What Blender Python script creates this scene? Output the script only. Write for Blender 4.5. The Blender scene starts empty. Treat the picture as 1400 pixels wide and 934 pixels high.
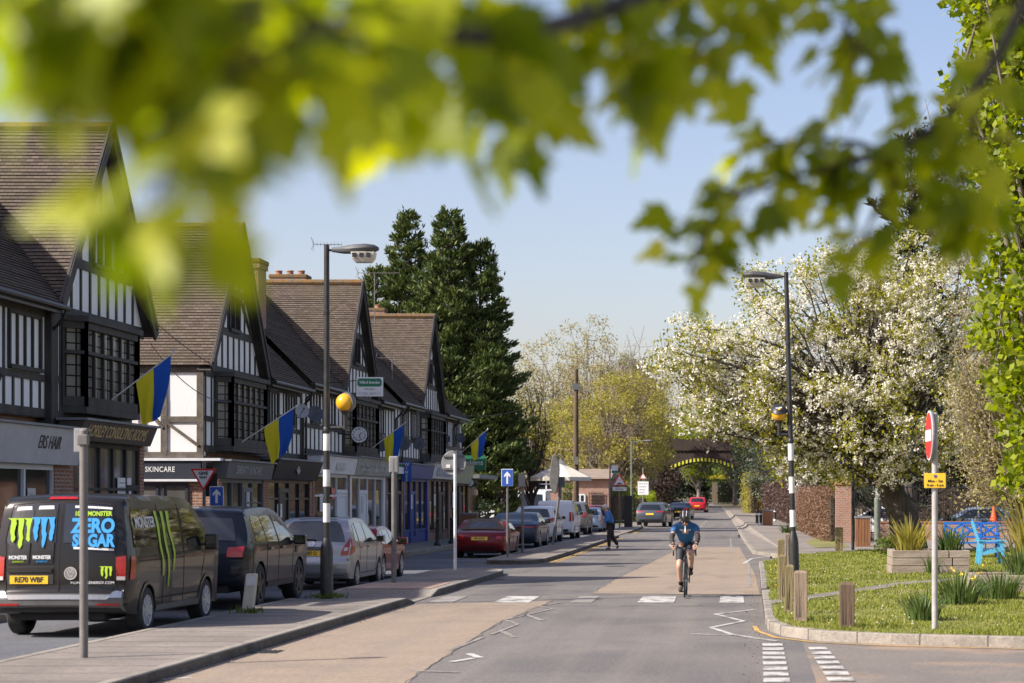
import bpy, bmesh, math, random
import numpy as np
from mathutils import Vector, Matrix
R = math.radians
PI = math.pi
scene = bpy.context.scene
COL = scene.collection
random.seed(7)
rng = np.random.default_rng(7)
# ---------------------------------------------------------------- camera geometry of the place
F, VX, VY, CH = 2722.0, 1030.0, 682.0, 1.9       # focal length in photo pixels, vanishing point, eye height
def G(px, py, z=0.0):
    d = F*(CH-z)/(py-VY)
    return Vector(((px-VX)/F*d, d, z))
def at(px, py, Y):
    return Vector(((px-VX)/F*Y, Y, CH-(py-VY)/F*Y))
def gz(y):
    """the ground rises gently towards the bridge"""
    t = max(0.0, y-120.0)
    return 0.0085*t*t/(t+40.0) if t < 400 else 3.09
# ---------------------------------------------------------------- materials
M = {}
def hx(s):
    o = []
    for i in (0, 2, 4):
        c = int(s[i:i+2], 16)/255.0
        o.append(c/12.92 if c <= 0.04045 else ((c+0.055)/1.055)**2.4)
    return (o[0], o[1], o[2], 1.0)
def c4(c):
    if isinstance(c, str): return hx(c)
    return tuple(c)+(1.0,) if len(c) == 3 else tuple(c)
def mat(name, col, col2=None, scale=6.0, rough=0.6, metal=0.0, bump=0.0, bscale=40.0, spec=0.5, coat=0.0,
        detail=4.0, lo=0.35, hi=0.65, stretch=None, emit=None, alpha=None, rvar=0.0):
    m = bpy.data.materials.new(name); m.use_nodes = True
    nt = m.node_tree; n = nt.nodes; l = nt.links
    b = n['Principled BSDF']
    b.inputs['Roughness'].default_value = rough
    b.inputs['Metallic'].default_value = metal
    b.inputs['Specular IOR Level'].default_value = spec
    b.inputs['Base Color'].default_value = c4(col)
    if coat:
        b.inputs['Coat Weight'].default_value = coat; b.inputs['Coat Roughness'].default_value = 0.03
    tc = mp = None
    def coords():
        nonlocal tc, mp
        if mp is None:
            tc = n.new('ShaderNodeTexCoord'); mp = n.new('ShaderNodeMapping')
            if stretch: mp.inputs['Scale'].default_value = stretch
            l.new(tc.outputs['Object'], mp.inputs['Vector'])
        return mp.outputs['Vector']
    if col2 is not None:
        t = n.new('ShaderNodeTexNoise'); t.inputs['Scale'].default_value = scale; t.inputs['Detail'].default_value = detail
        l.new(coords(), t.inputs['Vector'])
        r = n.new('ShaderNodeMapRange'); r.inputs['From Min'].default_value = lo; r.inputs['From Max'].default_value = hi
        l.new(t.outputs['Fac'], r.inputs['Value'])
        mx = n.new('ShaderNodeMix'); mx.data_type = 'RGBA'
        mx.inputs['A'].default_value = c4(col); mx.inputs['B'].default_value = c4(col2)
        l.new(r.outputs['Result'], mx.inputs['Factor']); l.new(mx.outputs['Result'], b.inputs['Base Color'])
        if rvar:
            r2 = n.new('ShaderNodeMapRange'); r2.inputs['To Min'].default_value = rough-rvar; r2.inputs['To Max'].default_value = rough+rvar
            l.new(t.outputs['Fac'], r2.inputs['Value']); l.new(r2.outputs['Result'], b.inputs['Roughness'])
    if bump:
        t = n.new('ShaderNodeTexNoise'); t.inputs['Scale'].default_value = bscale; t.inputs['Detail'].default_value = 3
        l.new(coords(), t.inputs['Vector'])
        bp = n.new('ShaderNodeBump'); bp.inputs['Strength'].default_value = bump; bp.inputs['Distance'].default_value = 0.02
        l.new(t.outputs['Fac'], bp.inputs['Height']); l.new(bp.outputs['Normal'], b.inputs['Normal'])
    if emit:
        b.inputs['Emission Color'].default_value = c4(col); b.inputs['Emission Strength'].default_value = emit
    M[name] = m
    return m
def leafmat(name, cols, trans=0.35, rough=0.5, spec=0.3, tcol=None):
    """foliage: colour differs from leaf to leaf, light passes through"""
    m = bpy.data.materials.new(name); m.use_nodes = True
    nt = m.node_tree; n = nt.nodes; l = nt.links
    b = n['Principled BSDF']; out = n['Material Output']
    b.inputs['Roughness'].default_value = rough; b.inputs['Specular IOR Level'].default_value = spec
    g = n.new('ShaderNodeNewGeometry'); cr = n.new('ShaderNodeValToRGB')
    el = cr.color_ramp.elements
    while len(el) < len(cols): el.new(0.5)
    for i, c in enumerate(cols):
        el[i].position = i/(len(cols)-1); el[i].color = c4(c)
    l.new(g.outputs['Random Per Island'], cr.inputs['Fac'])
    l.new(cr.outputs['Color'], b.inputs['Base Color'])
    tr = n.new('ShaderNodeBsdfTranslucent'); mx = n.new('ShaderNodeMixShader'); mx.inputs['Fac'].default_value = trans
    hs = n.new('ShaderNodeHueSaturation'); hs.inputs['Value'].default_value = 1.5; hs.inputs['Saturation'].default_value = 1.1
    if tcol: hs.inputs['Hue'].default_value = tcol
    l.new(cr.outputs['Color'], hs.inputs['Color']); l.new(hs.outputs['Color'], tr.inputs['Color'])
    l.new(b.outputs['BSDF'], mx.inputs[1]); l.new(tr.outputs['BSDF'], mx.inputs[2])
    l.new(mx.outputs['Shader'], out.inputs['Surface'])
    M[name] = m
    return m
def brickmat(name, c1, c2, mortar, sx=0.225, sy=0.075, uv=True, msize=0.012, rough=0.85, bump=0.5, tint=None, tscale=1.5, swap=False, offset=0.5):
    m = bpy.data.materials.new(name); m.use_nodes = True
    nt = m.node_tree; n = nt.nodes; l = nt.links
    b = n['Principled BSDF']; b.inputs['Roughness'].default_value = rough; b.inputs['Specular IOR Level'].default_value = 0.25
    tc = n.new('ShaderNodeTexCoord')
    br = n.new('ShaderNodeTexBrick'); br.offset = offset
    br.inputs['Scale'].default_value = 1.0; br.inputs['Mortar Size'].default_value = msize
    br.inputs['Brick Width'].default_value = sx; br.inputs['Row Height'].default_value = sy
    br.inputs['Color1'].default_value = c4(c1); br.inputs['Color2'].default_value = c4(c2); br.inputs['Mortar'].default_value = c4(mortar)
    br.inputs['Bias'].default_value = 0.0
    l.new(tc.outputs['UV'], br.inputs['Vector'])
    t = n.new('ShaderNodeTexNoise'); t.inputs['Scale'].default_value = tscale; t.inputs['Detail'].default_value = 6
    l.new(tc.outputs['UV'], t.inputs['Vector'])
    mx = n.new('ShaderNodeMix'); mx.data_type = 'RGBA'; mx.blend_type = 'MIX'
    r = n.new('ShaderNodeMapRange'); r.inputs['From Min'].default_value = 0.5; r.inputs['From Max'].default_value = 0.75; r.inputs['To Max'].default_value = 0.6
    l.new(t.outputs['Fac'], r.inputs['Value']); l.new(r.outputs['Result'], mx.inputs['Factor'])
    l.new(br.outputs['Color'], mx.inputs['A']); mx.inputs['B'].default_value = c4(tint or c2)
    l.new(mx.outputs['Result'], b.inputs['Base Color'])
    bp = n.new('ShaderNodeBump'); bp.inputs['Strength'].default_value = bump; bp.inputs['Distance'].default_value = 0.01
    l.new(br.outputs['Fac'], bp.inputs['Height']); bp.invert = True
    l.new(bp.outputs['Normal'], b.inputs['Normal'])
    M[name] = m
    return m
# ---------------------------------------------------------------- mesh building
class MB:
    def __init__(s): s.v = []; s.f = []; s.uv = None; s.mi = []
    def add(s, vs, fs, mi=0):
        o = len(s.v); s.v += [tuple(p) for p in vs]; s.f += [tuple(i+o for i in f) for f in fs]; s.mi += [mi]*len(fs)
        return s
    def box(s, x0, x1, y0, y1, z0, z1, mi=0, m=None):
        if x0 > x1: x0, x1 = x1, x0
        if y0 > y1: y0, y1 = y1, y0
        if z0 > z1: z0, z1 = z1, z0
        vs = [(x0,y0,z0),(x1,y0,z0),(x1,y1,z0),(x0,y1,z0),(x0,y0,z1),(x1,y0,z1),(x1,y1,z1),(x0,y1,z1)]
        if m is not None: vs = [tuple(m @ Vector(p)) for p in vs]
        return s.add(vs, [(0,3,2,1),(4,5,6,7),(0,1,5,4),(1,2,6,5),(2,3,7,6),(3,0,4,7)], mi)
    def beam(s, p, q, w, h, up=(0,0,1), mi=0):
        """a bar from p to q, w wide sideways and h along up"""
        p = Vector(p); q = Vector(q); d = (q-p)
        L = d.length; d.normalize(); up = Vector(up)
        a = d.cross(up)
        if a.length < 1e-5: a = d.cross(Vector((1,0,0)))
        a.normalize(); u = a.cross(d).normalized()
        vs = []
        for e in (p, q):
            for (i, j) in ((-1,-1),(1,-1),(1,1),(-1,1)): vs.append(e+a*(i*w/2)+u*(j*h/2))
        return s.add(vs, [(0,1,2,3),(7,6,5,4),(0,4,5,1),(1,5,6,2),(2,6,7,3),(3,7,4,0)], mi)
    def tube(s, pts, rad, n=8, caps=True, mi=0):
        pts = [Vector(p) for p in pts]
        if not hasattr(rad, '__len__'): rad = [rad]*len(pts)
        rings = []; prev = None
        for i, p in enumerate(pts):
            if i == 0: d = pts[1]-p
            elif i == len(pts)-1: d = p-pts[i-1]
            else: d = (pts[i+1]-pts[i-1])
            d = d.normalized() if d.length > 1e-9 else Vector((0,0,1))
            if prev is None:
                a = d.cross(Vector((0,0,1)) if abs(d.z) < 0.9 else Vector((1,0,0))).normalized()
            else:
                a = (prev-d*prev.dot(d))
                a = a.normalized() if a.length > 1e-6 else d.orthogonal().normalized()
            prev = a; b = d.cross(a)
            rings.append([p+(a*math.cos(2*PI*k/n)+b*math.sin(2*PI*k/n))*rad[i] for k in range(n)])
        vs = [v for r in rings for v in r]; fs = []
        for i in range(len(pts)-1):
            for k in range(n):
                k2 = (k+1) % n
                fs.append((i*n+k, i*n+k2, (i+1)*n+k2, (i+1)*n+k))
        if caps:
            fs.append(tuple(range(n-1,-1,-1))); fs.append(tuple(range((len(pts)-1)*n, len(pts)*n)))
        return s.add(vs, fs, mi)
    def lathe(s, prof, n=24, axis='z', o=(0,0,0), closed=False, mi=0):
        """prof: (radius, height) pairs turned about an axis"""
        vs = []
        for (r, h) in prof:
            for k in range(n):
                a = 2*PI*k/n; c, d = r*math.cos(a), r*math.sin(a)
                p = (c,d,h) if axis == 'z' else ((h,c,d) if axis == 'x' else (d,h,c))
                vs.append((p[0]+o[0], p[1]+o[1], p[2]+o[2]))
        fs = []; m = len(prof)
        for i in range(m if closed else m-1):
            j = (i+1) % m
            for k in range(n):
                k2 = (k+1) % n
                fs.append((i*n+k, i*n+k2, j*n+k2, j*n+k))
        if not closed:
            if prof[0][0] > 1e-6: fs.append(tuple(range(n-1,-1,-1)))
            if prof[-1][0] > 1e-6: fs.append(tuple(range((m-1)*n, m*n)))
        return s.add(vs, fs, mi)
    def ball(s, c, r, n=12, sc=(1,1,1), mi=0):
        pr = [(max(1e-4, r*math.sin(PI*i/(n//2+1))), -r*math.cos(PI*i/(n//2+1))) for i in range(0, n//2+2)]
        o = len(s.v); s.lathe(pr, n, mi=mi)
        for i in range(o, len(s.v)):
            p = s.v[i]; s.v[i] = (p[0]*sc[0]+c[0], p[1]*sc[1]+c[1], p[2]*sc[2]+c[2])
        return s
    def prism(s, poly, lo, hi, axis='z', mi=0):
        """a flat polygon given thickness; axis z: (x,y), x: (y,z), y: (x,z)"""
        def P(a, b, h): return (a,b,h) if axis == 'z' else ((h,a,b) if axis == 'x' else (a,h,b))
        n = len(poly); vs = [P(a,b,lo) for a,b in poly]+[P(a,b,hi) for a,b in poly]
        fs = [tuple(range(n-1,-1,-1)), tuple(range(n,2*n))]+[(i,(i+1)%n,n+(i+1)%n,n+i) for i in range(n)]
        return s.add(vs, fs, mi)
    def build(s, name, m, parent=None, smooth=False, local=False, bev=0, autosmooth=None):
        me = bpy.data.meshes.new(name)
        off = Vector((0,0,0))
        if parent is not None and not local: off = root_loc(parent)
        me.from_pydata([(p[0]-off.x, p[1]-off.y, p[2]-off.z) for p in s.v], [], s.f)
        ms = m if isinstance(m, (list, tuple)) else [m]
        for q in ms: me.materials.append(M[q] if isinstance(q, str) else q)
        if len(ms) > 1: me.polygons.foreach_set('material_index', s.mi)
        boxuv(me, off)
        if smooth: me.polygons.foreach_set('use_smooth', [True]*len(me.polygons))
        bm = bmesh.new(); bm.from_mesh(me); bmesh.ops.recalc_face_normals(bm, faces=bm.faces)
        if smooth:
            for e in bm.edges:
                if len(e.link_faces) == 2 and e.calc_face_angle(0) > R(autosmooth or 42): e.smooth = False
        bm.to_mesh(me); bm.free()
        o = bpy.data.objects.new(name, me); COL.objects.link(o)
        if parent is not None: o.parent = parent
        if bev:
            b = o.modifiers.new('bevel', 'BEVEL'); b.width = bev; b.segments = 2; b.limit_method = 'ANGLE'
        return o
def boxuv(me, off=Vector((0,0,0))):
    """metre UVs by the dominant direction of each face"""
    if not me.polygons: return
    uv = me.uv_layers.new(name='UVMap').data
    co = [v.co+off for v in me.vertices]
    for p in me.polygons:
        nx, ny, nz = (abs(c) for c in p.normal)
        for li in p.loop_indices:
            c = co[me.loops[li].vertex_index]
            if nz >= nx and nz >= ny: uv[li].uv = (c.x, c.y)
            elif nx >= ny: uv[li].uv = (c.y, c.z)
            else: uv[li].uv = (c.x, c.z)
def root_loc(o):
    v = Vector((0,0,0))
    while o is not None: v += o.location; o = o.parent
    return v
def tag(o, label, cat, group=None):
    o['label'] = label; o['category'] = cat
    if group: o['group'] = group
    return o
def thing(name, label, cat, loc=(0,0,0), group=None, rz=0.0):
    o = bpy.data.objects.new(name, None); COL.objects.link(o); o.empty_display_size = 0.2
    o.location = loc; o.rotation_euler = (0,0,rz)
    return tag(o, label, cat, group)
def structure(o, kind='structure'): o['kind'] = kind; return o
KIDS = {}
def children(o): return [c for c in COL.objects if c.parent == o]
def dup(o, parent=None, loc=None, rz=None, label=None, group=None, scale=None):
    c = o.copy(); COL.objects.link(c)
    if parent is not None: c.parent = parent
    if loc is not None: c.location = loc
    if rz is not None: c.rotation_euler = (0,0,rz)
    if scale is not None: c.scale = (scale,)*3 if not hasattr(scale, '__len__') else scale
    if label: c['label'] = label
    if group: c['group'] = group
    for ch in children(o): dup(ch, c)
    return c
def npmesh(name, V, FA, m, parent=None, smooth=False):
    """large meshes from arrays; FA is (n,3) or (n,4)"""
    V = np.asarray(V, dtype=np.float32).reshape(-1,3); FA = np.asarray(FA, dtype=np.int32)
    me = bpy.data.meshes.new(name); k = FA.shape[1]
    me.vertices.add(len(V)); me.vertices.foreach_set('co', V.ravel())
    me.loops.add(FA.size); me.loops.foreach_set('vertex_index', FA.ravel())
    me.polygons.add(len(FA)); me.polygons.foreach_set('loop_start', np.arange(0, FA.size, k, dtype=np.int32))
    me.polygons.foreach_set('loop_total', np.full(len(FA), k, dtype=np.int32))
    if smooth: me.polygons.foreach_set('use_smooth', np.ones(len(FA), dtype=bool))
    me.update(calc_edges=True); me.validate()
    me.materials.append(M[m] if isinstance(m, str) else m)
    o = bpy.data.objects.new(name, me); COL.objects.link(o)
    if parent is not None: o.parent = parent
    return o
def text(s, size, m, parent, mtx, name='lettering', depth=0.004, align='CENTER', sx=1.0, bold=0.0, shear=0.0, space=1.0):
    """writing as a thin mesh; mtx places the text plane (x right, y up, z out)"""
    cu = bpy.data.curves.new(name, 'FONT'); cu.body = s; cu.size = size; cu.align_x = align; cu.align_y = 'CENTER'
    cu.extrude = depth/2; cu.offset = bold; cu.shear = shear; cu.space_character = space; cu.resolution_u = 3
    o = bpy.data.objects.new(name, cu); COL.objects.link(o)
    dg = bpy.context.evaluated_depsgraph_get()
    me = bpy.data.meshes.new_from_object(o.evaluated_get(dg))
    bpy.data.objects.remove(o); bpy.data.curves.remove(cu)
    off = root_loc(parent) if parent is not None else Vector((0,0,0))
    me.transform(Matrix.Translation(-off) @ mtx @ Matrix.Diagonal((sx,1,1,1)))
    me.materials.clear(); me.materials.append(M[m]); me.name = name
    q = bpy.data.objects.new(name, me); COL.objects.link(q)
    if parent is not None: q.parent = parent
    return q
def plane_mtx(o, right, up):
    r = Vector(right).normalized(); u = Vector(up).normalized(); n = r.cross(u)
    m = Matrix((r, u, n)).transposed().to_4x4(); m.translation = Vector(o)
    return m
def facing_cam(o): return plane_mtx(o, (1,0,0), (0,0,1))          # writing read from the camera side
def facing_street(o): return plane_mtx(o, (0,1,0), (0,0,1))       # writing on a wall that faces +X
# ---------------------------------------------------------------- light, sky, camera
W = bpy.data.worlds.new("World"); scene.world = W; W.use_nodes = True
SUN_EL, SUN_AZ = 38.0, 26.0      # light travels towards +X, turned AZ towards +Y
wn = W.node_tree.nodes; wl = W.node_tree.links
sky = wn.new('ShaderNodeTexSky'); sky.sky_type = 'NISHITA'; sky.sun_disc = False
sdir = Vector((-math.cos(R(SUN_AZ))*math.cos(R(SUN_EL)), -math.sin(R(SUN_AZ))*math.cos(R(SUN_EL)), math.sin(R(SUN_EL))))
sky.sun_elevation = R(SUN_EL); sky.sun_rotation = math.atan2(sdir.x, sdir.y)
sky.air_density = 1.1; sky.dust_density = 2.0; sky.ozone_density = 3.0; sky.altitude = 50
tint = wn.new('ShaderNodeMix'); tint.data_type = 'RGBA'; tint.blend_type = 'MULTIPLY'; tint.inputs['Factor'].default_value = 1.0     # the camera's white balance
tint.inputs['B'].default_value = (1.16,0.97,0.96,1)
wl.new(sky.outputs['Color'], tint.inputs['A']); wl.new(tint.outputs['Result'], wn['Background'].inputs['Color']); wn['Background'].inputs['Strength'].default_value = 0.105
sl = bpy.data.lights.new('sun', 'SUN'); sl.energy = 4.4; sl.angle = R(0.5); sl.color = (1.0, 0.94, 0.85)
so = bpy.data.objects.new('sun', sl); COL.objects.link(so); so.location = (-40,-20,60)
so.rotation_euler = sdir.to_track_quat('Z', 'Y').to_euler()
cd = bpy.data.cameras.new('camera'); cam = bpy.data.objects.new('camera', cd); COL.objects.link(cam)
cam.location = (0,0,CH); cam.rotation_euler = (R(90),0,0)
cd.sensor_width = 36; cd.lens = 36*F/1400; cd.clip_start = 0.05; cd.clip_end = 6000
cd.shift_x = -(VX-700)/1400; cd.shift_y = (VY-467)/1400
cd.dof.use_dof = True; cd.dof.focus_distance = 48.0; cd.dof.aperture_fstop = 2.8
scene.camera = cam
scene.view_settings.view_transform = 'Standard'; scene.view_settings.look = 'None'
scene.view_settings.exposure = 0.9; scene.view_settings.gamma = 1.0; scene.view_settings.use_curve_mapping = False
# ================================================================ the setting: ground, roads, pavements
def groundmat(name, base, var, patch=None, pscale=0.25, plo=0.5, phi=0.6, fine=90.0, bump=0.35, rough=0.9, vscale=1.2, streak=None):
    """worn road surface: broad tone changes, fine aggregate, optional worn patches"""
    m = bpy.data.materials.new(name); m.use_nodes = True
    n = m.node_tree.nodes; l = m.node_tree.links; b = n['Principled BSDF']
    b.inputs['Roughness'].default_value = rough; b.inputs['Specular IOR Level'].default_value = 0.25
    tc = n.new('ShaderNodeTexCoord')
    def noise(s, d, stretch=None):
        t = n.new('ShaderNodeTexNoise'); t.inputs['Scale'].default_value = s; t.inputs['Detail'].default_value = d
        if stretch:
            mp = n.new('ShaderNodeMapping'); mp.inputs['Scale'].default_value = stretch
            l.new(tc.outputs['Object'], mp.inputs['Vector']); l.new(mp.outputs['Vector'], t.inputs['Vector'])
        else: l.new(tc.outputs['Object'], t.inputs['Vector'])
        return t
    def rng_(o, a, c, d=0.0, e=1.0):
        r = n.new('ShaderNodeMapRange'); r.inputs['From Min'].default_value = a; r.inputs['From Max'].default_value = c
        r.inputs['To Min'].default_value = d; r.inputs['To Max'].default_value = e
        l.new(o, r.inputs['Value']); return r.outputs['Result']
    def mix(f, a, c, mode='MIX'):
        x = n.new('ShaderNodeMix'); x.data_type = 'RGBA'; x.blend_type = mode
        if isinstance(f, float): x.inputs['Factor'].default_value = f
        else: l.new(f, x.inputs['Factor'])
        for s, v in (('A', a), ('B', c)):
            if isinstance(v, (tuple, str)): x.inputs[s].default_value = c4(v)
            else: l.new(v, x.inputs[s])
        return x.outputs['Result']
    col = mix(rng_(noise(vscale, 8).outputs['Fac'], 0.3, 0.7), base, var)
    if patch: col = mix(rng_(noise(pscale, 6).outputs['Fac'], plo, phi), col, patch)
    if streak: col = mix(rng_(noise(1.0, 5, (2.2,0.06,1)).outputs['Fac'], 0.48, 0.72, 0.0, 0.55), col, streak)
    fn = noise(fine, 2); mid = noise(14.0, 5); st = noise(0.55, 7, (1.6,0.35,1))
    col = mix(rng_(mid.outputs['Fac'], 0.42, 0.72, 0.0, 0.32), col, (0.05,0.047,0.045))
    col = mix(rng_(noise(33.0, 2).outputs['Fac'], 0.56, 0.74, 0.0, 0.4), col, (0.5,0.46,0.41))
    col = mix(rng_(st.outputs['Fac'], 0.54, 0.75, 0.0, 0.34), col, (0.06,0.056,0.053))
    col = mix(rng_(fn.outputs['Fac'], 0.35, 0.7, 0.0, 0.3), col, (0.03,0.03,0.03))
    l.new(col, b.inputs['Base Color'])
    bp = n.new('ShaderNodeBump'); bp.inputs['Strength'].default_value = bump; bp.inputs['Distance'].default_value = 0.01
    l.new(fn.outputs['Fac'], bp.inputs['Height']); l.new(bp.outputs['Normal'], b.inputs['Normal'])
    M[name] = m
groundmat('asphalt', (0.165,0.150,0.140), (0.205,0.185,0.170), (0.145,0.134,0.128), 0.3, streak=(0.25,0.215,0.18))
groundmat('asphalt_blue', (0.13,0.135,0.15), (0.16,0.165,0.18), (0.11,0.115,0.13), 0.3)
groundmat('buff', (0.32,0.245,0.18), (0.365,0.28,0.205), (0.28,0.22,0.17), 0.5, 0.52, 0.7, streak=(0.27,0.225,0.185))
groundmat('worn_buff', (0.19,0.165,0.145), (0.23,0.20,0.175), (0.33,0.245,0.175), 0.45, 0.5, 0.6, vscale=0.8)
groundmat('footway', (0.25,0.215,0.185), (0.30,0.26,0.22), (0.195,0.17,0.145), 0.35, 0.5, 0.65)
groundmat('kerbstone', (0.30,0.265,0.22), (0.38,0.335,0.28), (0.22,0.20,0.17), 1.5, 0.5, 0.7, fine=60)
groundmat('kerb_face', (0.11,0.095,0.08), (0.16,0.14,0.115), (0.07,0.06,0.05), 1.5, 0.5, 0.7, fine=60)  # upright island kerb faces: dirt and shade both put into this darker colour
groundmat('white_paint', (0.52,0.50,0.465), (0.66,0.64,0.60), (0.26,0.24,0.215), 3.5, 0.48, 0.62, fine=50)
groundmat('faded_paint', (0.30,0.275,0.25), (0.37,0.34,0.31), (0.20,0.18,0.165), 2.5, 0.48, 0.62, fine=50)
groundmat('yellow_paint', (0.62,0.36,0.08), (0.68,0.42,0.12), (0.36,0.26,0.14), 2.0, 0.5, 0.65, fine=50)
groundmat('soil', (0.10,0.085,0.045), (0.14,0.13,0.05), (0.17,0.13,0.08), 0.15)
groundmat('turf', (0.20,0.20,0.05), (0.26,0.245,0.065), (0.30,0.26,0.09), 0.5, 0.55, 0.75, vscale=0.8, fine=40)
groundmat('tactile', (0.48,0.33,0.25), (0.53,0.37,0.28), None, fine=60)

def sheet(name, rows, m, extra=0.0):
    """rows of (left x, right x, y[, z]) joined into one sheet that follows the ground"""
    b = MB(); vs = []
    for r in rows:
        z = (r[3] if len(r) > 3 else 0.0)+gz(r[2])+extra
        vs += [(r[0], r[2], z), (r[1], r[2], z)]
    b.add(vs, [(2*i, 2*i+1, 2*i+3, 2*i+2) for i in range(len(rows)-1)])
    return structure(b.build(name, m))
def fillpoly(b, pts, z, mi=0):
    b.add([(x, y, z+gz(y)) for x, y in pts], [tuple(range(len(pts)))], mi)
# the land, one sheet to the horizon
ys = [-40,0,60,120,140,160,180,200,225,250,280,320,380,500,800,1400,2600]
xs = [-1200,-300,-100,-40,-12,0,12,40,100,300,1200]
b = MB(); vs = [(x, y, gz(y)-0.06) for y in ys for x in xs]; k = len(xs)
b.add(vs, [(j*k+i, j*k+i+1, (j+1)*k+i+1, (j+1)*k+i) for j in range(len(ys)-1) for i in range(k-1)])
structure(b.build('ground', 'soil'))
def interp(tab, y):
    for (a, u), (c, v) in zip(tab, tab[1:]):
        if y <= c: return u+(v-u)*max(0.0, (y-a)/(c-a))
    return tab[-1][1]
XR = [(0,0.15),(48,0.15),(60,0.1),(89,-0.5),(136,-1.25),(180,-2.2),(247,-4.0),(300,-7.0),(420,-20)]
XLK = [(0,-6.2),(62,-6.2),(90,-6.5),(125,-7.0),(145,-8.3),(180,-9.2),(247,-10.2),(300,-13.0),(420,-26)]
yr = [-10]+list(range(0,140,10))+list(range(140,420,10))
sheet('main_road', [(interp(XLK,y)-0.3, interp(XR,y)+(0.5), y) for y in yr], 'asphalt')
sheet('service_road', [(-11.75, -6.0, y, -0.004) for y in range(-10,141,10)], 'asphalt_blue')
sheet('side_lane', [(-40, -11.6, y, -0.008) for y in (44.6,51.4)], 'asphalt_blue')
b = MB(); fillpoly(b, [(0.6,10),(40,10),(40,26.5),(0.6,28.2)], -0.002); structure(b.build('side_road', 'worn_buff'))
# buff surfacing each side of the crossing
b = MB()
fillpoly(b, [(-6.18,12),(-1.55,12),(-3.35,18.5),(-3.62,21.2),(-3.9,30.2),(-3.72,37.0),(-4.9,36.4),(-6.18,35.7)], 0.004)
fillpoly(b, [(-3.25,39.9),(0.13,39.4),(0.05,50),(-0.55,78),(-2.8,78),(-3.05,60),(-3.25,48)], 0.004)
fillpoly(b, [(-0.05,180),(-2.1,180),(-3.4,235),(-0.5,235)], 0.13)
structure(b.build('buff_surfacing', 'buff'))
# ---- pavements with kerbs
def pavement(name, outline, h, m='footway', kerb=0.13, top=None, kh=0.0):
    """a raised area: walking surface, kerb ring of its own stone"""
    n = len(outline); P = [Vector((x,y)) for x, y in outline]
    area = sum(P[i].x*P[(i+1)%n].y-P[(i+1)%n].x*P[i].y for i in range(n))
    if area < 0: P.reverse()
    inn = []
    for i in range(n):
        a = (P[i]-P[i-1]).normalized(); c = (P[(i+1)%n]-P[i]).normalized()
        na, nc = Vector((-a.y,a.x)), Vector((-c.y,c.x)); q = (na+nc)
        q = q.normalized() if q.length > 1e-6 else na
        inn.append(P[i]+q*(kerb/max(0.35, q.dot(na))))
    H = (lambda p: h) if not callable(h) else h
    b = MB()
    b.add([(p.x,p.y,H(p)+gz(p.y)) for p in inn], [tuple(range(n))])
    structure(b.build(name, m))
    b = MB(); vs = []
    for p, q in zip(P, inn):
        z = H(p)+gz(p.y)
        vs += [(p.x,p.y,gz(p.y)-0.05), (p.x,p.y,z-0.006), (p.x+(q.x-p.x)*.12,p.y+(q.y-p.y)*.12,z+0.005), (q.x,q.y,z+0.005), (q.x,q.y,z-0.03)]
    fs = []
    for i in range(n):
        j = (i+1) % n
        for t in range(4): fs.append((i*5+t, j*5+t, j*5+t+1, i*5+t+1))
    b.add(vs, fs)
    structure(b.build('kerb', 'kerbstone'))
def strip_island(name, rows):
    """a traffic island whose level falls to the road at the crossing; rows: left x, right x, y, height"""
    b = MB(); vs = []
    for (x0,x1,y,h) in rows: vs += [(x0+.13,y,h+gz(y)), (x1-.13,y,h+gz(y))]
    b.add(vs, [(2*i,2*i+1,2*i+3,2*i+2) for i in range(len(rows)-1)])
    structure(b.build(name, 'footway'))
    for sd in (0, 1):
        b = MB(); vs = []
        for (x0,x1,y,h) in rows:
            x = (x0, x1)[sd]; s = (1, -1)[sd]; z = h+gz(y)
            vs += [(x,y,gz(y)-.05), (x,y,z-.008), (x+s*.016,y,z+.005), (x+s*.13,y,z+.005), (x+s*.13,y,z-.03)]
        b.add(vs, [(i*5+t,(i+1)*5+t,(i+1)*5+t+1,i*5+t+1) for i in range(len(rows)-1) for t in range(4)])
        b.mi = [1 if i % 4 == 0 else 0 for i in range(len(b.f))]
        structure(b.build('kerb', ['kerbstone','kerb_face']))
    b = MB()
    for e, s in ((0,-1),(len(rows)-1,1)):
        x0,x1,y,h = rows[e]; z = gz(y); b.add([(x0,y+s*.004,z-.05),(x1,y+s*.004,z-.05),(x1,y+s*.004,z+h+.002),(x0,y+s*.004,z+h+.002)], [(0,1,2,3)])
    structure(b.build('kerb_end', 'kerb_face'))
ISL1 = [(-8.3,-6.2,-8,.12),(-8.3,-6.2,10,.12),(-8.3,-6.2,30,.12),(-8.3,-6.2,35.6,.12),(-8.3,-6.2,36.5,.012),(-8.3,-6.2,38.3,.012),(-8.2,-6.2,39.2,.12),(-8.0,-6.2,49.2,.12),(-7.8,-6.32,50.3,.12),(-7.5,-6.7,50.9,.12),(-7.2,-7.0,51.0,.12)]
strip_island('traffic_island', ISL1)
ISL2 = [(-7.3,-6.9,57.6,.12),(-7.75,-6.45,58.0,.12),(-7.9,-6.22,59.0,.12),(-7.9,-6.2,66,.12),(-7.9,-6.5,90,.12),(-8.3,-7.0,125,.12),(-9.3,-8.3,145,.12)]
strip_island('traffic_island', ISL2)
pavement('shop_pavement', [(-11.6,-5),(-11.6,43.8),(-12.4,44.6),(-30,44.6),(-30,-5)], 0.12)
pavement('shop_pavement', [(-12.4,51.4),(-11.6,52.2),(-11.6,98),(-12.5,140),(-30,140),(-30,51.4)], 0.12)
pavement('right_footway', [(interp(XR,y)+0.05+(1.0 if 58 < y < 66 else 0), y) for y in (46,52,57,60,64,68,80,95,110,130,160,200,240)]+[(3.0,240),(4.6,160),(4.6,110),(14,80),(14,46)], 0.10)
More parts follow.
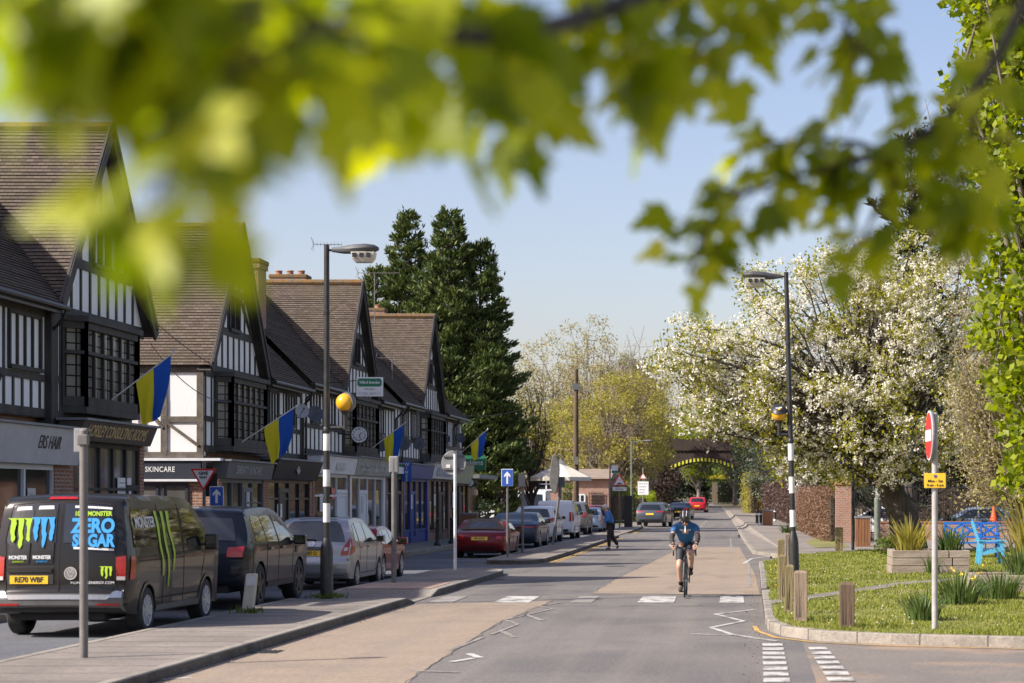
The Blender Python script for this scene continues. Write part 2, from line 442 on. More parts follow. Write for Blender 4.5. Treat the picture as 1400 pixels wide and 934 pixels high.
ARC = [(0.16,56),(0.16,40),(0.18,30.2),(0.22,28.7),(0.42,27.5),(0.9,26.6),(1.8,26.0),(3.5,25.4),(30,24)]
pavement('lawn', ARC+[(30,75),(3.7,68.5),(1.5,63.5),(0.6,58.5)], 0.13, 'turf', kerb=0.16)
pavement('verge', [(1.6,12),(3.05,19.4),(3.6,20.3),(5,20.6),(30,19.6),(30,12)], 0.13, 'turf', kerb=0.15)
b = MB()
for (ya, yb, xa, xb) in ((0,0,0,0),):
    L = [(0.3,33.4,34.4),(1.64,36.6,38.0),(3.0,40.3,41.8),(6.3,45.6,47.2),(12,53,55)]
    b.add([q for x,y0,y1 in L for q in ((x,y0,.142),(x,y1,.142))], [(2*i,2*i+2,2*i+3,2*i+1) for i in range(len(L)-1)])
structure(b.build('garden_path', 'footway'))
b = MB(); fillpoly(b, [(2.3,73),(3.6,74),(3.5,96),(2.4,118),(1.75,118),(2.0,88)], 0.112)
structure(b.build('grass_strip', 'turf'))
b = MB(); fillpoly(b, [(-8.1,39.3),(-6.4,39.3),(-6.4,42.2),(-8.05,42.2)], 0.128); structure(b.build('tactile_paving', 'tactile'))
# ---- painted markings
wp = MB(); fp = MB(); yp = MB()
def line(b, pts, w, z=0.008):
    for p, q in zip(pts, pts[1:]):
        p, q = Vector(p[:2]), Vector(q[:2]); d = (q-p).normalized(); s = Vector((-d.y,d.x))*w/2
        fillpoly(b, [tuple(p-s),tuple(q-s),tuple(q+s),tuple(p+s)], z)
def gl(*pp): return [G(x,y).xy for x, y in pp]
for x0, x1, who in ((-4.75,-4.1,wp),(-3.35,-2.95,fp),(-2.12,-1.45,wp),(-0.62,-0.16,wp),(-5.95,-5.5,fp)):
    fillpoly(who, [(x0,36.3),(x1,36.3),(x1-.04,38.7),(x0-.02,38.7)], 0.008)
for x0, x1 in ((-4.6,-4.0),(-3.2,-2.7),(-1.8,-1.25),(-5.6,-5.2)): fillpoly(fp, [(x0,39.35),(x1,39.35),(x1,39.52),(x0,39.52)], 0.008)
for x0, x1 in ((-3.4,-2.8),(-2.4,-1.8),(-1.5,-.9),(-4.6,-4.2)): fillpoly(fp, [(x0,35.3),(x1,35.3),(x1,35.42),(x0,35.42)], 0.008)
line(wp, gl((945,867.5),(1003,868.7),(972,858.5),(1017,849.8),(978,840.3),(1031,834)), 0.085)
line(wp, gl((1003,868.5),(1064,877.5)), 0.085)
line(fp, gl((560,917.5),(627,920)), 0.10); line(wp, gl((617,905.7),(647,900.7)), 0.09); line(wp, gl((640,894),(656,900)), 0.10)
line(fp, gl((687,864),(703,872)), 0.09); line(fp, gl((719,841),(742,849)), 0.09)
line(fp, gl((672,868),(708,854),(690,848),(755,833),(737,829),(770,824)), 0.06); line(fp, gl((615,890),(660,872)), 0.06)
line(wp, gl((205,931),(262,927)), 0.10)
for i in range(8):
    y0 = 20.6+i*0.72
    fillpoly(wp, [(0.10+.03*i/8,y0),(0.38,y0),(0.385,y0+.44),(0.11,y0+.44)], 0.007)
    if i < 7: fillpoly(wp, [(0.78-.012*i,y0+.1),(1.06-.02*i,y0+.1),(1.05-.02*i,y0+.52),(0.77-.012*i,y0+.52)], 0.007)
line(fp, gl((1066,740),(1030,742),(1018,733),(1010,722)), 0.12)
line(wp, [(-0.3,58),(-0.05,63),(0.7,66.5)], 0.10); line(wp, [(0.2,56.5),(0.75,62.5)], 0.10)
for k in range(9): line(wp, [(-3.4-.004*k*k,80+k*9),(-3.4-.004*k*k,83+k*9)], 0.1)
line(yp, [(0.02,29.6),(0.06,28.5),(0.3,27.2),(0.8,26.3),(1.7,25.7),(3.45,25.12),(30,23.7)], 0.07)
line(fp, [(-0.08,43),(-0.12,58)], 0.06); line(fp, [(-0.75,70),(-1.1,95)], 0.07)
line(yp, [(-6.05,59),(-6.05,66),(-6.35,90),(-6.85,124)], 0.09); line(yp, [(-5.9,59.5),(-5.9,66),(-6.2,90),(-6.7,124)], 0.06)
line(yp, [(-8.6,57.2),(-7.9,57.35),(-6.5,57.3)], 0.09); line(yp, [(-8.4,57.9),(-7.95,58.3)], 0.09)
line(yp, [(-11.45,53),(-11.45,98)], 0.09)
structure(wp.build('white_markings', 'white_paint')); structure(fp.build('faded_markings', 'faded_paint')); structure(yp.build('yellow_lines', 'yellow_paint'))
# joints, cracks and ironwork in the surface
jb = MB(); rj = random.Random(5)
mat('tar', (0.085,0.078,0.072), (0.12,0.11,0.10), 6, rough=0.85)
def wobble(pts, w, step=.5, amp=.03):
    out = []
    for p, q in zip(pts, pts[1:]):
        p, q = Vector(p), Vector(q); n = max(1,int((q-p).length/step))
        for i in range(n): r_ = p.lerp(q, i/n); out.append((r_.x+rj.gauss(0,amp), r_.y+rj.gauss(0,amp)))
    out.append(tuple(pts[-1])); line(jb, out, w, 0.0062)
wobble([(-1.55,12),(-3.35,18.5),(-3.62,21.2),(-3.9,30.2),(-3.72,37.0)], .012); wobble([(-3.72,37.0),(-4.9,36.4),(-6.18,35.7)], .016)
wobble([(-3.25,39.9),(-3.25,48),(-3.05,60),(-2.8,78)], .02); wobble([(-3.25,39.85),(.1,39.4)], .024, .4, .02); wobble([(-6.1,35.4),(.1,35.1)], .02)
for x0, y0, dx, dy, n in ((-.6,29,-.3,.1,4),(-1.6,46,.05,.5,12),(-4.2,52,.12,.5,10),(2.2,23,.5,.05,8)):
    P_ = [(x0,y0)]
    for i in range(n): P_.append((P_[-1][0]+dx+rj.gauss(0,.06), P_[-1][1]+dy+rj.gauss(0,.08)))
    line(jb, P_, rj.uniform(.005,.009), 0.0065)
structure(jb.build('tar_joints', 'tar'))
mat('cast_iron', (0.06,0.056,0.052), (0.10,0.09,0.08), 20, rough=0.55, metal=0.6, bump=0.6, bscale=60)
for x0, y0 in ((-3.9,56),):
    b = MB(); b.lathe([(.001,.009),(.29,.009),(.30,.004)], 20, o=(x0,y0,0)); structure(b.build('manhole_cover', 'cast_iron'))
for y0 in (24.4, 46.5):
    b = MB(); b.box(-6.18,-5.85,y0,y0+.45,.0,.009); [b.box(-6.15+.06*i,-6.12+.06*i,y0+.03,y0+.42,.009,.016) for i in range(5)]; structure(b.build('drain_grating', 'cast_iron'))
jb = MB()
for i in range(30):
    y0 = 14+i*.9; jb.box(-8.16,-6.34,y0,y0+.012,.1205,.1225)
for i in range(60): jb.box(-7.88,-6.3,58.5+i*.9,58.512+i*.9,.1205,.1225)
P_ = [(.16,52),(.16,40)]+ARC[2:-1]+[(9,25.07)]; acc = 0
for p, q in zip(P_, P_[1:]):
    p, q = Vector(p), Vector(q); D = (q-p).length; d = (q-p)/D; nn = Vector((-d.y,d.x)); u = .9-acc
    while u < D: o = p+d*u; e = o+nn*.17; jb.beam((o.x-nn.x*.003,o.y-nn.y*.003,.0),(o.x-nn.x*.003,o.y-nn.y*.003,.138),.012,.006,up=(nn.x,nn.y,0)); jb.beam((o.x,o.y,.1365),(e.x,e.y,.1365),.012,.004); u += .9
    acc = (D-(u-.9))
structure(jb.build('paving_joints', 'tar'))
# speed cushion ramp across the road ahead
b = MB(); b.add([(-7.0,96,.006),(-0.7,96,.006),(-.75,97.5,.09),(-6.9,97.5,.09),(-.8,104,.09),(-7.0,104,.09),(-.85,105.5,.006),(-7.1,105.5,.006)], [(0,1,2,3),(3,2,4,5),(5,4,6,7)])
structure(b.build('speed_table', 'asphalt'))
# ================================================================ buildings
mat('render_white', (0.79,0.795,0.795), (0.65,0.64,0.62), 1.6, rough=0.85, bump=0.2, bscale=30, lo=0.5, hi=0.8, stretch=(1,1,.35), detail=7)
mat('timber_black', (0.022,0.020,0.019), (0.05,0.043,0.037), 3.0, rough=0.7, bump=0.4, bscale=25, stretch=(1,1,0.3))
mat('timber_grey', (0.085,0.07,0.058), (0.15,0.125,0.10), 4.0, rough=0.85, bump=0.5, bscale=25)
mat('soffit', (0.03,0.027,0.025), (0.05,0.045,0.04), 3.0, rough=0.8)
mat('glass_dark', (0.012,0.014,0.016), (0.035,0.036,0.036), 0.9, rough=0.05, spec=0.8)
mat('glass_shop', (0.010,0.011,0.012), (0.15,0.125,0.10), 2.6, rough=0.05, spec=0.8, lo=.5, hi=.72, detail=6, stretch=(1,1,.6))
mat('glass_curtain', (0.16,0.15,0.135), (0.05,0.05,0.05), 1.1, rough=0.08, spec=0.7, stretch=(1,2.5,0.4))
mat('lead_grey', (0.16,0.165,0.175), (0.22,0.225,0.235), 4, rough=0.6)
mat('gutter', (0.015,0.015,0.016), rough=0.4)
brickmat('brick_shop', (0.24,0.095,0.055), (0.33,0.14,0.075), (0.33,0.29,0.25), tint=(0.17,0.08,0.06))
brickmat('brick_house', (0.30,0.13,0.08), (0.38,0.18,0.11), (0.36,0.31,0.27), tint=(0.25,0.12,0.09))
brickmat('brick_bridge', (0.050,0.032,0.027), (0.075,0.045,0.034), (0.06,0.05,0.045), tint=(0.03,0.026,0.024))  # bricks darkened: the shade of nearby trees is put into the colour
brickmat('leaded', (0.17,0.165,0.15), (0.30,0.28,0.245), (0.012,0.012,0.012), 0.16, 0.22, msize=0.016, rough=0.12, bump=0.3, tint=(0.03,0.035,0.04), offset=0.0)
mat('lichen', (0.20,0.105,0.03), (0.13,0.10,0.07), 5.0, rough=0.95, bump=0.6, bscale=30, lo=0.4, hi=0.6)
mat('clay', (0.33,0.15,0.08), (0.24,0.12,0.08), 6.0, rough=0.85)
def tilemat():
    m = bpy.data.materials.new('roof_tile'); m.use_nodes = True
    n = m.node_tree.nodes; l = m.node_tree.links; b = n['Principled BSDF']; b.inputs['Roughness'].default_value = 0.9
    b.inputs['Specular IOR Level'].default_value = 0.2
    tc = n.new('ShaderNodeTexCoord'); br = n.new('ShaderNodeTexBrick')
    br.inputs['Scale'].default_value = 1; br.inputs['Brick Width'].default_value = 0.17; br.inputs['Row Height'].default_value = 0.1
    br.inputs['Mortar Size'].default_value = 0.006; br.inputs['Bias'].default_value = 0.0
    br.inputs['Color1'].default_value = (0.085,0.065,0.053,1); br.inputs['Color2'].default_value = (0.145,0.113,0.092,1); br.inputs['Mortar'].default_value = (0.035,0.027,0.02,1)
    l.new(tc.outputs['UV'], br.inputs['Vector'])
    t = n.new('ShaderNodeTexNoise'); t.inputs['Scale'].default_value = 0.8; t.inputs['Detail'].default_value = 8; l.new(tc.outputs['UV'], t.inputs['Vector'])
    r = n.new('ShaderNodeMapRange'); r.inputs['From Min'].default_value = 0.42; r.inputs['From Max'].default_value = 0.72; r.inputs['To Max'].default_value = 0.75; l.new(t.outputs['Fac'], r.inputs['Value'])
    x = n.new('ShaderNodeMix'); x.data_type = 'RGBA'; l.new(r.outputs['Result'], x.inputs['Factor']); l.new(br.outputs['Color'], x.inputs['A']); x.inputs['B'].default_value = (0.10,0.082,0.055,1)
    v = n.new('ShaderNodeTexVoronoi'); v.inputs['Scale'].default_value = 1.05
    nz = n.new('ShaderNodeTexNoise'); nz.inputs['Scale'].default_value = 9.0; l.new(tc.outputs['UV'], nz.inputs['Vector'])
    ad = n.new('ShaderNodeMath'); ad.operation = 'MULTIPLY_ADD'; ad.inputs[1].default_value = 0.16; l.new(nz.outputs['Fac'], ad.inputs[0]); l.new(v.outputs['Distance'], ad.inputs[2])
    l.new(tc.outputs['UV'], v.inputs['Vector'])
    r2 = n.new('ShaderNodeMapRange'); r2.inputs['From Min'].default_value = 0.125; r2.inputs['From Max'].default_value = 0.105; l.new(ad.outputs['Value'], r2.inputs['Value'])
    y = n.new('ShaderNodeMix'); y.data_type = 'RGBA'; l.new(r2.outputs['Result'], y.inputs['Factor']); l.new(x.outputs['Result'], y.inputs['A']); y.inputs['B'].default_value = (0.42,0.39,0.33,1)
    l.new(y.outputs['Result'], b.inputs['Base Color'])
    M['roof_tile'] = m
tilemat()
def clip(poly, k, lo, hi):
    for lim, sg in ((lo, 1), (hi, -1)):
        out = []
        for i, p in enumerate(poly):
            q = poly[(i+1) % len(poly)]; a, b = sg*(p[k]-lim), sg*(q[k]-lim)
            if a >= 0: out.append(p)
            if (a > 0 and b < 0) or (a < 0 and b > 0):
                t = a/(a-b); out.append(tuple(p[j]+(q[j]-p[j])*t for j in range(2)))
        poly = out
        if len(poly) < 3: return []
    return poly
def tiled(slopes, parent, gauge=0.1, name='roof', m='roof_tile'):
    """roof slopes laid in overlapping courses; each slope a convex polygon, first edge the eave"""
    V = []; Fc = []; UV = []
    off = root_loc(parent); rr = random.Random(len(slopes)*7+int(off.y))
    for poly in slopes:
        P = [Vector(p) for p in poly]; u = (P[1]-P[0]); u.z = 0; u.normalize()
        n = (P[1]-P[0]).cross(P[2]-P[1]).normalized()
        if n.z < 0: n = -n
        v = n.cross(u)
        if v.z < 0: v = -v
        o = P[0]; q = [((p-o).dot(u), (p-o).dot(v)) for p in P]
        vm = max(p[1] for p in q); i = 0; uo = rr.uniform(0,50)
        while i*gauge < vm:
            lo, hi = i*gauge, (i+1)*gauge
            c = clip(q, 1, lo, min(hi, vm)); jit = rr.uniform(0.016, 0.026)
            sag = lambda a: 0.02*math.sin(a*0.9+uo)
            if c:
                b0 = len(V)
                for (a, w) in c:
                    V.append(o+u*a+v*w+n*(jit*(1-(w-lo)/gauge)+sag(a))-off); UV.append((a+uo, w+uo//1*0.1))
                Fc.append(tuple(range(b0, b0+len(c))))
                lowp = [k for k, p in enumerate(c) if abs(p[1]-lo) < 1e-6]
                if len(lowp) >= 2:
                    a0, a1 = c[lowp[0]], c[lowp[-1]]; b1 = len(V)
                    for (a, w), h in ((a0, jit), (a1, jit), (a1, -0.01), (a0, -0.01)):
                        V.append(o+u*a+v*w+n*(h+sag(a))-off); UV.append((a+uo, w+0.003))
                    Fc.append((b1, b1+1, b1+2, b1+3))
            i += 1
    me = bpy.data.meshes.new(name); me.from_pydata([tuple(p) for p in V], [], Fc); me.materials.append(M[m])
    uv = me.uv_layers.new(name='UVMap').data
    for p in me.polygons:
        for li in p.loop_indices: uv[li].uv = UV[me.loops[li].vertex_index]
    ob = bpy.data.objects.new(name, me); COL.objects.link(ob); ob.parent = parent
    return ob
def ridge(parent, a, b, m='lichen'):
    k = MB(); a = Vector(a); b = Vector(b); n = max(2, int((b-a).length/0.33))
    for i in range(n):
        p, q = a.lerp(b, i/n), a.lerp(b, (i+0.97)/n)
        k.tube([p, q], [0.11, 0.118], 8)
    return k.build('ridge_tiles', m, parent)
XB, XW, XE = -13.7, -13.98, -13.62      # bargeboard, wall, eave lines of the terrace
TANM = 1.0
def gable(parent, yc, hw, H, ze, left_free=None, right_free=None, window=True):
    """a timbered cross gable facing the street; returns its roof slopes"""
    tp = (H-ze)/hw; xr = XE-(H-ze)/TANM
    sl = []
    for s, free in ((-1, left_free), (1, right_free)):
        if free is not None: sl.append([(XB,yc+s*hw,ze),(free,yc+s*hw,ze),(free,yc,H),(XB,yc,H)])
        else: sl.append([(XB,yc+s*hw,ze),(XE-0.02,yc+s*hw,ze),(xr,yc,H),(XB,yc,H)])
    # soffit and bargeboards
    k = MB(); o = MB()
    for s in (-1, 1):
        a = Vector((XB-0.02, yc+s*(hw+0.06), ze-0.10)); c = Vector((XB-0.02, yc, H-0.02))
        k.beam(a, c-(c-a)*0.0, 0.05, 0.30, up=(0,-s*tp,1) if False else (0,0,1))
        o.add([(XB-.03,yc+s*hw,ze-.12),(XW-.1,yc+s*hw,ze-.12),(XW-.1,yc,H-.14),(XB-.03,yc,H-.14)], [(0,1,2,3)])
        k.beam(a+Vector((0.03,0,0.16)), c+Vector((0.03,0,0.13)), 0.05, 0.09)
    k.build('bargeboard', 'timber_black', parent); o.build('soffit', 'soffit', parent)
    # white panel and timbers
    k = MB(); k.prism([(yc-hw+.05,ze-.1),(yc+hw-.05,ze-.1),(yc,H-.2)], XW-.15, XW, axis='x'); k.build('gable_panel', 'render_white', parent)
    k = MB(); t = 0.035; zs = (ze-0.05, ze+1.05, ze+2.15)
    half = lambda z: max(0.0, (H-0.25-z)/tp)
    for z, h in zip(zs, (0.26, 0.20, 0.20)): k.box(XW-.01, XW+t, yc-half(z), yc+half(z), z-h/2, z+h/2)
    y = -hw+0.12; i = 0
    while y < hw-0.1:
        z1 = H-0.3-abs(y)*tp
        if z1 > zs[0]+0.2:
            if abs(y) > 0.5 or not window:
                zt = min(z1, zs[1]) if abs(y) > 1.7 else z1
                k.box(XW-.01, XW+t-.004, yc+y-.045, yc+y+.045, zs[0], z1)
            else: k.box(XW-.01, XW+t-.004, yc+y-.045, yc+y+.045, zs[0], zs[1]); 
        y += 0.575
    k.box(XW-.01, XW+t-.006, yc-.05, yc+.05, zs[2], H-.4)
    for s in (-1, 1): k.beam((XW+.014, yc+s*(half(zs[1])-.1), zs[1]), (XW+.014, yc+s*0.55, zs[2]), 0.07, 0.09, up=(1,0,0))
    k.build('gable_timbers', 'timber_black', parent)
    if window: sash(parent, yc-.5, yc+.5, zs[1]+.1, zs[2]-.1, XW+.04, nl=2, nr=1, m='glass_dark')
    ridge(parent, (XB,yc,H+.02), (xr,yc,H+.02))
    return sl
def sash(parent, y0, y1, z0, z1, x, nl=3, nr=2, fr=0.055, m='leaded', fm='timber_black', name='window', split=0.36, dep=0.10):
    """a casement window on a wall facing +X: frame with mullions and transom, glass behind"""
    k = MB(); k.box(x-.07, x+.03, y0-fr, y0+fr*.3, z0-fr, z1+fr); k.box(x-.07, x+.03, y1-fr*.3, y1+fr, z0-fr, z1+fr)
    k.box(x-.07, x+.028, y0, y1, z1-fr*.3, z1+fr); k.box(x-.07, x+.06, y0-.04, y1+.04, z0-fr*1.2, z0+fr*.3)
    for i in range(1, nl):
        y = y0+(y1-y0)*i/nl; k.box(x-.06, x+.02, y-.025, y+.025, z0, z1)
    for j in range(1, nr):
        z = z1-(z1-z0)*split*j; k.box(x-.06, x+.018, y0, y1, z-.025, z+.025)
    f = k.build(name, fm, parent)
    g = MB(); g.box(x-.05, x-.035, y0, y1, z0, z1); g.build('pane', m, f)
    return f
def bay(parent, y0, y1, z0, z1, xw=XW, xf=-13.62, nl=6, m='leaded', cap=True):
    """a first floor bay of black mullions and leaded lights with canted ends"""
    k = MB(); c = 0.35; y = [(xw,y0),(xf,y0+c),(xf,y1-c),(xw,y1)]
    for i, (a, b) in enumerate(zip(y, y[1:])):
        a = Vector(a); b = Vector(b); n = 1 if i != 1 else nl
        for j in range(n+1):
            p = a.lerp(b, j/n); w = 0.12 if j in (0, n) else 0.06
            k.beam((p.x,p.y,z0), (p.x,p.y,z1), w, w, up=(1,0,0))
        for z, h in ((z0+.1,.2),(z1-.07,.14),(z0+(z1-z0)*.64,.07)):
            k.beam((a.x,a.y,z), (b.x,b.y,z), 0.11, h)
    f = k.build('bay_window', 'timber_black', parent)
    g = MB()
    for a, b in zip(y, y[1:]):
        d = Vector((b[1]-a[1], -(b[0]-a[0]))).normalized()*-0.03
        g.add([(a[0]+d.x,a[1]+d.y,z0),(b[0]+d.x,b[1]+d.y,z0),(b[0]+d.x,b[1]+d.y,z1),(a[0]+d.x,a[1]+d.y,z1)], [(0,1,2,3)])
    g.build('pane', m, f)
    g = MB(); g.prism([(xw-.05,y0-.12),(xf+.12,y0+c-.12),(xf+.12,y1-c+.12),(xw-.05,y1+.12)], z1+.003, z1+.12)
    g.prism([(xw-.05,y0-.06),(xf+.06,y0+c-.06),(xf+.06,y1-c+.06),(xw-.05,y1+.06)], z0-.14, z0-.003); g.build('bay_head', 'timber_black', f)
    return f
def framed_wall(parent, y0, y1, z0, z1, x=XW, step=0.48, zmid=None, back=0.2, skip=(), m='timber_black', braces=()):
    """white panels between black timbers on a wall facing +X"""
    k = MB(); k.box(x-back, x, y0, y1, z0, z1); k.build('wall', 'render_white', parent)
    k = MB(); t = 0.032
    k.box(x-.01, x+t, y0, y1, z0, z0+.17); k.box(x-.01, x+t, y0, y1, z1-.17, z1)
    if zmid: k.box(x-.01, x+t-.002, y0, y1, zmid-.07, zmid+.07)
    n = max(1, round((y1-y0)/step))
    for i in range(n+1):
        y = y0+.06+(y1-y0-.12)*i/n
        if any(a < y < b for a, b in skip):
            if zmid: k.box(x-.01, x+t-.006, y-.045, y+.045, z0, zmid)
        else: k.box(x-.01, x+t-.006, y-.045, y+.045, z0, z1)
    for p, q in braces: k.beam((x+.008,p[0],p[1]), (x+.008,q[0],q[1]), 0.05, 0.1, up=(1,0,0))
    k.build('timbers', m, parent)
def gutter(parent, y0, y1, z, x=XE+.05, down=None):
    k = MB(); k.tube([(x,y0,z),(x,y1,z)], 0.055, 8); k.box(x-.12, x-.07, y0, y1, z-.12, z+.04)
    if down is not None:
        k.tube([(x,down,z),(x-.05,down,z-.2),(XW+.12,down,z-.45),(XW+.12,down,3.2)], 0.04, 8)
    k.build('gutter', 'gutter', parent)
def shopfront(parent, y0, y1, zf0, zf1, fm, frame, glass='glass_shop', nl=4, door=None, xf=-13.45, pier=0.3, riser=0.5, pm='brick_shop', tilt=0.12, transom=None, rm=None):
    """fascia, stall riser, mullioned glass, a door and brick piers on the ground floor; returns the fascia"""
    k = MB(); k.add([(xf,y0+.05,zf0),(xf+tilt,y0+.05,zf1),(xf-.35,y0+.05,zf1),(xf-.35,y0+.05,zf0),(xf,y1-.05,zf0),(xf+tilt,y1-.05,zf1),(xf-.35,y1-.05,zf1),(xf-.35,y1-.05,zf0)],
          [(0,1,2,3),(7,6,5,4),(0,4,5,1),(1,5,6,2),(2,6,7,3),(3,7,4,0)])
    fa = k.build('fascia', fm, parent, bev=0.01)
    k = MB(); k.box(xf-.4, xf+tilt+.06, y0, y1, zf1+.003, zf1+.05); k.build('fascia_flashing', 'lead_grey', fa)
    xs = xf-.22
    for p0, p1 in ((y0, y0+pier), (y1-pier, y1)): k = MB(); k.box(xs-.3, xs+.06, p0, p1, .1, zf0-.003); k.build('pier', pm, parent)
    a, b = y0+pier, y1-pier
    k = MB(); k.box(xs-.2, xs, a, b, .1, riser); k.build('stall_riser', rm or pm, parent)
    k = MB()
    for i in range(nl+1):
        y = a+(b-a)*i/nl; k.box(xs-.06, xs+.035, y-.04, y+.04, riser, zf0-.002)
    k.box(xs-.06, xs+.033, a, b, riser, riser+.08); k.box(xs-.06, xs+.033, a, b, zf0-.1, zf0-.002)
    if transom: k.box(xs-.06, xs+.03, a, b, transom-.03, transom+.03)
    w = k.build('shop_window', frame, parent)
    k = MB(); k.box(xs-.04, xs-.025, a, b, riser, zf0-.02); k.build('pane', glass, w)
    if door is not None:
        d0 = a+(b-a)*door/nl; d1 = a+(b-a)*(door+1)/nl
        k = MB(); k.box(xs-.02, xs+.045, d0+.045, d0+.15, .12, 2.2); k.box(xs-.02, xs+.045, d1-.15, d1-.045, .12, 2.2); k.box(xs-.02, xs+.043, d0+.15, d1-.15, .12, .4); k.box(xs-.02, xs+.043, d0+.15, d1-.15, 2.08, 2.2)
        k.box(xs-.02, xs-.005, d0+.15, d1-.15, .4, 2.08)
        d = k.build('door', frame, parent)
        k = MB(); k.tube([(xs+.08,d1-.11,1.0),(xs+.08,d1-.11,1.35)], .015, 6); k.build('handle', 'chrome', d)
    return fa
mat('chrome', (0.6,0.6,0.6), rough=0.2, metal=1.0)
mat('gold_letter', (0.70,0.52,0.24), rough=0.4)
mat('letter_white', (0.75,0.75,0.73), rough=0.6); mat('letter_black', (0.02,0.02,0.02), rough=0.5); mat('letter_grey', (0.42,0.43,0.45), rough=0.5)
mat('fascia_brown', (0.045,0.036,0.030), (0.07,0.055,0.045), 3, rough=0.5); mat('fascia_pale', (0.50,0.49,0.51), (0.42,0.42,0.44), 2, rough=0.5)
mat('fascia_navy', (0.018,0.022,0.038), (0.03,0.034,0.05), 2, rough=0.5); mat('fascia_black', (0.014,0.014,0.015), (0.03,0.03,0.03), 3, rough=0.45)
mat('fascia_white', (0.72,0.73,0.76), (0.62,0.63,0.66), 2, rough=0.5); mat('fascia_stone', (0.38,0.37,0.33), (0.28,0.275,0.25), 2, rough=0.7)
mat('fascia_cream', (0.62,0.61,0.56), (0.5,0.5,0.47), 2, rough=0.6); mat('fascia_olive', (0.35,0.36,0.20), (0.28,0.3,0.2), 2, rough=0.6)
mat('frame_white', (0.68,0.70,0.74), rough=0.5); mat('frame_black', (0.016,0.016,0.018), rough=0.4); mat('frame_grey', (0.10,0.11,0.12), rough=0.5); mat('frame_blue', (0.02,0.045,0.20), (0.03,0.06,0.25), 2, rough=0.45); mat('frame_brown', (0.07,0.045,0.03), rough=0.55)
mat('sign_blue', (0.03,0.10,0.42), rough=0.4); mat('sign_green', (0.02,0.17,0.09), rough=0.5); mat('sign_white', (0.78,0.79,0.80), (0.7,0.7,0.7), 4, rough=0.45); mat('sign_red', (0.62,0.035,0.03), rough=0.4); mat('sign_yellow', (0.80,0.48,0.03), rough=0.45); mat('sign_back', (0.20,0.20,0.205), (0.27,0.27,0.275), 3, rough=0.6)
def core(parent, y0, y1, ze, xb=-21.5):
    """solid body behind the street wall"""
    k = MB(); k.box(xb, XW-.21, y0+.05, y1-.05, 0.05, ze); return k.build('masonry', 'brick_shop', parent)
def chimney(parent, x, y, w, d, z0, z1, pots=2, top='lichen'):
    k = MB(); k.box(x-w/2, x+w/2, y-d/2, y+d/2, z0, z1-.25); k.box(x-w/2-.05, x+w/2+.05, y-d/2-.05, y+d/2+.05, z1-.249, z1-.1); c = k.build('chimney', 'brick_shop', parent)
    k = MB(); k.box(x-w/2-.08, x+w/2+.08, y-d/2-.08, y+d/2+.08, z1-.098, z1+.05); k.build('capping', top, c, bev=.03)
    k = MB()
    for i in range(pots):
        q = (i+.5)/pots-.5
        k.lathe([(.13,0),(.12,.12),(.14,.14),(.13,.17),(.09,.17)], 10, o=(x+(q*w if w > d else 0), y+(0 if w > d else q*d), z1+.05))
    if pots: k.build('chimney_pot', 'clay', c)
# ---- first shop: hair salon range and consulting rooms gable
A = thing('timber_framed_shop', 'black and white timbered shop nearest the camera with gold lettered consulting rooms below its gable', 'shop building', (XW,40,0), 'timber framed shops along the parade')
H1, ZE1, YC1, HW1 = 9.83, 5.72, 42.6, 3.1
xr1 = XE-(H1-ZE1)/TANM
s1 = gable(A, YC1, HW1, H1, ZE1, None, -21.5)
s1.append([(XE,30.0,ZE1),(XE,YC1-HW1,ZE1),(xr1,YC1,H1),(xr1,30.0,H1)])
s1.append([(xr1-4.2,30.0,ZE1),(xr1-4.2,YC1+HW1,ZE1),(xr1,YC1+HW1,H1),(xr1,30.0,H1)])
tiled(s1, A)
core(A, 30, 44.75, ZE1-.1); gutter(A, 30, YC1-HW1-.05, ZE1-.05, down=39.35)
framed_wall(A, 30, 39.5, 3.5, 5.65, zmid=4.27, skip=[(37.2,39.1)], braces=[((36.3,3.6),(36.9,4.2))])
sash(A, 37.35, 38.95, 4.42, 5.42, XW+.03, nl=4, nr=1)
framed_wall(A, 39.5, 44.7, 3.5, 5.6, zmid=4.3, step=.6)
bay(A, 40.2, 44.3, 3.78, 5.5, nl=6)
k = MB(); k.box(XW, XW+.14, 39.25, 39.65, 3.2, 5.6); k.build('corner_post', 'timber_black', A)
f = shopfront(A, 30.0, 39.4, 2.55, 3.25, 'fascia_pale', 'frame_white', 'glass_dark', nl=5, pier=.9, riser=.75, xf=-13.35, tilt=.14, door=1)
text('ERS HAIR', .36, 'letter_black', f, plane_mtx((-13.26,37.55,2.95), (0,1,0), (.14,0,.7)), sx=.8, shear=.12)
f = shopfront(A, 39.4, 44.3, 3.06, 3.46, 'fascia_brown', 'timber_black', 'glass_curtain', nl=5, door=4, riser=.8, xf=-13.4, transom=2.1, tilt=.16)
text('HORSLEY CONSULTING ROOMS', .36, 'gold_letter', f, plane_mtx((-13.315,41.75,3.26), (0,1,0), (.16,0,.4)), sx=.76, space=.95, shear=.08)
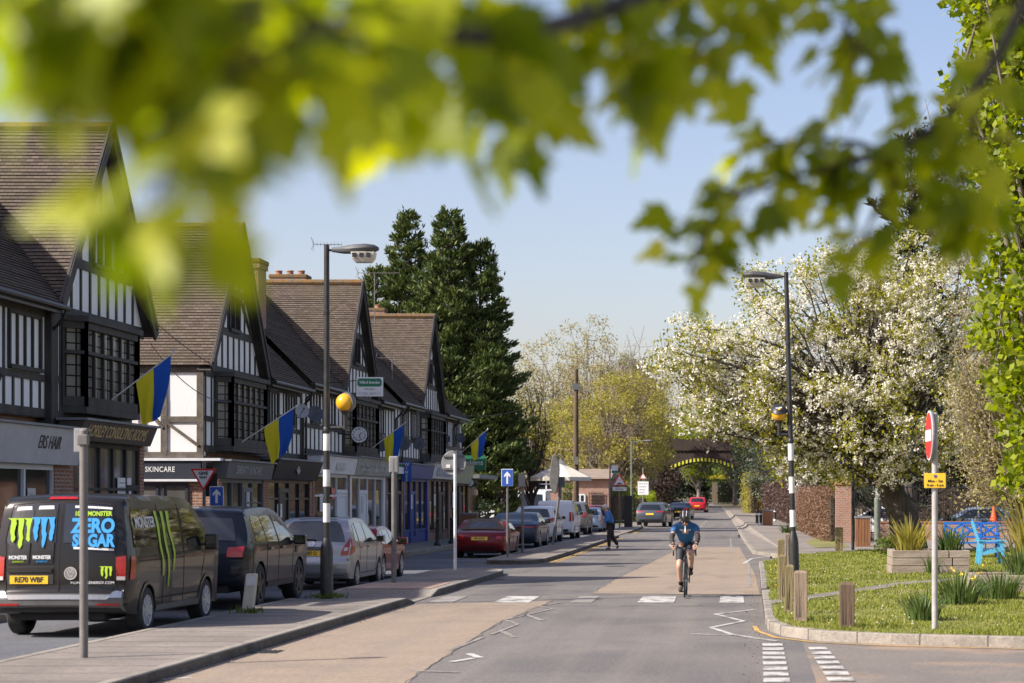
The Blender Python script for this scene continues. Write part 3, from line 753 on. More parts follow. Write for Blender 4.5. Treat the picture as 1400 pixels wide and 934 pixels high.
# ---- second shop: gable with a sunlit side wall
B = thing('timber_framed_shop', 'timbered shop with a sunlit white side wall and skincare signs on two sides', 'shop building', (XW,54,0), 'timber framed shops along the parade')
H2, ZE2, YC2, HW2 = 9.19, 5.28, 53.5, 3.0
s2 = gable(B, YC2, HW2, H2, ZE2, -22.0, None)
xr2 = XE-(H2-ZE2)/TANM; HM, ZM = 9.2, 5.3
s2.append([(XE,YC2+HW2,ZE2),(XE,61.5,ZE2),(xr2,61.5,H2),(xr2,YC2,H2)])
s2.append([(xr2-4,YC2,ZE2),(xr2-4,61.5,ZE2),(xr2,61.5,H2),(xr2,YC2,H2)])
tiled(s2, B)
core(B, 50.85, 61.5, ZE2-.1); gutter(B, YC2+HW2, 61.5, ZE2-.06, down=61.3)
framed_wall(B, 50.7, 61.5, 3.1, 5.2, zmid=3.95, step=.58, skip=[(57.3,58.5),(59.4,60.6)])
bay(B, 51.6, 55.9, 3.28, 5.08, nl=6)
sash(B, 57.4, 58.4, 4.1, 5.0, XW+.03, nl=3, nr=1); sash(B, 59.5, 60.5, 4.1, 5.0, XW+.03, nl=3, nr=1)
YS = 50.62
k = MB(); k.box(-21.4, XW-.005, YS, YS+.2, 3.0, 5.3); k.build('side_wall', 'render_white', B)
k = MB()
for x, w, z0, z1 in ((-14.06,.17,2.95,5.2),(-14.98,.16,2.95,4.45),(-15.55,.16,2.95,4.45),(-16.6,.16,2.95,5.2),(-14.98,.14,4.45,5.2),(-17.8,.16,2.95,5.2),(-19,.16,2.95,5.2)): k.box(x-w/2, x+w/2, YS-.04, YS+.05, z0, z1)
for x0, x1, z, h in ((-21.4,-13.99,2.98,.22),(-21.4,-13.99,5.22,.2),(-14.98,-14.06,3.92,.15),(-16.6,-14.98,4.36,.16)): k.box(x0, x1, YS-.037, YS+.05, z-h/2, z+h/2)
k.beam((-14.92,YS,3.85),(-14.1,YS,3.25),.07,.14,up=(0,1,0)); k.beam((-15.5,YS,4.25),(-15.0,YS,3.7),.07,.13,up=(0,1,0))
k.build('side_timbers', 'timber_grey', B)
k = MB(); k.box(-16.5, -15.06, YS-.03, YS+.05, 4.5, 4.58); k.box(-16.5, -15.06, YS-.03, YS+.05, 5.05, 5.12)
for i in range(5): x = -16.5+i*.36; k.box(x-.03, x+.03, YS-.028, YS+.05, 4.5, 5.1)
w = k.build('side_window', 'timber_black', B); k = MB(); k.box(-16.5, -15.06, YS-.012, YS-.004, 4.56, 5.08); k.build('pane', 'leaded', w)
k = MB(); k.box(-21.4, -13.6, YS-.05, YS+.2, .1, 2.38); k.build('side_ground_wall', 'brick_shop', B)
k = MB(); k.box(-21.4, -14.0, YS-.16, YS-.052, 2.42, 2.86); fs = k.build('side_fascia', 'fascia_navy', B, bev=.01)
k = MB(); k.box(-21.4, -13.97, YS-.2, YS-.05, 2.34, 2.4); k.box(-21.4,-13.5,YS-.2,YS+.1,2.865,2.93); k.build('moulding', 'fascia_white', fs)
text('SERENITY SKINCARE', .19, 'letter_white', fs, facing_cam((-15.42,YS-.165,2.64)), space=1.1, sx=.80, bold=.002)
k = MB()
for x0, x1 in ((-15.75,-15.1),(-15.02,-14.35)):
    k.box(x0, x0+.07, YS-.1, YS-.052, 1.1, 2.3); k.box(x1-.07, x1, YS-.1, YS-.052, 1.1, 2.3); k.box(x0,x1,YS-.098,YS-.052,2.23,2.3); k.box(x0,x1,YS-.098,YS-.052,1.1,1.17)
w = k.build('side_shop_window', 'fascia_navy', B); k = MB(); k.box(-15.7, -14.4, YS-.07, YS-.06, 1.12, 2.28); k.build('pane', 'glass_curtain', w)
f = shopfront(B, 50.7, 55.6, 2.42, 2.86, 'frame_grey', 'frame_grey', 'glass_dark', nl=4, door=2, riser=.6, tilt=.1)
text('SERENITY SKINCARE', .3, 'letter_grey', f, plane_mtx((-13.39,52.9,2.64), (0,1,0), (.1,0,.44)), sx=.95)
f = shopfront(B, 55.6, 61.4, 2.45, 3.0, 'fascia_black', 'frame_black', 'glass_dark', nl=4, door=1, riser=.3, tilt=.2, transom=1.9)
k = MB()
for i in range(5):
    a = PI*(.15+.175*i); k.beam((-13.32,58.3,2.62),(-13.32,58.3+math.cos(a)*.22,2.62+math.sin(a)*.3),.02,.05)
k.build('crest', 'letter_grey', f)
# ---- third shop
C3 = thing('timber_framed_shop', 'middle timbered shop of the parade with white fronted ground floor and orange lichened ridge', 'shop building', (XW,69,0), 'timber framed shops along the parade')
H3, ZE3, YC3, HW3 = 9.48, 5.5, 70.0, 3.0
s3 = gable(C3, YC3, HW3, H3, ZE3); xr3 = XE-(H3-ZE3)/TANM
s3.append([(XE,61.5,ZE3),(XE,YC3-HW3,ZE3),(xr3,YC3,H3),(xr3,61.5,H3)])
s3.append([(XE,YC3+HW3,ZE3),(XE,77.5,ZE3),(xr3,77.5,H3),(xr3,YC3,H3)])
s3.append([(xr3-4,61.5,ZE3),(xr3-4,77.5,ZE3),(xr3,77.5,H3),(xr3,61.5,H3)])
tiled(s3, C3); core(C3, 61.5, 77.5, ZE3-.1); gutter(C3, 61.5, YC3-HW3, ZE3-.06, down=61.7); gutter(C3, YC3+HW3, 77.5, ZE3-.06, down=77.2)
framed_wall(C3, 61.5, 77.5, 3.3, 5.45, zmid=4.2, step=.62, skip=[(62.7,64.1),(65.0,66.4),(73.7,75.3)])
for a in (62.8, 65.1, 73.8): sash(C3, a, a+1.25, 4.35, 5.25, XW+.03, nl=3, nr=1)
bay(C3, 67.7, 72.4, 3.5, 5.3, nl=6)
f = shopfront(C3, 61.5, 67.2, 2.7, 3.25, 'fascia_white', 'frame_white', 'glass_shop', nl=3, door=2, riser=.7, tilt=.12, rm='frame_white', transom=2.0)
k = MB(); k.box(-13.4,-13.37,63.9,65.3,2.85,3.12); k.build('sign_board', 'letter_grey', f)
f = shopfront(C3, 67.2, 73.6, 2.7, 3.3, 'fascia_stone', 'frame_white', 'glass_dark', nl=4, door=1, riser=.5, tilt=.14, pm='frame_white')
rr = random.Random(3); y = 68.0
while y < 72.6:
    k = MB(); h = rr.uniform(.18,.36); k.box(-13.42,-13.35,y,y+.07,2.85,2.85+h); k.box(-13.42,-13.35,y,y+.2,2.85+h*.5,2.9+h*.5); y += rr.uniform(.28,.42); k.build('raised_letter', 'fascia_cream', f)
f = shopfront(C3, 73.6, 77.4, 2.75, 3.2, 'sign_green', 'frame_black', 'glass_curtain', nl=3, door=2, riser=.5, transom=2.1)
k = MB(); k.box(-13.36,-13.33,74.2,76.4,2.85,3.1); k.build('sign_board', 'sign_white', f)
chimney(C3, -15.55, 62.1, .46, 1.0, 7.0, 9.3, 0)
chimney(C3, -17.1, 73.5, 1.25, .7, 8.3, 10.1, 3)
# ---- fourth shop
D4 = thing('timber_framed_shop', 'farthest timbered shop at the end of the parade beside the tall conifers', 'shop building', (XW,87,0), 'timber framed shops along the parade')
H4, ZE4, YC4, HW4 = 9.74, 5.68, 85.7, 3.1
s4 = gable(D4, YC4, HW4, H4, ZE4); xr4 = XE-(H4-ZE4)/TANM
s4.append([(XE,77.5,ZE4),(XE,YC4-HW4,ZE4),(xr4,YC4,H4),(xr4,77.5,H4)])
s4.append([(XE,YC4+HW4,ZE4),(XE,95.5,ZE4),(xr4+2.2,92.0,H4-2.2),(xr4+2.2,YC4+1.6,H4-2.2)])
s4.append([(XE,95.5,ZE4),(-21,95.5,ZE4),(-19,92,H4-2.2),(xr4+2.2,92,H4-2.2)])
s4.append([(xr4-4,77.5,ZE4),(xr4-4,95.5,ZE4),(xr4,91,H4),(xr4,77.5,H4)])
tiled(s4, D4); core(D4, 77.5, 95.4, ZE4-.1); gutter(D4, 77.5, YC4-HW4, ZE4-.06, down=78.6); gutter(D4, YC4+HW4, 95.5, ZE4-.06, down=92.0)
framed_wall(D4, 77.5, 95.4, 3.4, 5.6, zmid=4.25, step=.62, skip=[(79,80.5),(81.2,82.6),(89.4,90.9),(92.6,94.2)])
for a in (79.1, 81.2, 89.5, 92.7): sash(D4, a, a+1.35, 4.4, 5.4, XW+.03, nl=3, nr=1)
bay(D4, 83.4, 88.1, 3.6, 5.45, nl=6)
f = shopfront(D4, 77.5, 83.4, 2.7, 3.25, 'frame_blue', 'frame_blue', 'glass_dark', nl=4, door=1, riser=.6, pm='frame_blue')
f = shopfront(D4, 83.4, 89.2, 2.75, 3.4, 'fascia_cream', 'frame_brown', 'glass_dark', nl=4, door=2, riser=.5)
y = 84.2
while y < 88.2:
    k = MB(); h = rr.uniform(.22,.4); k.beam((-13.36,y,2.88),(-13.34,y+.12,2.88+h),.05,.06); k.box(-13.4,-13.35,y+.1,y+.3,2.95,3.02); y += rr.uniform(.35,.5); k.build('raised_letter', 'letter_grey', f)
f = shopfront(D4, 89.2, 95.3, 2.6, 3.5, 'fascia_olive', 'frame_brown', 'glass_dark', nl=4, door=2, riser=.5)
chimney(D4, -16.6, 88.0, .62, .62, 8.5, 10.25, 1)
# notices and posters in the shop windows
pr_ = random.Random(12)
for par, y, z, w, h, m in ((A,42.6,1.75,.9,.6,'sign_white'),(A,37.2,1.5,.4,.6,'fascia_cream'),(B,57.1,1.35,.55,.4,'sign_white'),(B,53.6,1.6,.35,.5,'fascia_pale'),(C3,62.7,1.5,.4,.55,'sign_white'),(C3,64.4,1.9,.5,.35,'sign_red'),(C3,69.3,1.4,.45,.6,'fascia_cream'),(C3,72.0,1.7,.4,.5,'sign_yellow'),(D4,79.2,1.5,.5,.6,'sign_white'),(D4,85.0,1.6,.5,.5,'sign_white'),(D4,90.2,1.5,.5,.7,'fascia_pale')):
    k = MB(); xs = -13.62 if par is A else -13.67; xs = -13.605 if (par is A and y > 39.5) else (-13.565 if par is A else -13.655); k.box(xs-.006,xs+.012,y,y+w,z,z+h); q = k.build('poster', m, par)
    k = MB(); [k.box(xs+.012,xs+.016,y+w*.1,y+w*pr_.uniform(.5,.9),z+h*(.85-.16*i),z+h*(.85-.16*i)-h*.06) for i in range(5)]; k.build('poster_text', 'letter_grey', q)
# ---- brick house behind, with pale roof and white windows
E = thing('brick_house', 'low red brick house with white windows behind the pale parasol', 'house', (-11,150,0))
z = gz(150); mat('roof_pale', (0.27,0.205,0.16), (0.21,0.165,0.13), 1.5, rough=0.9)
k = MB(); k.box(-27,-10.9,150,158,z-.1,z+3.4); k.build('wall', 'brick_house', E)
k = MB(); k.prism([(149.5,z+3.35),(158.5,z+3.35),(154,z+6.4)], -27.4, -17.0, axis='x'); k.prism([(149.6,z+3.3),(158.4,z+3.3),(154,z+4.1)], -16.99, -10.7, axis='x'); k.build('roof', 'roof_pale', E)
for x0, x1, z0, z1 in ((-22.0,-20.3,2.7,3.5),(-16.4,-14.8,2.5,3.3),(-18.2,-16.6,1.0,2.2),(-13.4,-12.7,1.0,2.1)):
    k = MB(); 
    for i in range(3): x = x0+(x1-x0)*i/2; k.box(x-.05,x+.05,149.9,150.05,z+z0,z+z1)
    k.box(x0,x1,149.91,150.05,z+z0-.1,z+z0); k.box(x0,x1,149.91,150.05,z+z1-.05,z+z1+.05); k.box(x0,x1,149.92,150.05,z+(z0+z1)/2-.03,z+(z0+z1)/2+.03)
    w = k.build('window', 'frame_white', E); k = MB(); k.box(x0,x1,149.96,149.985,z+z0,z+z1); k.build('pane', 'glass_dark', w)
k = MB()
for i in range(7): k.box(-12.35+i*.17,-12.31+i*.17,149.86,149.9,z+.9,z+2.3)
for i in range(6): k.box(-12.4,-11.3,149.87,149.9,z+.92+i*.25,z+.96+i*.25)
k.build('window_grille', 'frame_black', E)
# canopy with posts in front of it
E2 = thing('canopy', 'flat canopy on slim posts past the end of the shop parade', 'canopy', (-18,112,0))
k = MB(); k.box(-21,-13.6,110,116,3.05,3.25); k.build('canopy_roof', 'fascia_pale', E2)
for x in (-20.8,-17.4,-15.4,-13.8): k = MB(); k.box(x-.06,x+.06,110.1,110.22,.1,3.05); k.build('post', 'frame_black', E2)
# green shop sign on the building past the parade
E3 = thing('corner_shop', 'dim corner shop with a green name sign past the farthest timbered shop', 'shop building', (-16,98,0))
k = MB(); k.box(-24,-14.4,98.2,104,.05,2.9); k.build('wall', 'fascia_black', E3)  # black wall colour stands in for the shadow beside the conifers
k = MB(); k.box(-24.2,-13.4,97.4,104.3,2.903,3.1); k.build('flat_roof', 'lead_grey', E3)
k = MB(); k.box(-14.3,-13.0,96.55,96.75,3.3,4.0); s = k.build('sign_board', 'sign_green', E3)
text('Budgens', .38, 'letter_white', s, facing_cam((-13.65,96.54,3.65)), sx=.85)
k = MB(); k.box(-14.39,-14.3,98.6,103.4,.6,2.7); k.build('shop_window', 'glass_dark', E3)
# ---- railway bridge over the road
BR = thing('railway_bridge', 'dark brick arched railway bridge with yellow and black hazard stripes across the far road', 'bridge', (-6,250,gz(250)))
zb = gz(250); cx, hw, rise, spring = -6.35, 5.05, 1.7, 4.05
def archz(x): 
    Rr = (hw*hw+rise*rise)/(2*rise); return zb+spring-(Rr-rise)+math.sqrt(max(0, Rr*Rr-(x-cx)**2))
N = 24; ax = [cx-hw+2*hw*i/N for i in range(N+1)]
top = lambda x: zb+8.6 if x < cx+3 else zb+8.6-.35*(x-cx-3)
poly = [(-34,zb-.5),(-34,zb+7.4),(cx-4,zb+8.6),(cx+3,zb+8.6),(cx+4,zb+7.6),(22,zb+6.4),(22,zb-.5),(cx+hw,zb-.5)]+[(x,archz(x)) for x in reversed(ax)]+[(cx-hw,zb-.5)]
V = [(x,250,zz) for x, zz in poly]+[(x,258,zz) for x, zz in poly]; n = len(poly)
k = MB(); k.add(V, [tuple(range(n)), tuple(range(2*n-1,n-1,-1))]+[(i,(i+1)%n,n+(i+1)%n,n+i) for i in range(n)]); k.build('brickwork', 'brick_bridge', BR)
mat('hazard_yellow', (0.72,0.68,0.05), rough=0.5); NS = 34; xs_ = [cx-hw*.8+2*hw*.8*i/NS for i in range(NS+1)]
for i in range(NS):
    a, c = xs_[i], xs_[i+1]; za, zc = archz(a), archz(c)
    k = MB(); k.add([(a,249.93,za),(c,249.93,zc),(c,249.93,zc+.42),(a,249.93,za+.42),(a,250.0,za),(c,250.0,zc),(c,250.0,zc+.42),(a,250.0,za+.42)], [(0,1,2,3),(7,6,5,4),(0,4,5,1),(1,5,6,2),(2,6,7,3),(3,7,4,0)])
    k.build(('yellow_stripe','black_stripe')[i % 2], ('hazard_yellow','frame_black')[i % 2], BR)
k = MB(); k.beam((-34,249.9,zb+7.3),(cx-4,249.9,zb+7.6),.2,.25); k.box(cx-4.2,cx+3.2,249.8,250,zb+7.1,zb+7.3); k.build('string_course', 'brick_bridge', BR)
k = MB(); 
for i in range(9): x = -20+i*2; k.box(x-.05,x+.05,250.5,250.6,zb+7.6,zb+9.9)
k.box(-20,-4,250.5,250.56,zb+9.75,zb+9.85); k.box(-20,-4,250.5,250.56,zb+9.1,zb+9.18); k.build('railing', 'frame_grey', BR)
# ================================================================ vehicles (each faces +Y, away from the camera)
mat('tyre', (0.018,0.018,0.018), (0.03,0.03,0.03), 10, rough=0.8); mat('alloy', (0.45,0.46,0.48), rough=0.3, metal=0.9); mat('alloy_dark', (0.03,0.03,0.033), rough=0.35, metal=0.6); mat('hubcap', (0.50,0.51,0.53), rough=0.4, metal=0.5)
mat('trim_black', (0.018,0.018,0.019), rough=0.55); mat('trim_grey', (0.09,0.088,0.085), (0.12,0.115,0.11), 5, rough=0.6); mat('underbody', (0.008,0.008,0.008), rough=0.9)
mat('car_glass', (0.010,0.012,0.014), rough=0.03, spec=0.9, coat=0.3); mat('rear_glass', (0.10,0.105,0.11), (0.04,0.043,0.045), 2.2, rough=0.06, spec=0.7)
mat('lamp_red', (0.42,0.012,0.012), (0.30,0.01,0.01), 12, rough=0.15, coat=0.6); mat('lamp_clear', (0.55,0.5,0.48), rough=0.15, coat=0.5); mat('plate_yellow', (0.78,0.48,0.02), rough=0.4); mat('plate_white', (0.75,0.75,0.72), rough=0.4); mat('seam', (0.006,0.006,0.006), rough=0.8)
def paint(name, c, metal=0.0, rough=0.3, coat=0.42, c2=None): mat(name, c, c2, 0.8, rough=rough, metal=metal, coat=coat, spec=0.15)
paint('paint_van', (0.016,0.015,0.015)); paint('paint_navy', (0.010,0.013,0.022)); paint('paint_silver', (0.36,0.355,0.36), 0.65, 0.33); paint('paint_red', (0.23,0.014,0.02), 0.2); paint('paint_maroon', (0.16,0.010,0.014), 0.2)
paint('paint_darkblue', (0.035,0.05,0.085), 0.4); paint('paint_white', (0.70,0.71,0.72)); paint('paint_grey', (0.17,0.165,0.165), 0.5); paint('paint_slate', (0.10,0.115,0.14), 0.5, 0.3); paint('paint_brightred', (0.42,0.02,0.03), 0.1); paint('paint_skyblue', (0.30,0.38,0.48), 0.3)
mat('soft_top', (0.10,0.075,0.055), (0.13,0.10,0.075), 8, rough=0.9)
def arc_pts(y, r, zb, n=12, zc=None):
    """wheel arch outline seen from the side, from front to rear of the opening along the sill"""
    zc = r*0.86 if zc is None else zc
    a0 = math.asin(max(-1,min(1,(zb-zc)/r)))
    return [(y+r*math.cos(a0+(PI-2*a0)*i/n), zc+r*math.sin(a0+(PI-2*a0)*i/n)) for i in range(n+1)]
def smooth_line(pts, it=2):
    for _ in range(it):
        o = [pts[0]]
        for p, q in zip(pts, pts[1:]):
            o += [(p[0]*.75+q[0]*.25, p[1]*.75+q[1]*.25), (p[0]*.25+q[0]*.75, p[1]*.25+q[1]*.75)]
        o.append(pts[-1]); pts = o
    return pts
class Car:
    """a body lofted from its side outline; every panel, pane and lamp is laid on the same surface"""
    def __init__(s, W, top, zb, wheels, wr, belt, tuck=0.22, plan=0.12, bevel=0.07, tum=None, crown=0.03, rearcut=None, corner=0.35, sm=2):
        s.W, s.zb, s.wheels, s.wr, s.belt, s.tuck, s.plan, s.bevel, s.crown, s.corner = W, zb, wheels, wr, belt, tuck, plan, bevel, crown, corner
        s.top = smooth_line(top, sm); s.L = max(p[0] for p in top); s.H = max(p[1] for p in top)
        s.arch = wr*1.13
    def half(s, y, z):
        w = s.W
        if z < s.belt: w *= 1-0.07*((s.belt-z)/s.belt)**2
        else: w *= 1-s.tuck*((z-s.belt)/(s.H-s.belt))**1.15
        for d in (y, s.L-y):
            if d < s.corner: w *= 1-s.plan*((s.corner-max(d,0))/s.corner)**2
        return w
    def warp(s, x, y, z):
        """x in -1..1"""
        X = x*s.half(y, z); ax = abs(x)
        m = min(y, s.L-y)
        sh = 0.10*ax**3*max(0, 1-max(0,m)/0.8)
        Y = y+(sh if y < s.L/2 else -sh)
        Z = z-(s.crown*ax*ax if z > s.belt else 0.012*ax*ax)
        return Vector((X, Y, Z))
    def body(s, name, m, parent, wells=True):
        out = [(p[0],p[1]) for p in s.top]
        bot = []
        for y in sorted(s.wheels, reverse=True): bot += arc_pts(y, s.arch, s.zb, zc=s.wr)
        out = out+bot; nt = len(s.top)
        bm = bmesh.new(); W = s.W
        a = [bm.verts.new((-W,y,z)) for y, z in out]; c = [bm.verts.new((W,y,z)) for y, z in out]
        n = len(out)
        bm.faces.new(a); bm.faces.new(list(reversed(c)))
        for i in range(n): bm.faces.new((a[i], c[i], c[(i+1)%n], a[(i+1)%n]))
        bm.edges.ensure_lookup_table()
        bev = []
        for arr in (a, c):
            for i in range(nt-1):
                e = bm.edges.get((arr[i], arr[i+1]))
                if e: bev.append(e)
        try: bmesh.ops.bevel(bm, geom=bev, offset=s.bevel, segments=3, affect='EDGES', profile=0.5, clamp_overlap=True)
        except Exception as ex: print('bevel', ex)
        def cut(co, no):
            bmesh.ops.bisect_plane(bm, geom=bm.verts[:]+bm.edges[:]+bm.faces[:], plane_co=co, plane_no=no, dist=1e-5)
        z = s.zb+0.1
        while z < s.H: cut((0,0,z), (0,0,1)); z += 0.1
        y = 0.12
        while y < s.L: cut((0,y,0), (0,1,0)); y += 0.24
        for x in (-.75,-.45,-.2,0,.2,.45,.75): cut((x*W,0,0), (1,0,0))
        for v in bm.verts: v.co = s.warp(v.co.x/W, v.co.y, v.co.z)
        bmesh.ops.recalc_face_normals(bm, faces=bm.faces)
        for f in bm.faces: f.smooth = True
        for e in bm.edges:
            if len(e.link_faces) == 2 and e.calc_face_angle(0) > R(38): e.smooth = False
        me = bpy.data.meshes.new(name); bm.to_mesh(me); bm.free()
        me.materials.append(M[m]); o = bpy.data.objects.new(name, me); COL.objects.link(o); o.parent = parent
        k = MB(); k.box(-W*.62, W*.62, .15, s.L-.15, s.zb-.06, max(s.zb+.1, s.wr*1.4)); k.build('underbody', 'underbody', parent, local=True)
        return o
    def edge(s, z, front=False):
        ys = []
        for p, q in zip(s.top, s.top[1:]):
            if (p[1]-z)*(q[1]-z) <= 0 and abs(p[1]-q[1]) > 1e-9:
                ys.append(p[0]+(q[0]-p[0])*(z-p[1])/(q[1]-p[1]))
        if not ys: return s.L if front else 0.0
        return max(ys) if front else min(ys)
    def patch(s, name, m, parent, poly, kind, off=0.006, step=0.09):
        """poly (y,z) on a side ('r' or 'l'), or (x,z) on the rear ('b') or front ('f'); x as a share of the half width"""
        bm = bmesh.new(); vs = [bm.verts.new((p[0],p[1],0)) for p in poly]
        bm.faces.new(vs)
        lo = [min(p[i] for p in poly) for i in (0,1)]; hi = [max(p[i] for p in poly) for i in (0,1)]
        for i in (0,1):
            t = lo[i]+step
            while t < hi[i]-.01:
                bmesh.ops.bisect_plane(bm, geom=bm.verts[:]+bm.edges[:]+bm.faces[:], plane_co=(t,0,0) if i == 0 else (0,t,0), plane_no=(1,0,0) if i == 0 else (0,1,0), dist=1e-5); t += step
        for v in bm.verts:
            a, z = v.co.x, v.co.y
            if kind in 'rl':
                x = 1 if kind == 'r' else -1
                p = s.warp(x, a, z); p.x += x*off
            else:
                fr = kind == 'f'; y = s.edge(z, fr); p = s.warp(a, y, z)
                y2 = s.edge(z+.03, fr); sl = (y2-y)/.03; nn = Vector((0, (1 if fr else -1), abs(sl))).normalized(); p += nn*off
            v.co = p
        bm.normal_update()
        want = Vector((1,0,0)) if kind == 'r' else Vector((-1,0,0)) if kind == 'l' else Vector((0,1,.3)) if kind == 'f' else Vector((0,-1,.3))
        if sum((f.normal.dot(want) for f in bm.faces)) < 0: bmesh.ops.reverse_faces(bm, faces=bm.faces)
        r = bmesh.ops.solidify(bm, geom=bm.faces[:], thickness=0.004)
        for f in bm.faces: f.smooth = False
        me = bpy.data.meshes.new(name); bm.to_mesh(me); bm.free(); me.materials.append(M[m])
        o = bpy.data.objects.new(name, me); COL.objects.link(o); o.parent = parent
        return o
    def seam(s, parent, pts, kind, w=0.012, m='seam', name='door_seam'):
        for p, q in zip(pts, pts[1:]):
            d = Vector((q[0]-p[0], q[1]-p[1])).normalized(); n = Vector((-d.y, d.x))*w/2
            s.patch(name, m, parent, [(p[0]-n.x,p[1]-n.y),(q[0]-n.x,q[1]-n.y),(q[0]+n.x,q[1]+n.y),(p[0]+n.x,p[1]+n.y)], kind, off=0.004, step=.15)
    def mount(s, x, z, off=0.012):
        """matrix for writing on the rear at x (share), height z"""
        y = s.edge(z); y2 = s.edge(z+.05); p = s.warp(x, y, z); up = Vector((0, y2-y, .05)).normalized()
        m = plane_mtx((0,0,0), (1,0,0), up); n = m.col[2].xyz; m.translation = p+n*off
        return m
    def side_mount(s, y, z, off=0.012):
        p = s.warp(1, y, z); q = s.warp(1, y, z+.05)
        m = plane_mtx((0,0,0), (0,1,0), (q-p)); n = m.col[2].xyz; m.translation = p+n*off
        return m
    def wheels_on(s, parent, rimm='alloy', spokes=5, width=0.22, dark=False):
        tw = width/2
        for y in s.wheels:
            for x in (-1, 1):
                X = x*(s.W*.985-tw); r = s.wr
                k = MB(); k.lathe([(r*.66,-tw),(r*.9,-tw*1.02),(r*.985,-tw*.8),(r,-tw*.4),(r,tw*.4),(r*.985,tw*.8),(r*.9,tw*1.02),(r*.66,tw)], 28, 'x', (X,y,r), closed=True)
                w = k.build('wheel', 'tyre', parent, smooth=True, local=True)
                f = x*tw
                k = MB(); k.lathe([(r*.67,f*.86),(r*.66,f*1.0),(r*.61,f*.95),(r*.58,f*.55)], 28, 'x', (X,y,r)); k.lathe([(r*.13,f*.55),(r*.15,f*.92),(.001,f*.97)], 12, 'x', (X,y,r))
                for i in range(spokes):
                    a = 2*PI*i/spokes+.3; c, d = math.cos(a), math.sin(a)
                    k.beam((X+f*.82,y+c*r*.1,r+d*r*.1), (X+f*.86,y+c*r*.63,r+d*r*.63), r*(.26 if spokes < 8 else .12), .03, up=(1,0,0))
                k.build('rim', rimm, w, local=True)
                k = MB(); k.lathe([(r*.66,f*.2),(.001,f*.2)], 20, 'x', (X,y,r)); k.build('brake_disc', 'alloy_dark', w, local=True)
    def mirror(s, parent, y, z, m, size=(.22,.14,.17)):
        for x in (-1, 1):
            p = s.warp(x, y, z); c = (p.x+x*.14, p.y+.02, p.z+.04)
            k = MB(); k.box(c[0]-size[0]*.48,c[0]+size[0]*.48,c[1]-size[1]*.5,c[1]+size[1]*.5,c[2]-size[2]*.5,c[2]+size[2]*.5); k.beam((p.x-.02*x,p.y,p.z), (c[0],c[1],c[2]-.04), .06, .04)
            o = k.build('wing_mirror', m, parent, local=True, bev=.045)
            k = MB(); k.box(c[0]-size[0]*.36,c[0]+size[0]*.36,c[1]-size[1]*.52,c[1]-size[1]*.49,c[2]-size[2]*.36,c[2]+size[2]*.36); k.build('mirror_glass', 'car_glass', o, local=True)
def plate(car, parent, x, z, s, m='plate_yellow', w=.52, h=.112, off=.02):
    mx = car.mount(x, z, off)
    k = MB(); k.box(-w/2,w/2,-h/2,h/2,-.006,.004, m=mx); p = k.build('number_plate', m, parent, local=True)
    if s:
        t = text(s, .10, 'letter_black', None, mx @ Matrix.Translation((0,-.002,.006)), 'registration', sx=.88, bold=.003); t.parent = p
    return p
def lettering(car, parent, s, size, m, mx, **kw):
    t = text(s, size, m, None, mx, **kw); t.parent = parent; return t
def both(fn):
    for k in 'rl': fn(k)
# ------------------------------------------------------------ the black van
mat('ink_green', (0.36,0.55,0.02), rough=0.4); mat('ink_blue', (0.03,0.28,0.62), rough=0.4); mat('ink_white', (0.70,0.70,0.70), rough=0.5); mat('ink_black', (0.006,0.006,0.006), rough=0.4)
def claw(parent, car, mx, w, h, m, seed=0, name='emblem'):
    """three torn claw strokes side by side"""
    r = random.Random(seed); k = MB()
    for i, (x, ln) in enumerate(((-.36,.8),(0,1.0),(.36,.78))):
        L = []; Rr = []; n = 9
        for j in range(n+1):
            t = j/n; wd = (.13 if j < n else .02)*(1-.45*t)+r.uniform(-.02,.02)
            cx = x+.02*math.sin(t*9+i*2)+r.uniform(-.015,.015)
            y = .5-ln*t
            L.append((cx-wd, y)); Rr.append((cx+wd, y))
        L[0] = (x-.26, .5); L[1] = (L[1][0], .42)
        for j in range(n):
            q = [L[j], Rr[j], Rr[j+1], L[j+1]]
            k.add([tuple(mx @ Vector((a*w, b*h, d))) for d in (0,.004) for a, b in q], [(3,2,1,0),(4,5,6,7),(0,1,5,4),(1,2,6,5),(2,3,7,6),(3,0,4,7)])
    return k.build(name, m, parent, local=True)
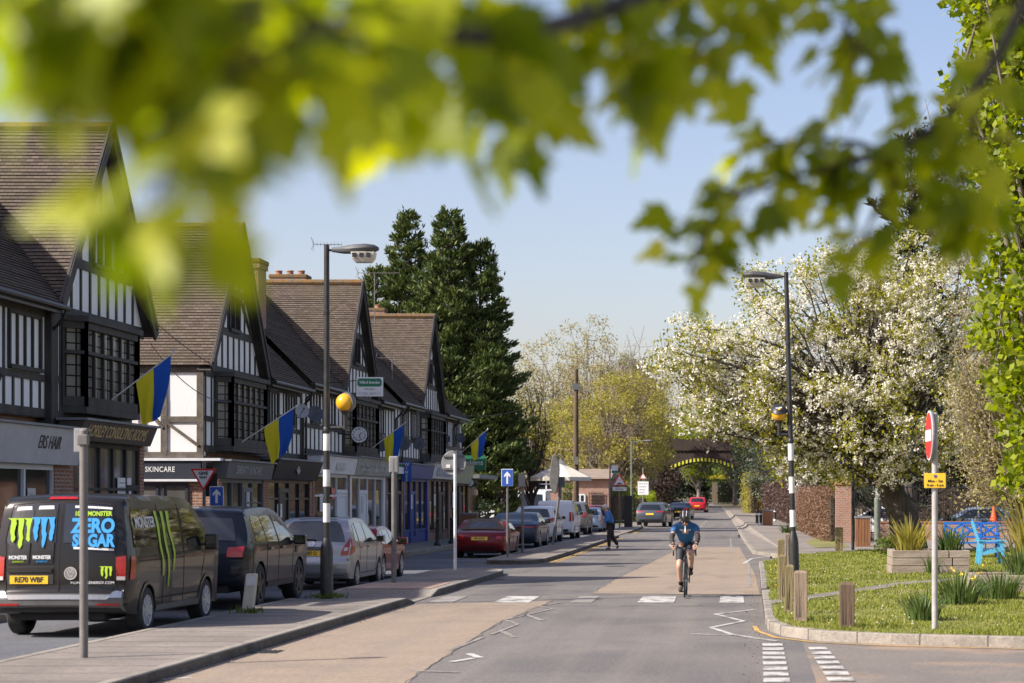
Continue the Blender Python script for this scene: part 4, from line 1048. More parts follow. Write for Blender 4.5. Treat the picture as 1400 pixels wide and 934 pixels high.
def build_van():
    t = thing('panel_van', 'black panel van with green and blue drink advertising on its rear doors', 'van', (-9.45,27.05,0), 'vehicles parked along the service road', rz=0.0)
    c = Car(.95, [(.10,.34),(.0,.40),(-.03,.52),(-.03,.60),(.03,.66),(.03,.80),(.04,1.0),(.06,1.25),(.13,1.6),(.19,1.84),(.27,1.93),(.45,1.97),(1.5,1.985),(2.8,1.97),(3.25,1.93),(3.55,1.82),(4.15,1.36),(4.3,1.23),(4.6,1.12),(4.82,.98),(4.9,.8),(4.9,.45),(4.8,.28)], .30, (.93,3.93), .335, 1.12, tuck=.16, plan=.07, bevel=.06, crown=.04)
    body = c.body('body', 'paint_van', t)
    # bumper
    k = MB()
    for z0, z1, o in ((.40,.56,.035),(.56,.62,.03)): pass
    bp = c.patch('bumper', 'trim_grey', t, [(-1,.36),(1,.36),(1,.62),(.88,.66),(.82,.60),(-.82,.60),(-.88,.66),(-1,.62)], 'b', off=.022)
    c.patch('bumper_step', 'alloy', bp, [(-.98,.56),(-.80,.56),(-.77,.535),(.77,.535),(.80,.56),(.98,.56),(.98,.64),(.86,.64),(.80,.585),(-.80,.585),(-.86,.64),(-.98,.64)], 'b', off=.03)
    for s in (-1, 1): c.patch('reflector', 'lamp_red', bp, [(s*.95,.445),(s*.62,.445),(s*.62,.475),(s*.95,.475)], 'b', off=.03)
    for s in (-1, 1):
        w = c.patch('rear_window', 'car_glass', t, [(s*.06,1.30),(s*.80,1.30),(s*.84,1.36),(s*.82,1.78),(s*.76,1.83),(s*.06,1.83)], 'b', off=.008)
        c.patch('tail_light', 'lamp_red', t, [(s*.995,.80),(s*.86,.80),(s*.84,1.13),(s*.985,1.16)], 'b', off=.016)
        c.patch('lamp_lens', 'lamp_clear', t, [(s*.99,.80),(s*.87,.80),(s*.868,.85),(s*.99,.85)], 'b', off=.022)
    c.seam(t, [(0,.64),(0,1.9)], 'b', .014); c.patch('brake_light', 'lamp_red', t, [(-.24,1.885),(.24,1.885),(.23,1.915),(-.23,1.915)], 'b', off=.016)
    for s in (-1,1): c.seam(t, [(s*.84,.64),(s*.83,1.2),(s*.87,1.36),(s*.84,1.84),(s*.05,1.87)], 'b', .01)
    both(lambda s: c.patch('tail_light', 'lamp_red', t, [(.10,.80),(.26,.82),(.28,1.14),(.14,1.16)], s, off=.012))
    # pair of drink cans printed on the left door, lettering on the right door
    for x, ink, sd in ((-.62,'ink_green',2),(-.25,'ink_blue',5)):
        can = c.patch('printed_can', 'ink_black', body, [(x-.16,1.02),(x+.16,1.02),(x+.17,1.10),(x+.17,1.72),(x+.13,1.80),(x-.13,1.80),(x-.17,1.72),(x-.17,1.10)], 'b', off=.014)
        claw(t, c, c.mount(x,1.44,.022), .30, .42, ink, sd)
        c.patch('can_lid', 'ink_white', t, [(x-.13,1.755),(x+.13,1.755),(x+.12,1.80),(x-.12,1.80)], 'b', off=.02)
        lettering(c, t, 'MONSTER', .070, 'ink_white', c.mount(x,1.10,.032), sx=.78, bold=.002); lettering(c, t, 'ENERGY', .035, ink, c.mount(x,1.045,.022), sx=1.2)
    lettering(c, t, '100% MONSTER', .088, 'ink_green', c.mount(.52,1.70,.02), sx=.82, bold=.003)
    lettering(c, t, 'ZERO', .27, 'ink_blue', c.mount(.52,1.53,.02), sx=.84, bold=.012); lettering(c, t, 'SUGAR', .235, 'ink_blue', c.mount(.52,1.33,.02), sx=.76, bold=.011)
    for z in (1.775,1.215): c.patch('printed_rule', 'ink_white', t, [(.22,z),(.82,z),(.82,z+.028),(.22,z+.028)], 'b', off=.014)
    claw(t, c, c.mount(.72,.90,.02), .16, .17, 'ink_green', 9); lettering(c, t, 'MONSTERENERGY.COM', .05, 'ink_white', c.mount(.52,.76,.02), sx=1.1)
    k = MB(); m = c.mount(.02+.17,.885,.02)
    k.lathe([(.088,0),(.088,.012),(.074,.012),(.074,0)], 24); 
    for a, b in (((-.05,.05),(-.012,-.055)),((-.012,-.055),(0,-.02)),((0,-.02),(.012,-.055)),((.012,-.055),(.05,.05)),((-.03,.062),(0,.0)),((0,0),(.03,.062))): k.beam((a[0],a[1],.006),(b[0],b[1],.006),.013,.01)
    k.v = [tuple(m @ Vector(p)) for p in k.v]; k.build('roundel', 'chrome', t, local=True)
    c.patch('plate_recess', 'trim_black', t, [(-.80,.74),(-.08,.74),(-.08,.98),(-.80,.98)], 'b', off=.01); c.patch('plate_handle', 'paint_van', t, [(-.80,.90),(-.1,.90),(-.1,.97),(-.80,.97)], 'b', off=.03)
    plate(c, t, -.45, .80, 'RE70 WBF')
    # side
    def side(s):
        c.patch('side_window', 'car_glass', t, [(.30,1.27),(1.62,1.27),(1.62,1.80),(.44,1.80),(.34,1.72)], s, off=.006)
        c.patch('side_window', 'car_glass', t, [(1.68,1.27),(2.62,1.27),(2.62,1.80),(1.68,1.80)], s, off=.006)
        c.patch('door_window', 'car_glass', t, [(2.74,1.25),(3.92,1.22),(3.62,1.56),(3.28,1.79),(2.74,1.80)], s, off=.006)
        c.seam(t, [(1.65,.36),(1.65,1.86)], s); c.seam(t, [(2.68,.36),(2.68,1.86)], s); c.seam(t, [(3.62,.72),(3.86,1.18),(3.9,1.24)], s); c.seam(t, [(.4,1.05),(2.66,1.05)], s, .016); c.seam(t, [(1.35,.50),(3.5,.50)], s, .02)
        c.patch('sill', 'trim_grey', t, [(1.33,.32),(3.52,.32),(3.52,.40),(1.33,.40)], s, off=.012)
        for y in c.wheels:
            a = arc_pts(y, c.arch*1.0, .36, zc=c.wr); o = arc_pts(y, c.arch+.05, .36, zc=c.wr)
            c.patch('arch_trim', 'paint_van', t, a+o[::-1], s, off=.014, step=.5)
        for y in (2.5, 2.82): c.patch('door_handle', 'trim_black', t, [(y-.11,1.10),(y+.11,1.10),(y+.11,1.14),(y-.11,1.14)], s, off=.03)
    both(side)
    m = c.side_mount(1.75,1.28,.02)
    for i, (x0, ln) in enumerate(((-.26,.95),(0.02,1.12),(.30,.9))):
        pts = []; r = random.Random(i+3); n = 12; k = MB()
        for j in range(n+1):
            q = j/n; y = .48-ln*q; cx = x0+.10*q+.03*math.sin(q*9+i); wd = (.055*(1-.75*q))+r.uniform(0,.012)
            pts.append((cx-wd, cx+wd, y))
        for (a,b,y),(a2,b2,y2) in zip(pts, pts[1:]):
            P = [c.side_mount(1.75+X,1.28+Y,.014).translation for X,Y in ((a,y),(b,y),(b2,y2),(a2,y2))]
            Q = [p+Vector((.004,0,0)) for p in P]
            k.add([tuple(p) for p in P+Q], [(3,2,1,0),(4,5,6,7),(0,1,5,4),(1,2,6,5),(2,3,7,6),(3,0,4,7)])
        k.build('claw_stroke', 'ink_green', t, local=True)
    lettering(c, t, 'MONSTER', .22, 'ink_white', c.side_mount(.95,1.60,.02), sx=.9, bold=.002)
    c.wheels_on(t, 'hubcap', 9); c.mirror(t, 3.72, 1.24, 'trim_black', (.19,.14,.24))
    k = MB(); k.tube([(.9*.95,.35,1.9),(.9*.95,.36,1.93)], .01, 5); k.build('hinge', 'trim_black', t, local=True)
    return t
build_van()
# ------------------------------------------------------------ dark off-roader
def build_suv():
    t = thing('parked_car', 'dark navy off-roader with black wheels parked in front of the black van', 'car', (-9.52,33.55,0), 'vehicles parked along the service road')
    c = Car(1.0, [(.14,.42),(.02,.5),(.0,.66),(.02,.9),(.05,1.08),(.16,1.22),(.36,1.6),(.40,1.68),(.55,1.745),(1.5,1.78),(2.2,1.77),(2.62,1.73),(2.95,1.62),(3.45,1.24),(3.58,1.18),(4.2,1.12),(4.62,1.03),(4.8,.85),(4.85,.62),(4.8,.34)], .36, (.92,3.86), .395, 1.12, tuck=.24, plan=.12, bevel=.07)
    c.body('body', 'paint_navy', t); c.patch('rear_window', 'car_glass', t, [(-.80,1.2),(.80,1.2),(.76,1.58),(-.76,1.58)], 'b', off=.01)
    for s in (-1,1): c.patch('tail_light', 'lamp_red', t, [(s*.99,.92),(s*.7,.92),(s*.7,1.08),(s*.985,1.1)], 'b', off=.014)
    plate(c, t, 0, .86, '')
    def side(s):
        for q in ([(.62,1.20),(1.35,1.18),(1.35,1.62),(.86,1.64),(.70,1.55)],[(1.42,1.18),(2.18,1.17),(2.2,1.63),(1.42,1.63)],[(2.27,1.17),(3.3,1.17),(3.02,1.42),(2.75,1.58),(2.5,1.63),(2.27,1.63)]): c.patch('side_window', 'car_glass', t, q, s)
        c.seam(t, [(1.38,.9),(1.38,.5),(1.38,1.15)], s); c.seam(t, [(2.23,.42),(2.23,1.66)], s); c.seam(t, [(3.3,.55),(3.32,1.15)], s); c.patch('sill', 'trim_black', t, [(1.4,.37),(3.38,.37),(3.38,.46),(1.4,.46)], s, off=.02)
        for y in (1.62,2.5): c.patch('door_handle', 'paint_navy', t, [(y-.1,1.02),(y+.1,1.02),(y+.1,1.06),(y-.1,1.06)], s, off=.03)
        c.patch('wing_vent', 'trim_black', t, [(3.45,.92),(3.62,.92),(3.66,1.05),(3.5,1.05)], s, off=.01)
    both(side); c.wheels_on(t, 'alloy_dark', 5, .26); c.mirror(t, 3.28, 1.14, 'paint_navy', (.22,.16,.18))
    k = MB()
    for x in (-.66,.66): k.tube([(x,.9,1.79),(x,1.1,1.83),(x,2.1,1.83),(x,2.35,1.79)], .016, 6)
    k.build('roof_rail', 'trim_black', t, local=True)
    return t
build_suv()
# ------------------------------------------------------------ silver hatchback
def build_hatch():
    t = thing('parked_car', 'silver hatchback parked beside the black and white banded lamp post', 'car', (-9.17,41.3,0), 'vehicles parked along the service road')
    c = Car(.838, [(.12,.24),(.03,.30),(.0,.44),(.0,.60),(.045,.68),(.06,.9),(.1,1.0),(.36,1.38),(.44,1.45),(.6,1.49),(1.2,1.525),(1.8,1.51),(2.15,1.44),(2.85,1.04),(3.05,.97),(3.5,.85),(3.74,.68),(3.83,.5),(3.8,.25)], .24, (.66,3.11), .295, .95, tuck=.24, plan=.13, bevel=.06)
    b = c.body('body', 'paint_silver', t)
    w = c.patch('rear_window', 'rear_glass', t, [(-.86,1.02),(.86,1.02),(.84,1.12),(.76,1.38),(.66,1.43),(-.66,1.43),(-.76,1.38),(-.84,1.12)], 'b', off=.01)
    k = MB(); p = c.mount(.1,1.03,.03).translation; q = c.mount(-.5,1.06,.03).translation; k.tube([p,q], .012, 6); k.build('wiper', 'trim_black', w, local=True)
    for s in (-1,1): c.patch('tail_light', 'lamp_red', t, [(s*.995,.74),(s*.78,.72),(s*.80,.82),(s*.90,1.0),(s*.99,1.12)], 'b', off=.012); c.patch('lamp_lens', 'lamp_clear', t, [(s*.95,.83),(s*.86,.82),(s*.87,.89),(s*.96,.9)], 'b', off=.018)
    both(lambda s: c.patch('tail_light', 'lamp_red', t, [(.07,.74),(.24,.80),(.30,1.02),(.2,1.12)], s, off=.008))
    bp = c.patch('bumper', 'paint_silver', t, [(-.98,.28),(.98,.28),(.99,.6),(.76,.6),(.70,.5),(-.70,.5),(-.76,.6),(-.99,.6)], 'b', off=.022)
    c.seam(bp, [(-.98,.6),(-.76,.6),(-.70,.5),(.70,.5),(.76,.6),(.98,.6)], 'b', .014); c.patch('lower_valance', 'trim_grey', bp, [(-.9,.25),(.9,.25),(.9,.31),(-.9,.31)], 'b', off=.028)
    c.patch('plate_recess', 'trim_grey', t, [(-.45,.70),(.55,.70),(.52,.90),(-.42,.90)], 'b', off=.004); plate(c, t, -.06, .765, 'BD07 O', off=.016)
    k = MB(); m = c.mount(0,.955,.012)
    for a, d in (((-.03,-.025),(-.035,.03)),((.03,-.025),(.035,.03)),((-.032,0),(.032,0))): k.beam((a[0],a[1],.004),(d[0],d[1],.004),.012,.008)
    k.lathe([(.06,0),(.06,.008),(.05,.008),(.05,0)], 20); k.v = [tuple(m @ Vector(p)) for p in k.v]; k.build('badge', 'chrome', t, local=True)
    def side(s):
        for q in ([(.42,1.06),(.80,1.03),(.84,1.38),(.66,1.38)],[(.88,1.03),(1.62,1.0),(1.64,1.41),(.92,1.41)],[(1.70,1.0),(2.72,1.0),(2.45,1.16),(2.1,1.36),(1.70,1.41)]): c.patch('side_window', 'car_glass', t, q, s)
        c.seam(t, [(1.66,.32),(1.66,1.43)], s); c.seam(t, [(.95,.62),(.84,.95),(.86,1.42)], s); c.seam(t, [(2.72,.35),(2.78,1.0)], s); c.seam(t, [(1.05,.34),(2.72,.34)], s)
        for y in (1.12,1.86): c.patch('door_handle', 'paint_silver', t, [(y-.09,.86),(y+.09,.86),(y+.09,.9),(y-.09,.9)], s, off=.025)
    both(side); c.wheels_on(t, 'alloy', 7, .19); c.mirror(t, 2.55, 1.02, 'paint_silver', (.2,.15,.15))
    k = MB(); k.box(-.4,.4,.62,.70,1.51,1.53); k.build('rear_spoiler', 'trim_black', t, local=True)
    return t
build_hatch()
# ------------------------------------------------------------ simpler builder for the cars further off
def simple_car(label, loc, W, top, zb, wheels, wr, belt, paintm, windows, rear, lights, pl, kw={}, mirror=None, rz=0.0, rim='alloy', rearm='car_glass', group='vehicles parked along the service road', text_=None, roof=None, cat='car', name='parked_car'):
    t = thing(name, label, cat, (loc[0],loc[1],gz(loc[1])), group, rz)
    c = Car(W, top, zb, wheels, wr, belt, **kw)
    c.body('body', paintm, t)
    if rear: c.patch('rear_window', rearm, t, rear, 'b', off=.01)
    for s in (-1,1): c.patch('tail_light', 'lamp_red', t, [(s*a,b) for a, b in lights], 'b', off=.014)
    y0 = max(.03, c.edge(lights[0][1])+.03); z0, z1 = min(b for a,b in lights), max(b for a,b in lights)
    both(lambda s: c.patch('tail_light', 'lamp_red', t, [(y0,z0+.01),(y0+.16,z0+.03),(y0+.16,z1-.01),(y0+.02,z1)], s, off=.008))
    if pl: plate(c, t, 0, pl, text_ or '')
    c.patch('bumper_insert', 'trim_black', t, [(-.8,zb+.03),(.8,zb+.03),(.84,zb+.16),(-.84,zb+.16)], 'b', off=.02)
    both(lambda s: [c.patch('side_window', 'car_glass', t, q, s) for q in windows])
    both(lambda s: c.seam(t, [(sum(wheels)/2,zb+.08),(sum(wheels)/2+.02,belt)], s))
    c.wheels_on(t, rim, 5, .22)
    if mirror: c.mirror(t, mirror[0], mirror[1], paintm)
    return t, c
SALOON = [(.10,.24),(.02,.34),(.0,.55),(.02,.78),(.08,.92),(.4,1.0),(.75,1.08),(1.3,1.32),(1.7,1.39),(2.2,1.38),(2.55,1.30),(3.2,.98),(3.4,.93),(4.1,.85),(4.6,.70),(4.75,.52),(4.7,.24)]
HATCH = [(.10,.26),(.02,.36),(.0,.6),(.04,.9),(.12,1.02),(.42,1.4),(.55,1.48),(1.2,1.54),(1.9,1.52),(2.25,1.45),(2.95,1.06),(3.1,1.01),(3.8,.9),(4.2,.74),(4.3,.55),(4.25,.28)]
SUVT = [(.12,.38),(.02,.48),(.0,.7),(.03,1.0),(.08,1.12),(.26,1.52),(.34,1.66),(.5,1.73),(1.5,1.76),(2.2,1.74),(2.6,1.64),(3.15,1.22),(3.3,1.16),(4.0,1.08),(4.5,.94),(4.62,.7),(4.58,.34)]
WIN_H = [[(.5,1.08),(.95,1.04),(1.0,1.42),(.72,1.40)],[(1.03,1.04),(1.78,1.02),(1.8,1.43),(1.08,1.43)],[(1.86,1.02),(2.82,1.03),(2.5,1.22),(2.2,1.40),(1.86,1.43)]]
WIN_S = [[(.42,1.22),(1.05,1.18),(1.08,1.62),(.62,1.62)],[(1.12,1.18),(2.0,1.16),(2.02,1.63),(1.14,1.63)],[(2.09,1.16),(3.05,1.16),(2.7,1.45),(2.45,1.6),(2.09,1.63)]]
LH = [(.99,.82),(.72,.84),(.76,1.0),(.97,1.04)]; LS = [(.99,.95),(.82,.95),(.84,1.2),(.97,1.22)]
simple_car('low dark red car tucked ahead of the silver hatchback', (-9.42,45.5), .86, [(a*.9,b*.84) for a,b in HATCH], .22, (.66,3.05), .31, .83, 'paint_red', [[(p[0]*.9,p[1]*.84) for p in q] for q in WIN_H], [(-.8,.92),(.8,.92),(.72,1.18),(-.72,1.18)], [(a,b*.84) for a,b in LH], .55, mirror=(2.4,.88), kw=dict(plan=.14))
# convertible
t, c = simple_car('maroon convertible with a brown fabric roof parked near the blue arrow sign', (-8.78,63.8), .86, [(.12,.24),(.02,.34),(.0,.5),(.03,.68),(.1,.8),(.3,.86),(.72,.90),(.95,1.0),(1.25,1.19),(1.6,1.245),(1.95,1.23),(2.15,1.17),(2.6,.92),(2.75,.87),(3.4,.78),(3.8,.62),(3.98,.46),(3.94,.22)], .2, (.78,3.1), .31, .86, 'paint_maroon', [[(1.3,.93),(2.45,.9),(2.1,1.12),(1.35,1.15)]], None, [(.97,.62),(.70,.60),(.70,.70),(.94,.72)], .62, mirror=(2.35,.9), kw=dict(plan=.16, bevel=.09), text_='V9 UWG', rim='alloy_dark')
st = c.patch('fabric_roof', 'soft_top', t, [(-.86,.90),(.86,.90),(.84,1.0),(.78,1.16),(.74,1.235),(-.74,1.235),(-.78,1.16),(-.84,1.0)], 'b', off=.02)
c.patch('rear_window', 'rear_glass', st, [(-.56,.95),(.56,.95),(.5,1.13),(-.5,1.13)], 'b', off=.03)
both(lambda s: c.patch('fabric_roof_side', 'soft_top', t, [(.85,.92),(1.3,.92),(1.36,1.16),(2.05,1.13),(2.1,1.17),(1.9,1.2),(1.3,1.17)], s, off=.008))
simple_car('dark blue low coupe behind the maroon convertible', (-9.25,76.6), .96, SALOON, .22, (.9,3.75), .34, .92, 'paint_darkblue', [[(.95,1.03),(1.9,1.0),(1.9,1.27),(1.35,1.26)],[(1.97,1.0),(2.95,.98),(2.5,1.2),(1.97,1.28)]], [(-.74,1.0),(.74,1.0),(.66,1.3),(-.66,1.3)], [(.97,.78),(.1,.79),(.1,.83),(.97,.84)], .55, mirror=(2.75,1.0))
simple_car('white crossover between the dark blue coupe and the small white van', (-9.55,86.5), .93, [(a,b*1.04) for a,b in HATCH], .3, (.74,3.4), .34, 1.0, 'paint_white', WIN_H, [(-.8,1.1),(.8,1.1),(.72,1.46),(-.72,1.46)], [(.99,.9),(.55,.94),(.6,1.02),(.97,1.1)], .75, mirror=(2.7,1.05), rearm='rear_glass')
simple_car('small white panel van parked behind the white crossover', (-9.4,94.0), .91, [(.1,.32),(.02,.4),(.0,.6),(.03,1.0),(.08,1.4),(.16,1.74),(.3,1.81),(1.5,1.84),(2.2,1.81),(2.6,1.68),(3.2,1.2),(3.35,1.12),(4.0,1.0),(4.35,.8),(4.4,.55),(4.35,.3)], .3, (.8,3.5), .32, 1.1, 'paint_white', [[(1.75,1.18),(3.0,1.16),(2.65,1.45),(2.4,1.62),(1.75,1.66)]], None, [(.99,.85),(.86,.85),(.86,1.3),(.96,1.3)], .7, mirror=(2.9,1.18), cat='van', name='panel_van', kw=dict(tuck=.14))
simple_car('grey-brown off-roader parked ahead of the small white van', (-9.7,104.5), .94, SUVT, .38, (.85,3.6), .38, 1.1, 'paint_grey', WIN_S, [(-.8,1.2),(.8,1.2),(.74,1.62),(-.74,1.62)], LS, .8, mirror=(2.95,1.18))
simple_car('red hatchback partly hidden past the grey-brown off-roader', (-9.5,118.0), .88, HATCH, .27, (.72,3.4), .32, .97, 'paint_brightred', WIN_H, [(-.8,1.08),(.8,1.08),(.72,1.4),(-.72,1.4)], LH, .62)
simple_car('pale blue hatchback glimpsed behind the walking man', (-9.35,112.0), .84, [(a*.9,b*.93) for a,b in HATCH], .25, (.65,3.05), .3, .92, 'paint_skyblue', [[(p[0]*.9,p[1]*.93) for p in q] for q in WIN_H], [(-.8,1.0),(.8,1.0),(.72,1.3),(-.72,1.3)], [(.99,.76),(.72,.78),(.76,.93),(.97,.97)], .55)
simple_car('slate grey crossover with a sloping roof at the end of the parked row', (-6.85,131.5), .97, [(.14,.36),(.02,.46),(.0,.66),(.03,.92),(.12,1.1),(.5,1.48),(.62,1.56),(1.0,1.62),(1.7,1.67),(2.3,1.64),(2.7,1.55),(3.3,1.16),(3.45,1.1),(4.2,1.0),(4.65,.84),(4.78,.6),(4.72,.34)], .34, (.9,3.75), .385, 1.06, 'paint_slate', [[(.75,1.16),(1.3,1.12),(1.34,1.5),(1.05,1.48)],[(1.38,1.12),(2.15,1.1),(2.17,1.54),(1.4,1.54)],[(2.24,1.1),(3.15,1.12),(2.8,1.35),(2.5,1.52),(2.24,1.54)]], [(-.78,1.14),(.78,1.14),(.7,1.48),(-.7,1.48)], [(.98,.98),(.4,1.0),(.4,1.04),(.98,1.08)], .86, mirror=(3.05,1.14), rz=-.10, text_='', rim='alloy_dark', group='cars on the far road')
simple_car('dark saloon ahead of the slate grey crossover', (-6.3,166.0), .92, SALOON, .24, (.9,3.7), .33, .92, 'paint_navy', [[(.95,1.03),(1.9,1.0),(1.9,1.27),(1.35,1.26)],[(1.97,1.0),(2.95,.98),(2.5,1.2),(1.97,1.28)]], [(-.74,1.0),(.74,1.0),(.66,1.3),(-.66,1.3)], [(.97,.74),(.5,.76),(.5,.9),(.96,.92)], .6, rz=-.08, group='cars on the far road')
simple_car('bright red car farthest along the road near the bridge', (-5.75,203.0), .9, [(a,b*1.05) for a,b in HATCH], .28, (.74,3.4), .33, 1.0, 'paint_brightred', WIN_H, [(-.8,1.1),(.8,1.1),(.72,1.46),(-.72,1.46)], LH, .7, rz=-.05, group='cars on the far road')
# white delivery van facing the camera beyond the parade
VANT = [(.10,.34),(.0,.42),(-.0,.60),(.03,1.0),(.06,1.5),(.12,2.2),(.2,2.38),(.45,2.42),(2.5,2.44),(3.3,2.4),(3.7,2.25),(4.35,1.5),(4.55,1.3),(5.1,1.12),(5.25,.9),(5.28,.5),(5.2,.3)]
t = thing('delivery_van', 'tall white delivery van facing the camera past the shops', 'van', (-14.1,130,gz(128)), rz=PI)
c = Car(1.0, VANT, .32, (1.0,4.3), .35, 1.2, tuck=.12, plan=.08, bevel=.07); c.body('body', 'paint_white', t)
c.patch('windscreen', 'car_glass', t, [(-.86,1.42),(.86,1.42),(.80,2.18),(-.80,2.18)], 'f', off=.012); c.patch('grille', 'trim_black', t, [(-.7,.55),(.7,.55),(.6,.9),(-.6,.9)], 'f', off=.012)
for s in (-1,1): c.patch('headlight', 'lamp_clear', t, [(s*.95,.85),(s*.65,.88),(s*.7,1.08),(s*.92,1.12)], 'f', off=.014)
both(lambda s: c.patch('door_window', 'car_glass', t, [(3.1,1.3),(4.3,1.3),(3.8,1.95),(3.1,1.95)], s)); c.wheels_on(t, 'hubcap', 7); c.mirror(t, 4.2, 1.4, 'trim_black', (.2,.18,.3))
t2 = dup(t, loc=(-16.9,134,gz(134)), rz=PI*.5, label='white delivery van standing side-on at the left, behind the canopy posts')
# cars behind the railings on the right
for i, (x, y, lab) in enumerate(((8.2,99,'white car behind the railings, nearer the brick pier'),(12.6,97,'silver-blue car behind the railings and the leaning tree trunk'),(15.8,98,'white car behind the railings at the right, above the blue bench'))):
    simple_car(lab, (x,y), .9, HATCH, .27, (.72,3.4), .33, 1.0, ('paint_white','paint_skyblue','paint_white')[i], WIN_H, [(-.8,1.08),(.8,1.08),(.72,1.4),(-.72,1.4)], LH, .62, rz=R((80,95,70)[i]), group='cars in the car park behind the railings')
# ================================================================ street furniture
mat('pole_black', (0.016,0.016,0.017), (0.032,0.031,0.03), 8, rough=0.45); mat('pole_white', (0.74,0.73,0.70), (0.6,0.58,0.55), 6, rough=0.5); mat('pole_grey', (0.17,0.158,0.145), (0.12,0.113,0.105), 5, rough=0.55, bump=0.1); mat('pole_green', (0.17,0.19,0.15), (0.12,0.135,0.11), 5, rough=0.6)
mat('lamp_hood', (0.075,0.075,0.08), (0.05,0.05,0.055), 6, rough=0.5); mat('lamp_bowl', (0.55,0.52,0.44), (0.45,0.42,0.36), 9, rough=0.25); mat('beacon_amber', (0.80,0.44,0.02), (0.70,0.36,0.015), 5, rough=0.25, coat=0.4)
mat('oak_post', (0.17,0.125,0.085), (0.28,0.215,0.15), 5.0, rough=0.9, bump=0.6, bscale=30, stretch=(1,1,0.12)); mat('oak_dark', (0.075,0.05,0.032), (0.14,0.095,0.06), 5.0, rough=0.9, bump=0.6, bscale=30, stretch=(1,1,0.12)); mat('oak_moss', (0.16,0.13,0.06), (0.24,0.19,0.10), 6.0, rough=0.95, bump=0.6, bscale=30, stretch=(1,1,0.15))
mat('concrete', (0.62,0.56,0.45), (0.5,0.45,0.36), 5, rough=0.9, bump=0.3)
mat('timber_bin', (0.26,0.12,0.05), (0.19,0.085,0.04), 5, rough=0.7, stretch=(4,4,0.5)); mat('sleeper', (0.22,0.175,0.135), (0.33,0.275,0.22), 3.5, rough=0.9, bump=0.6, bscale=22, stretch=(0.3,1,1.5))
def pole(parent, x, y, z0, z1, r0, r1=None, m='pole_grey', name='pole', top=None):
    k = MB(); tx, ty = top if top else (x, y)
    k.tube([(x,y,z0),(tx,ty,z1)], [r0, r1 or r0], 12); k.ball((tx,ty,z1), r1 or r0, 10, (1,1,.5))
    return k.build(name, m, parent, smooth=True)
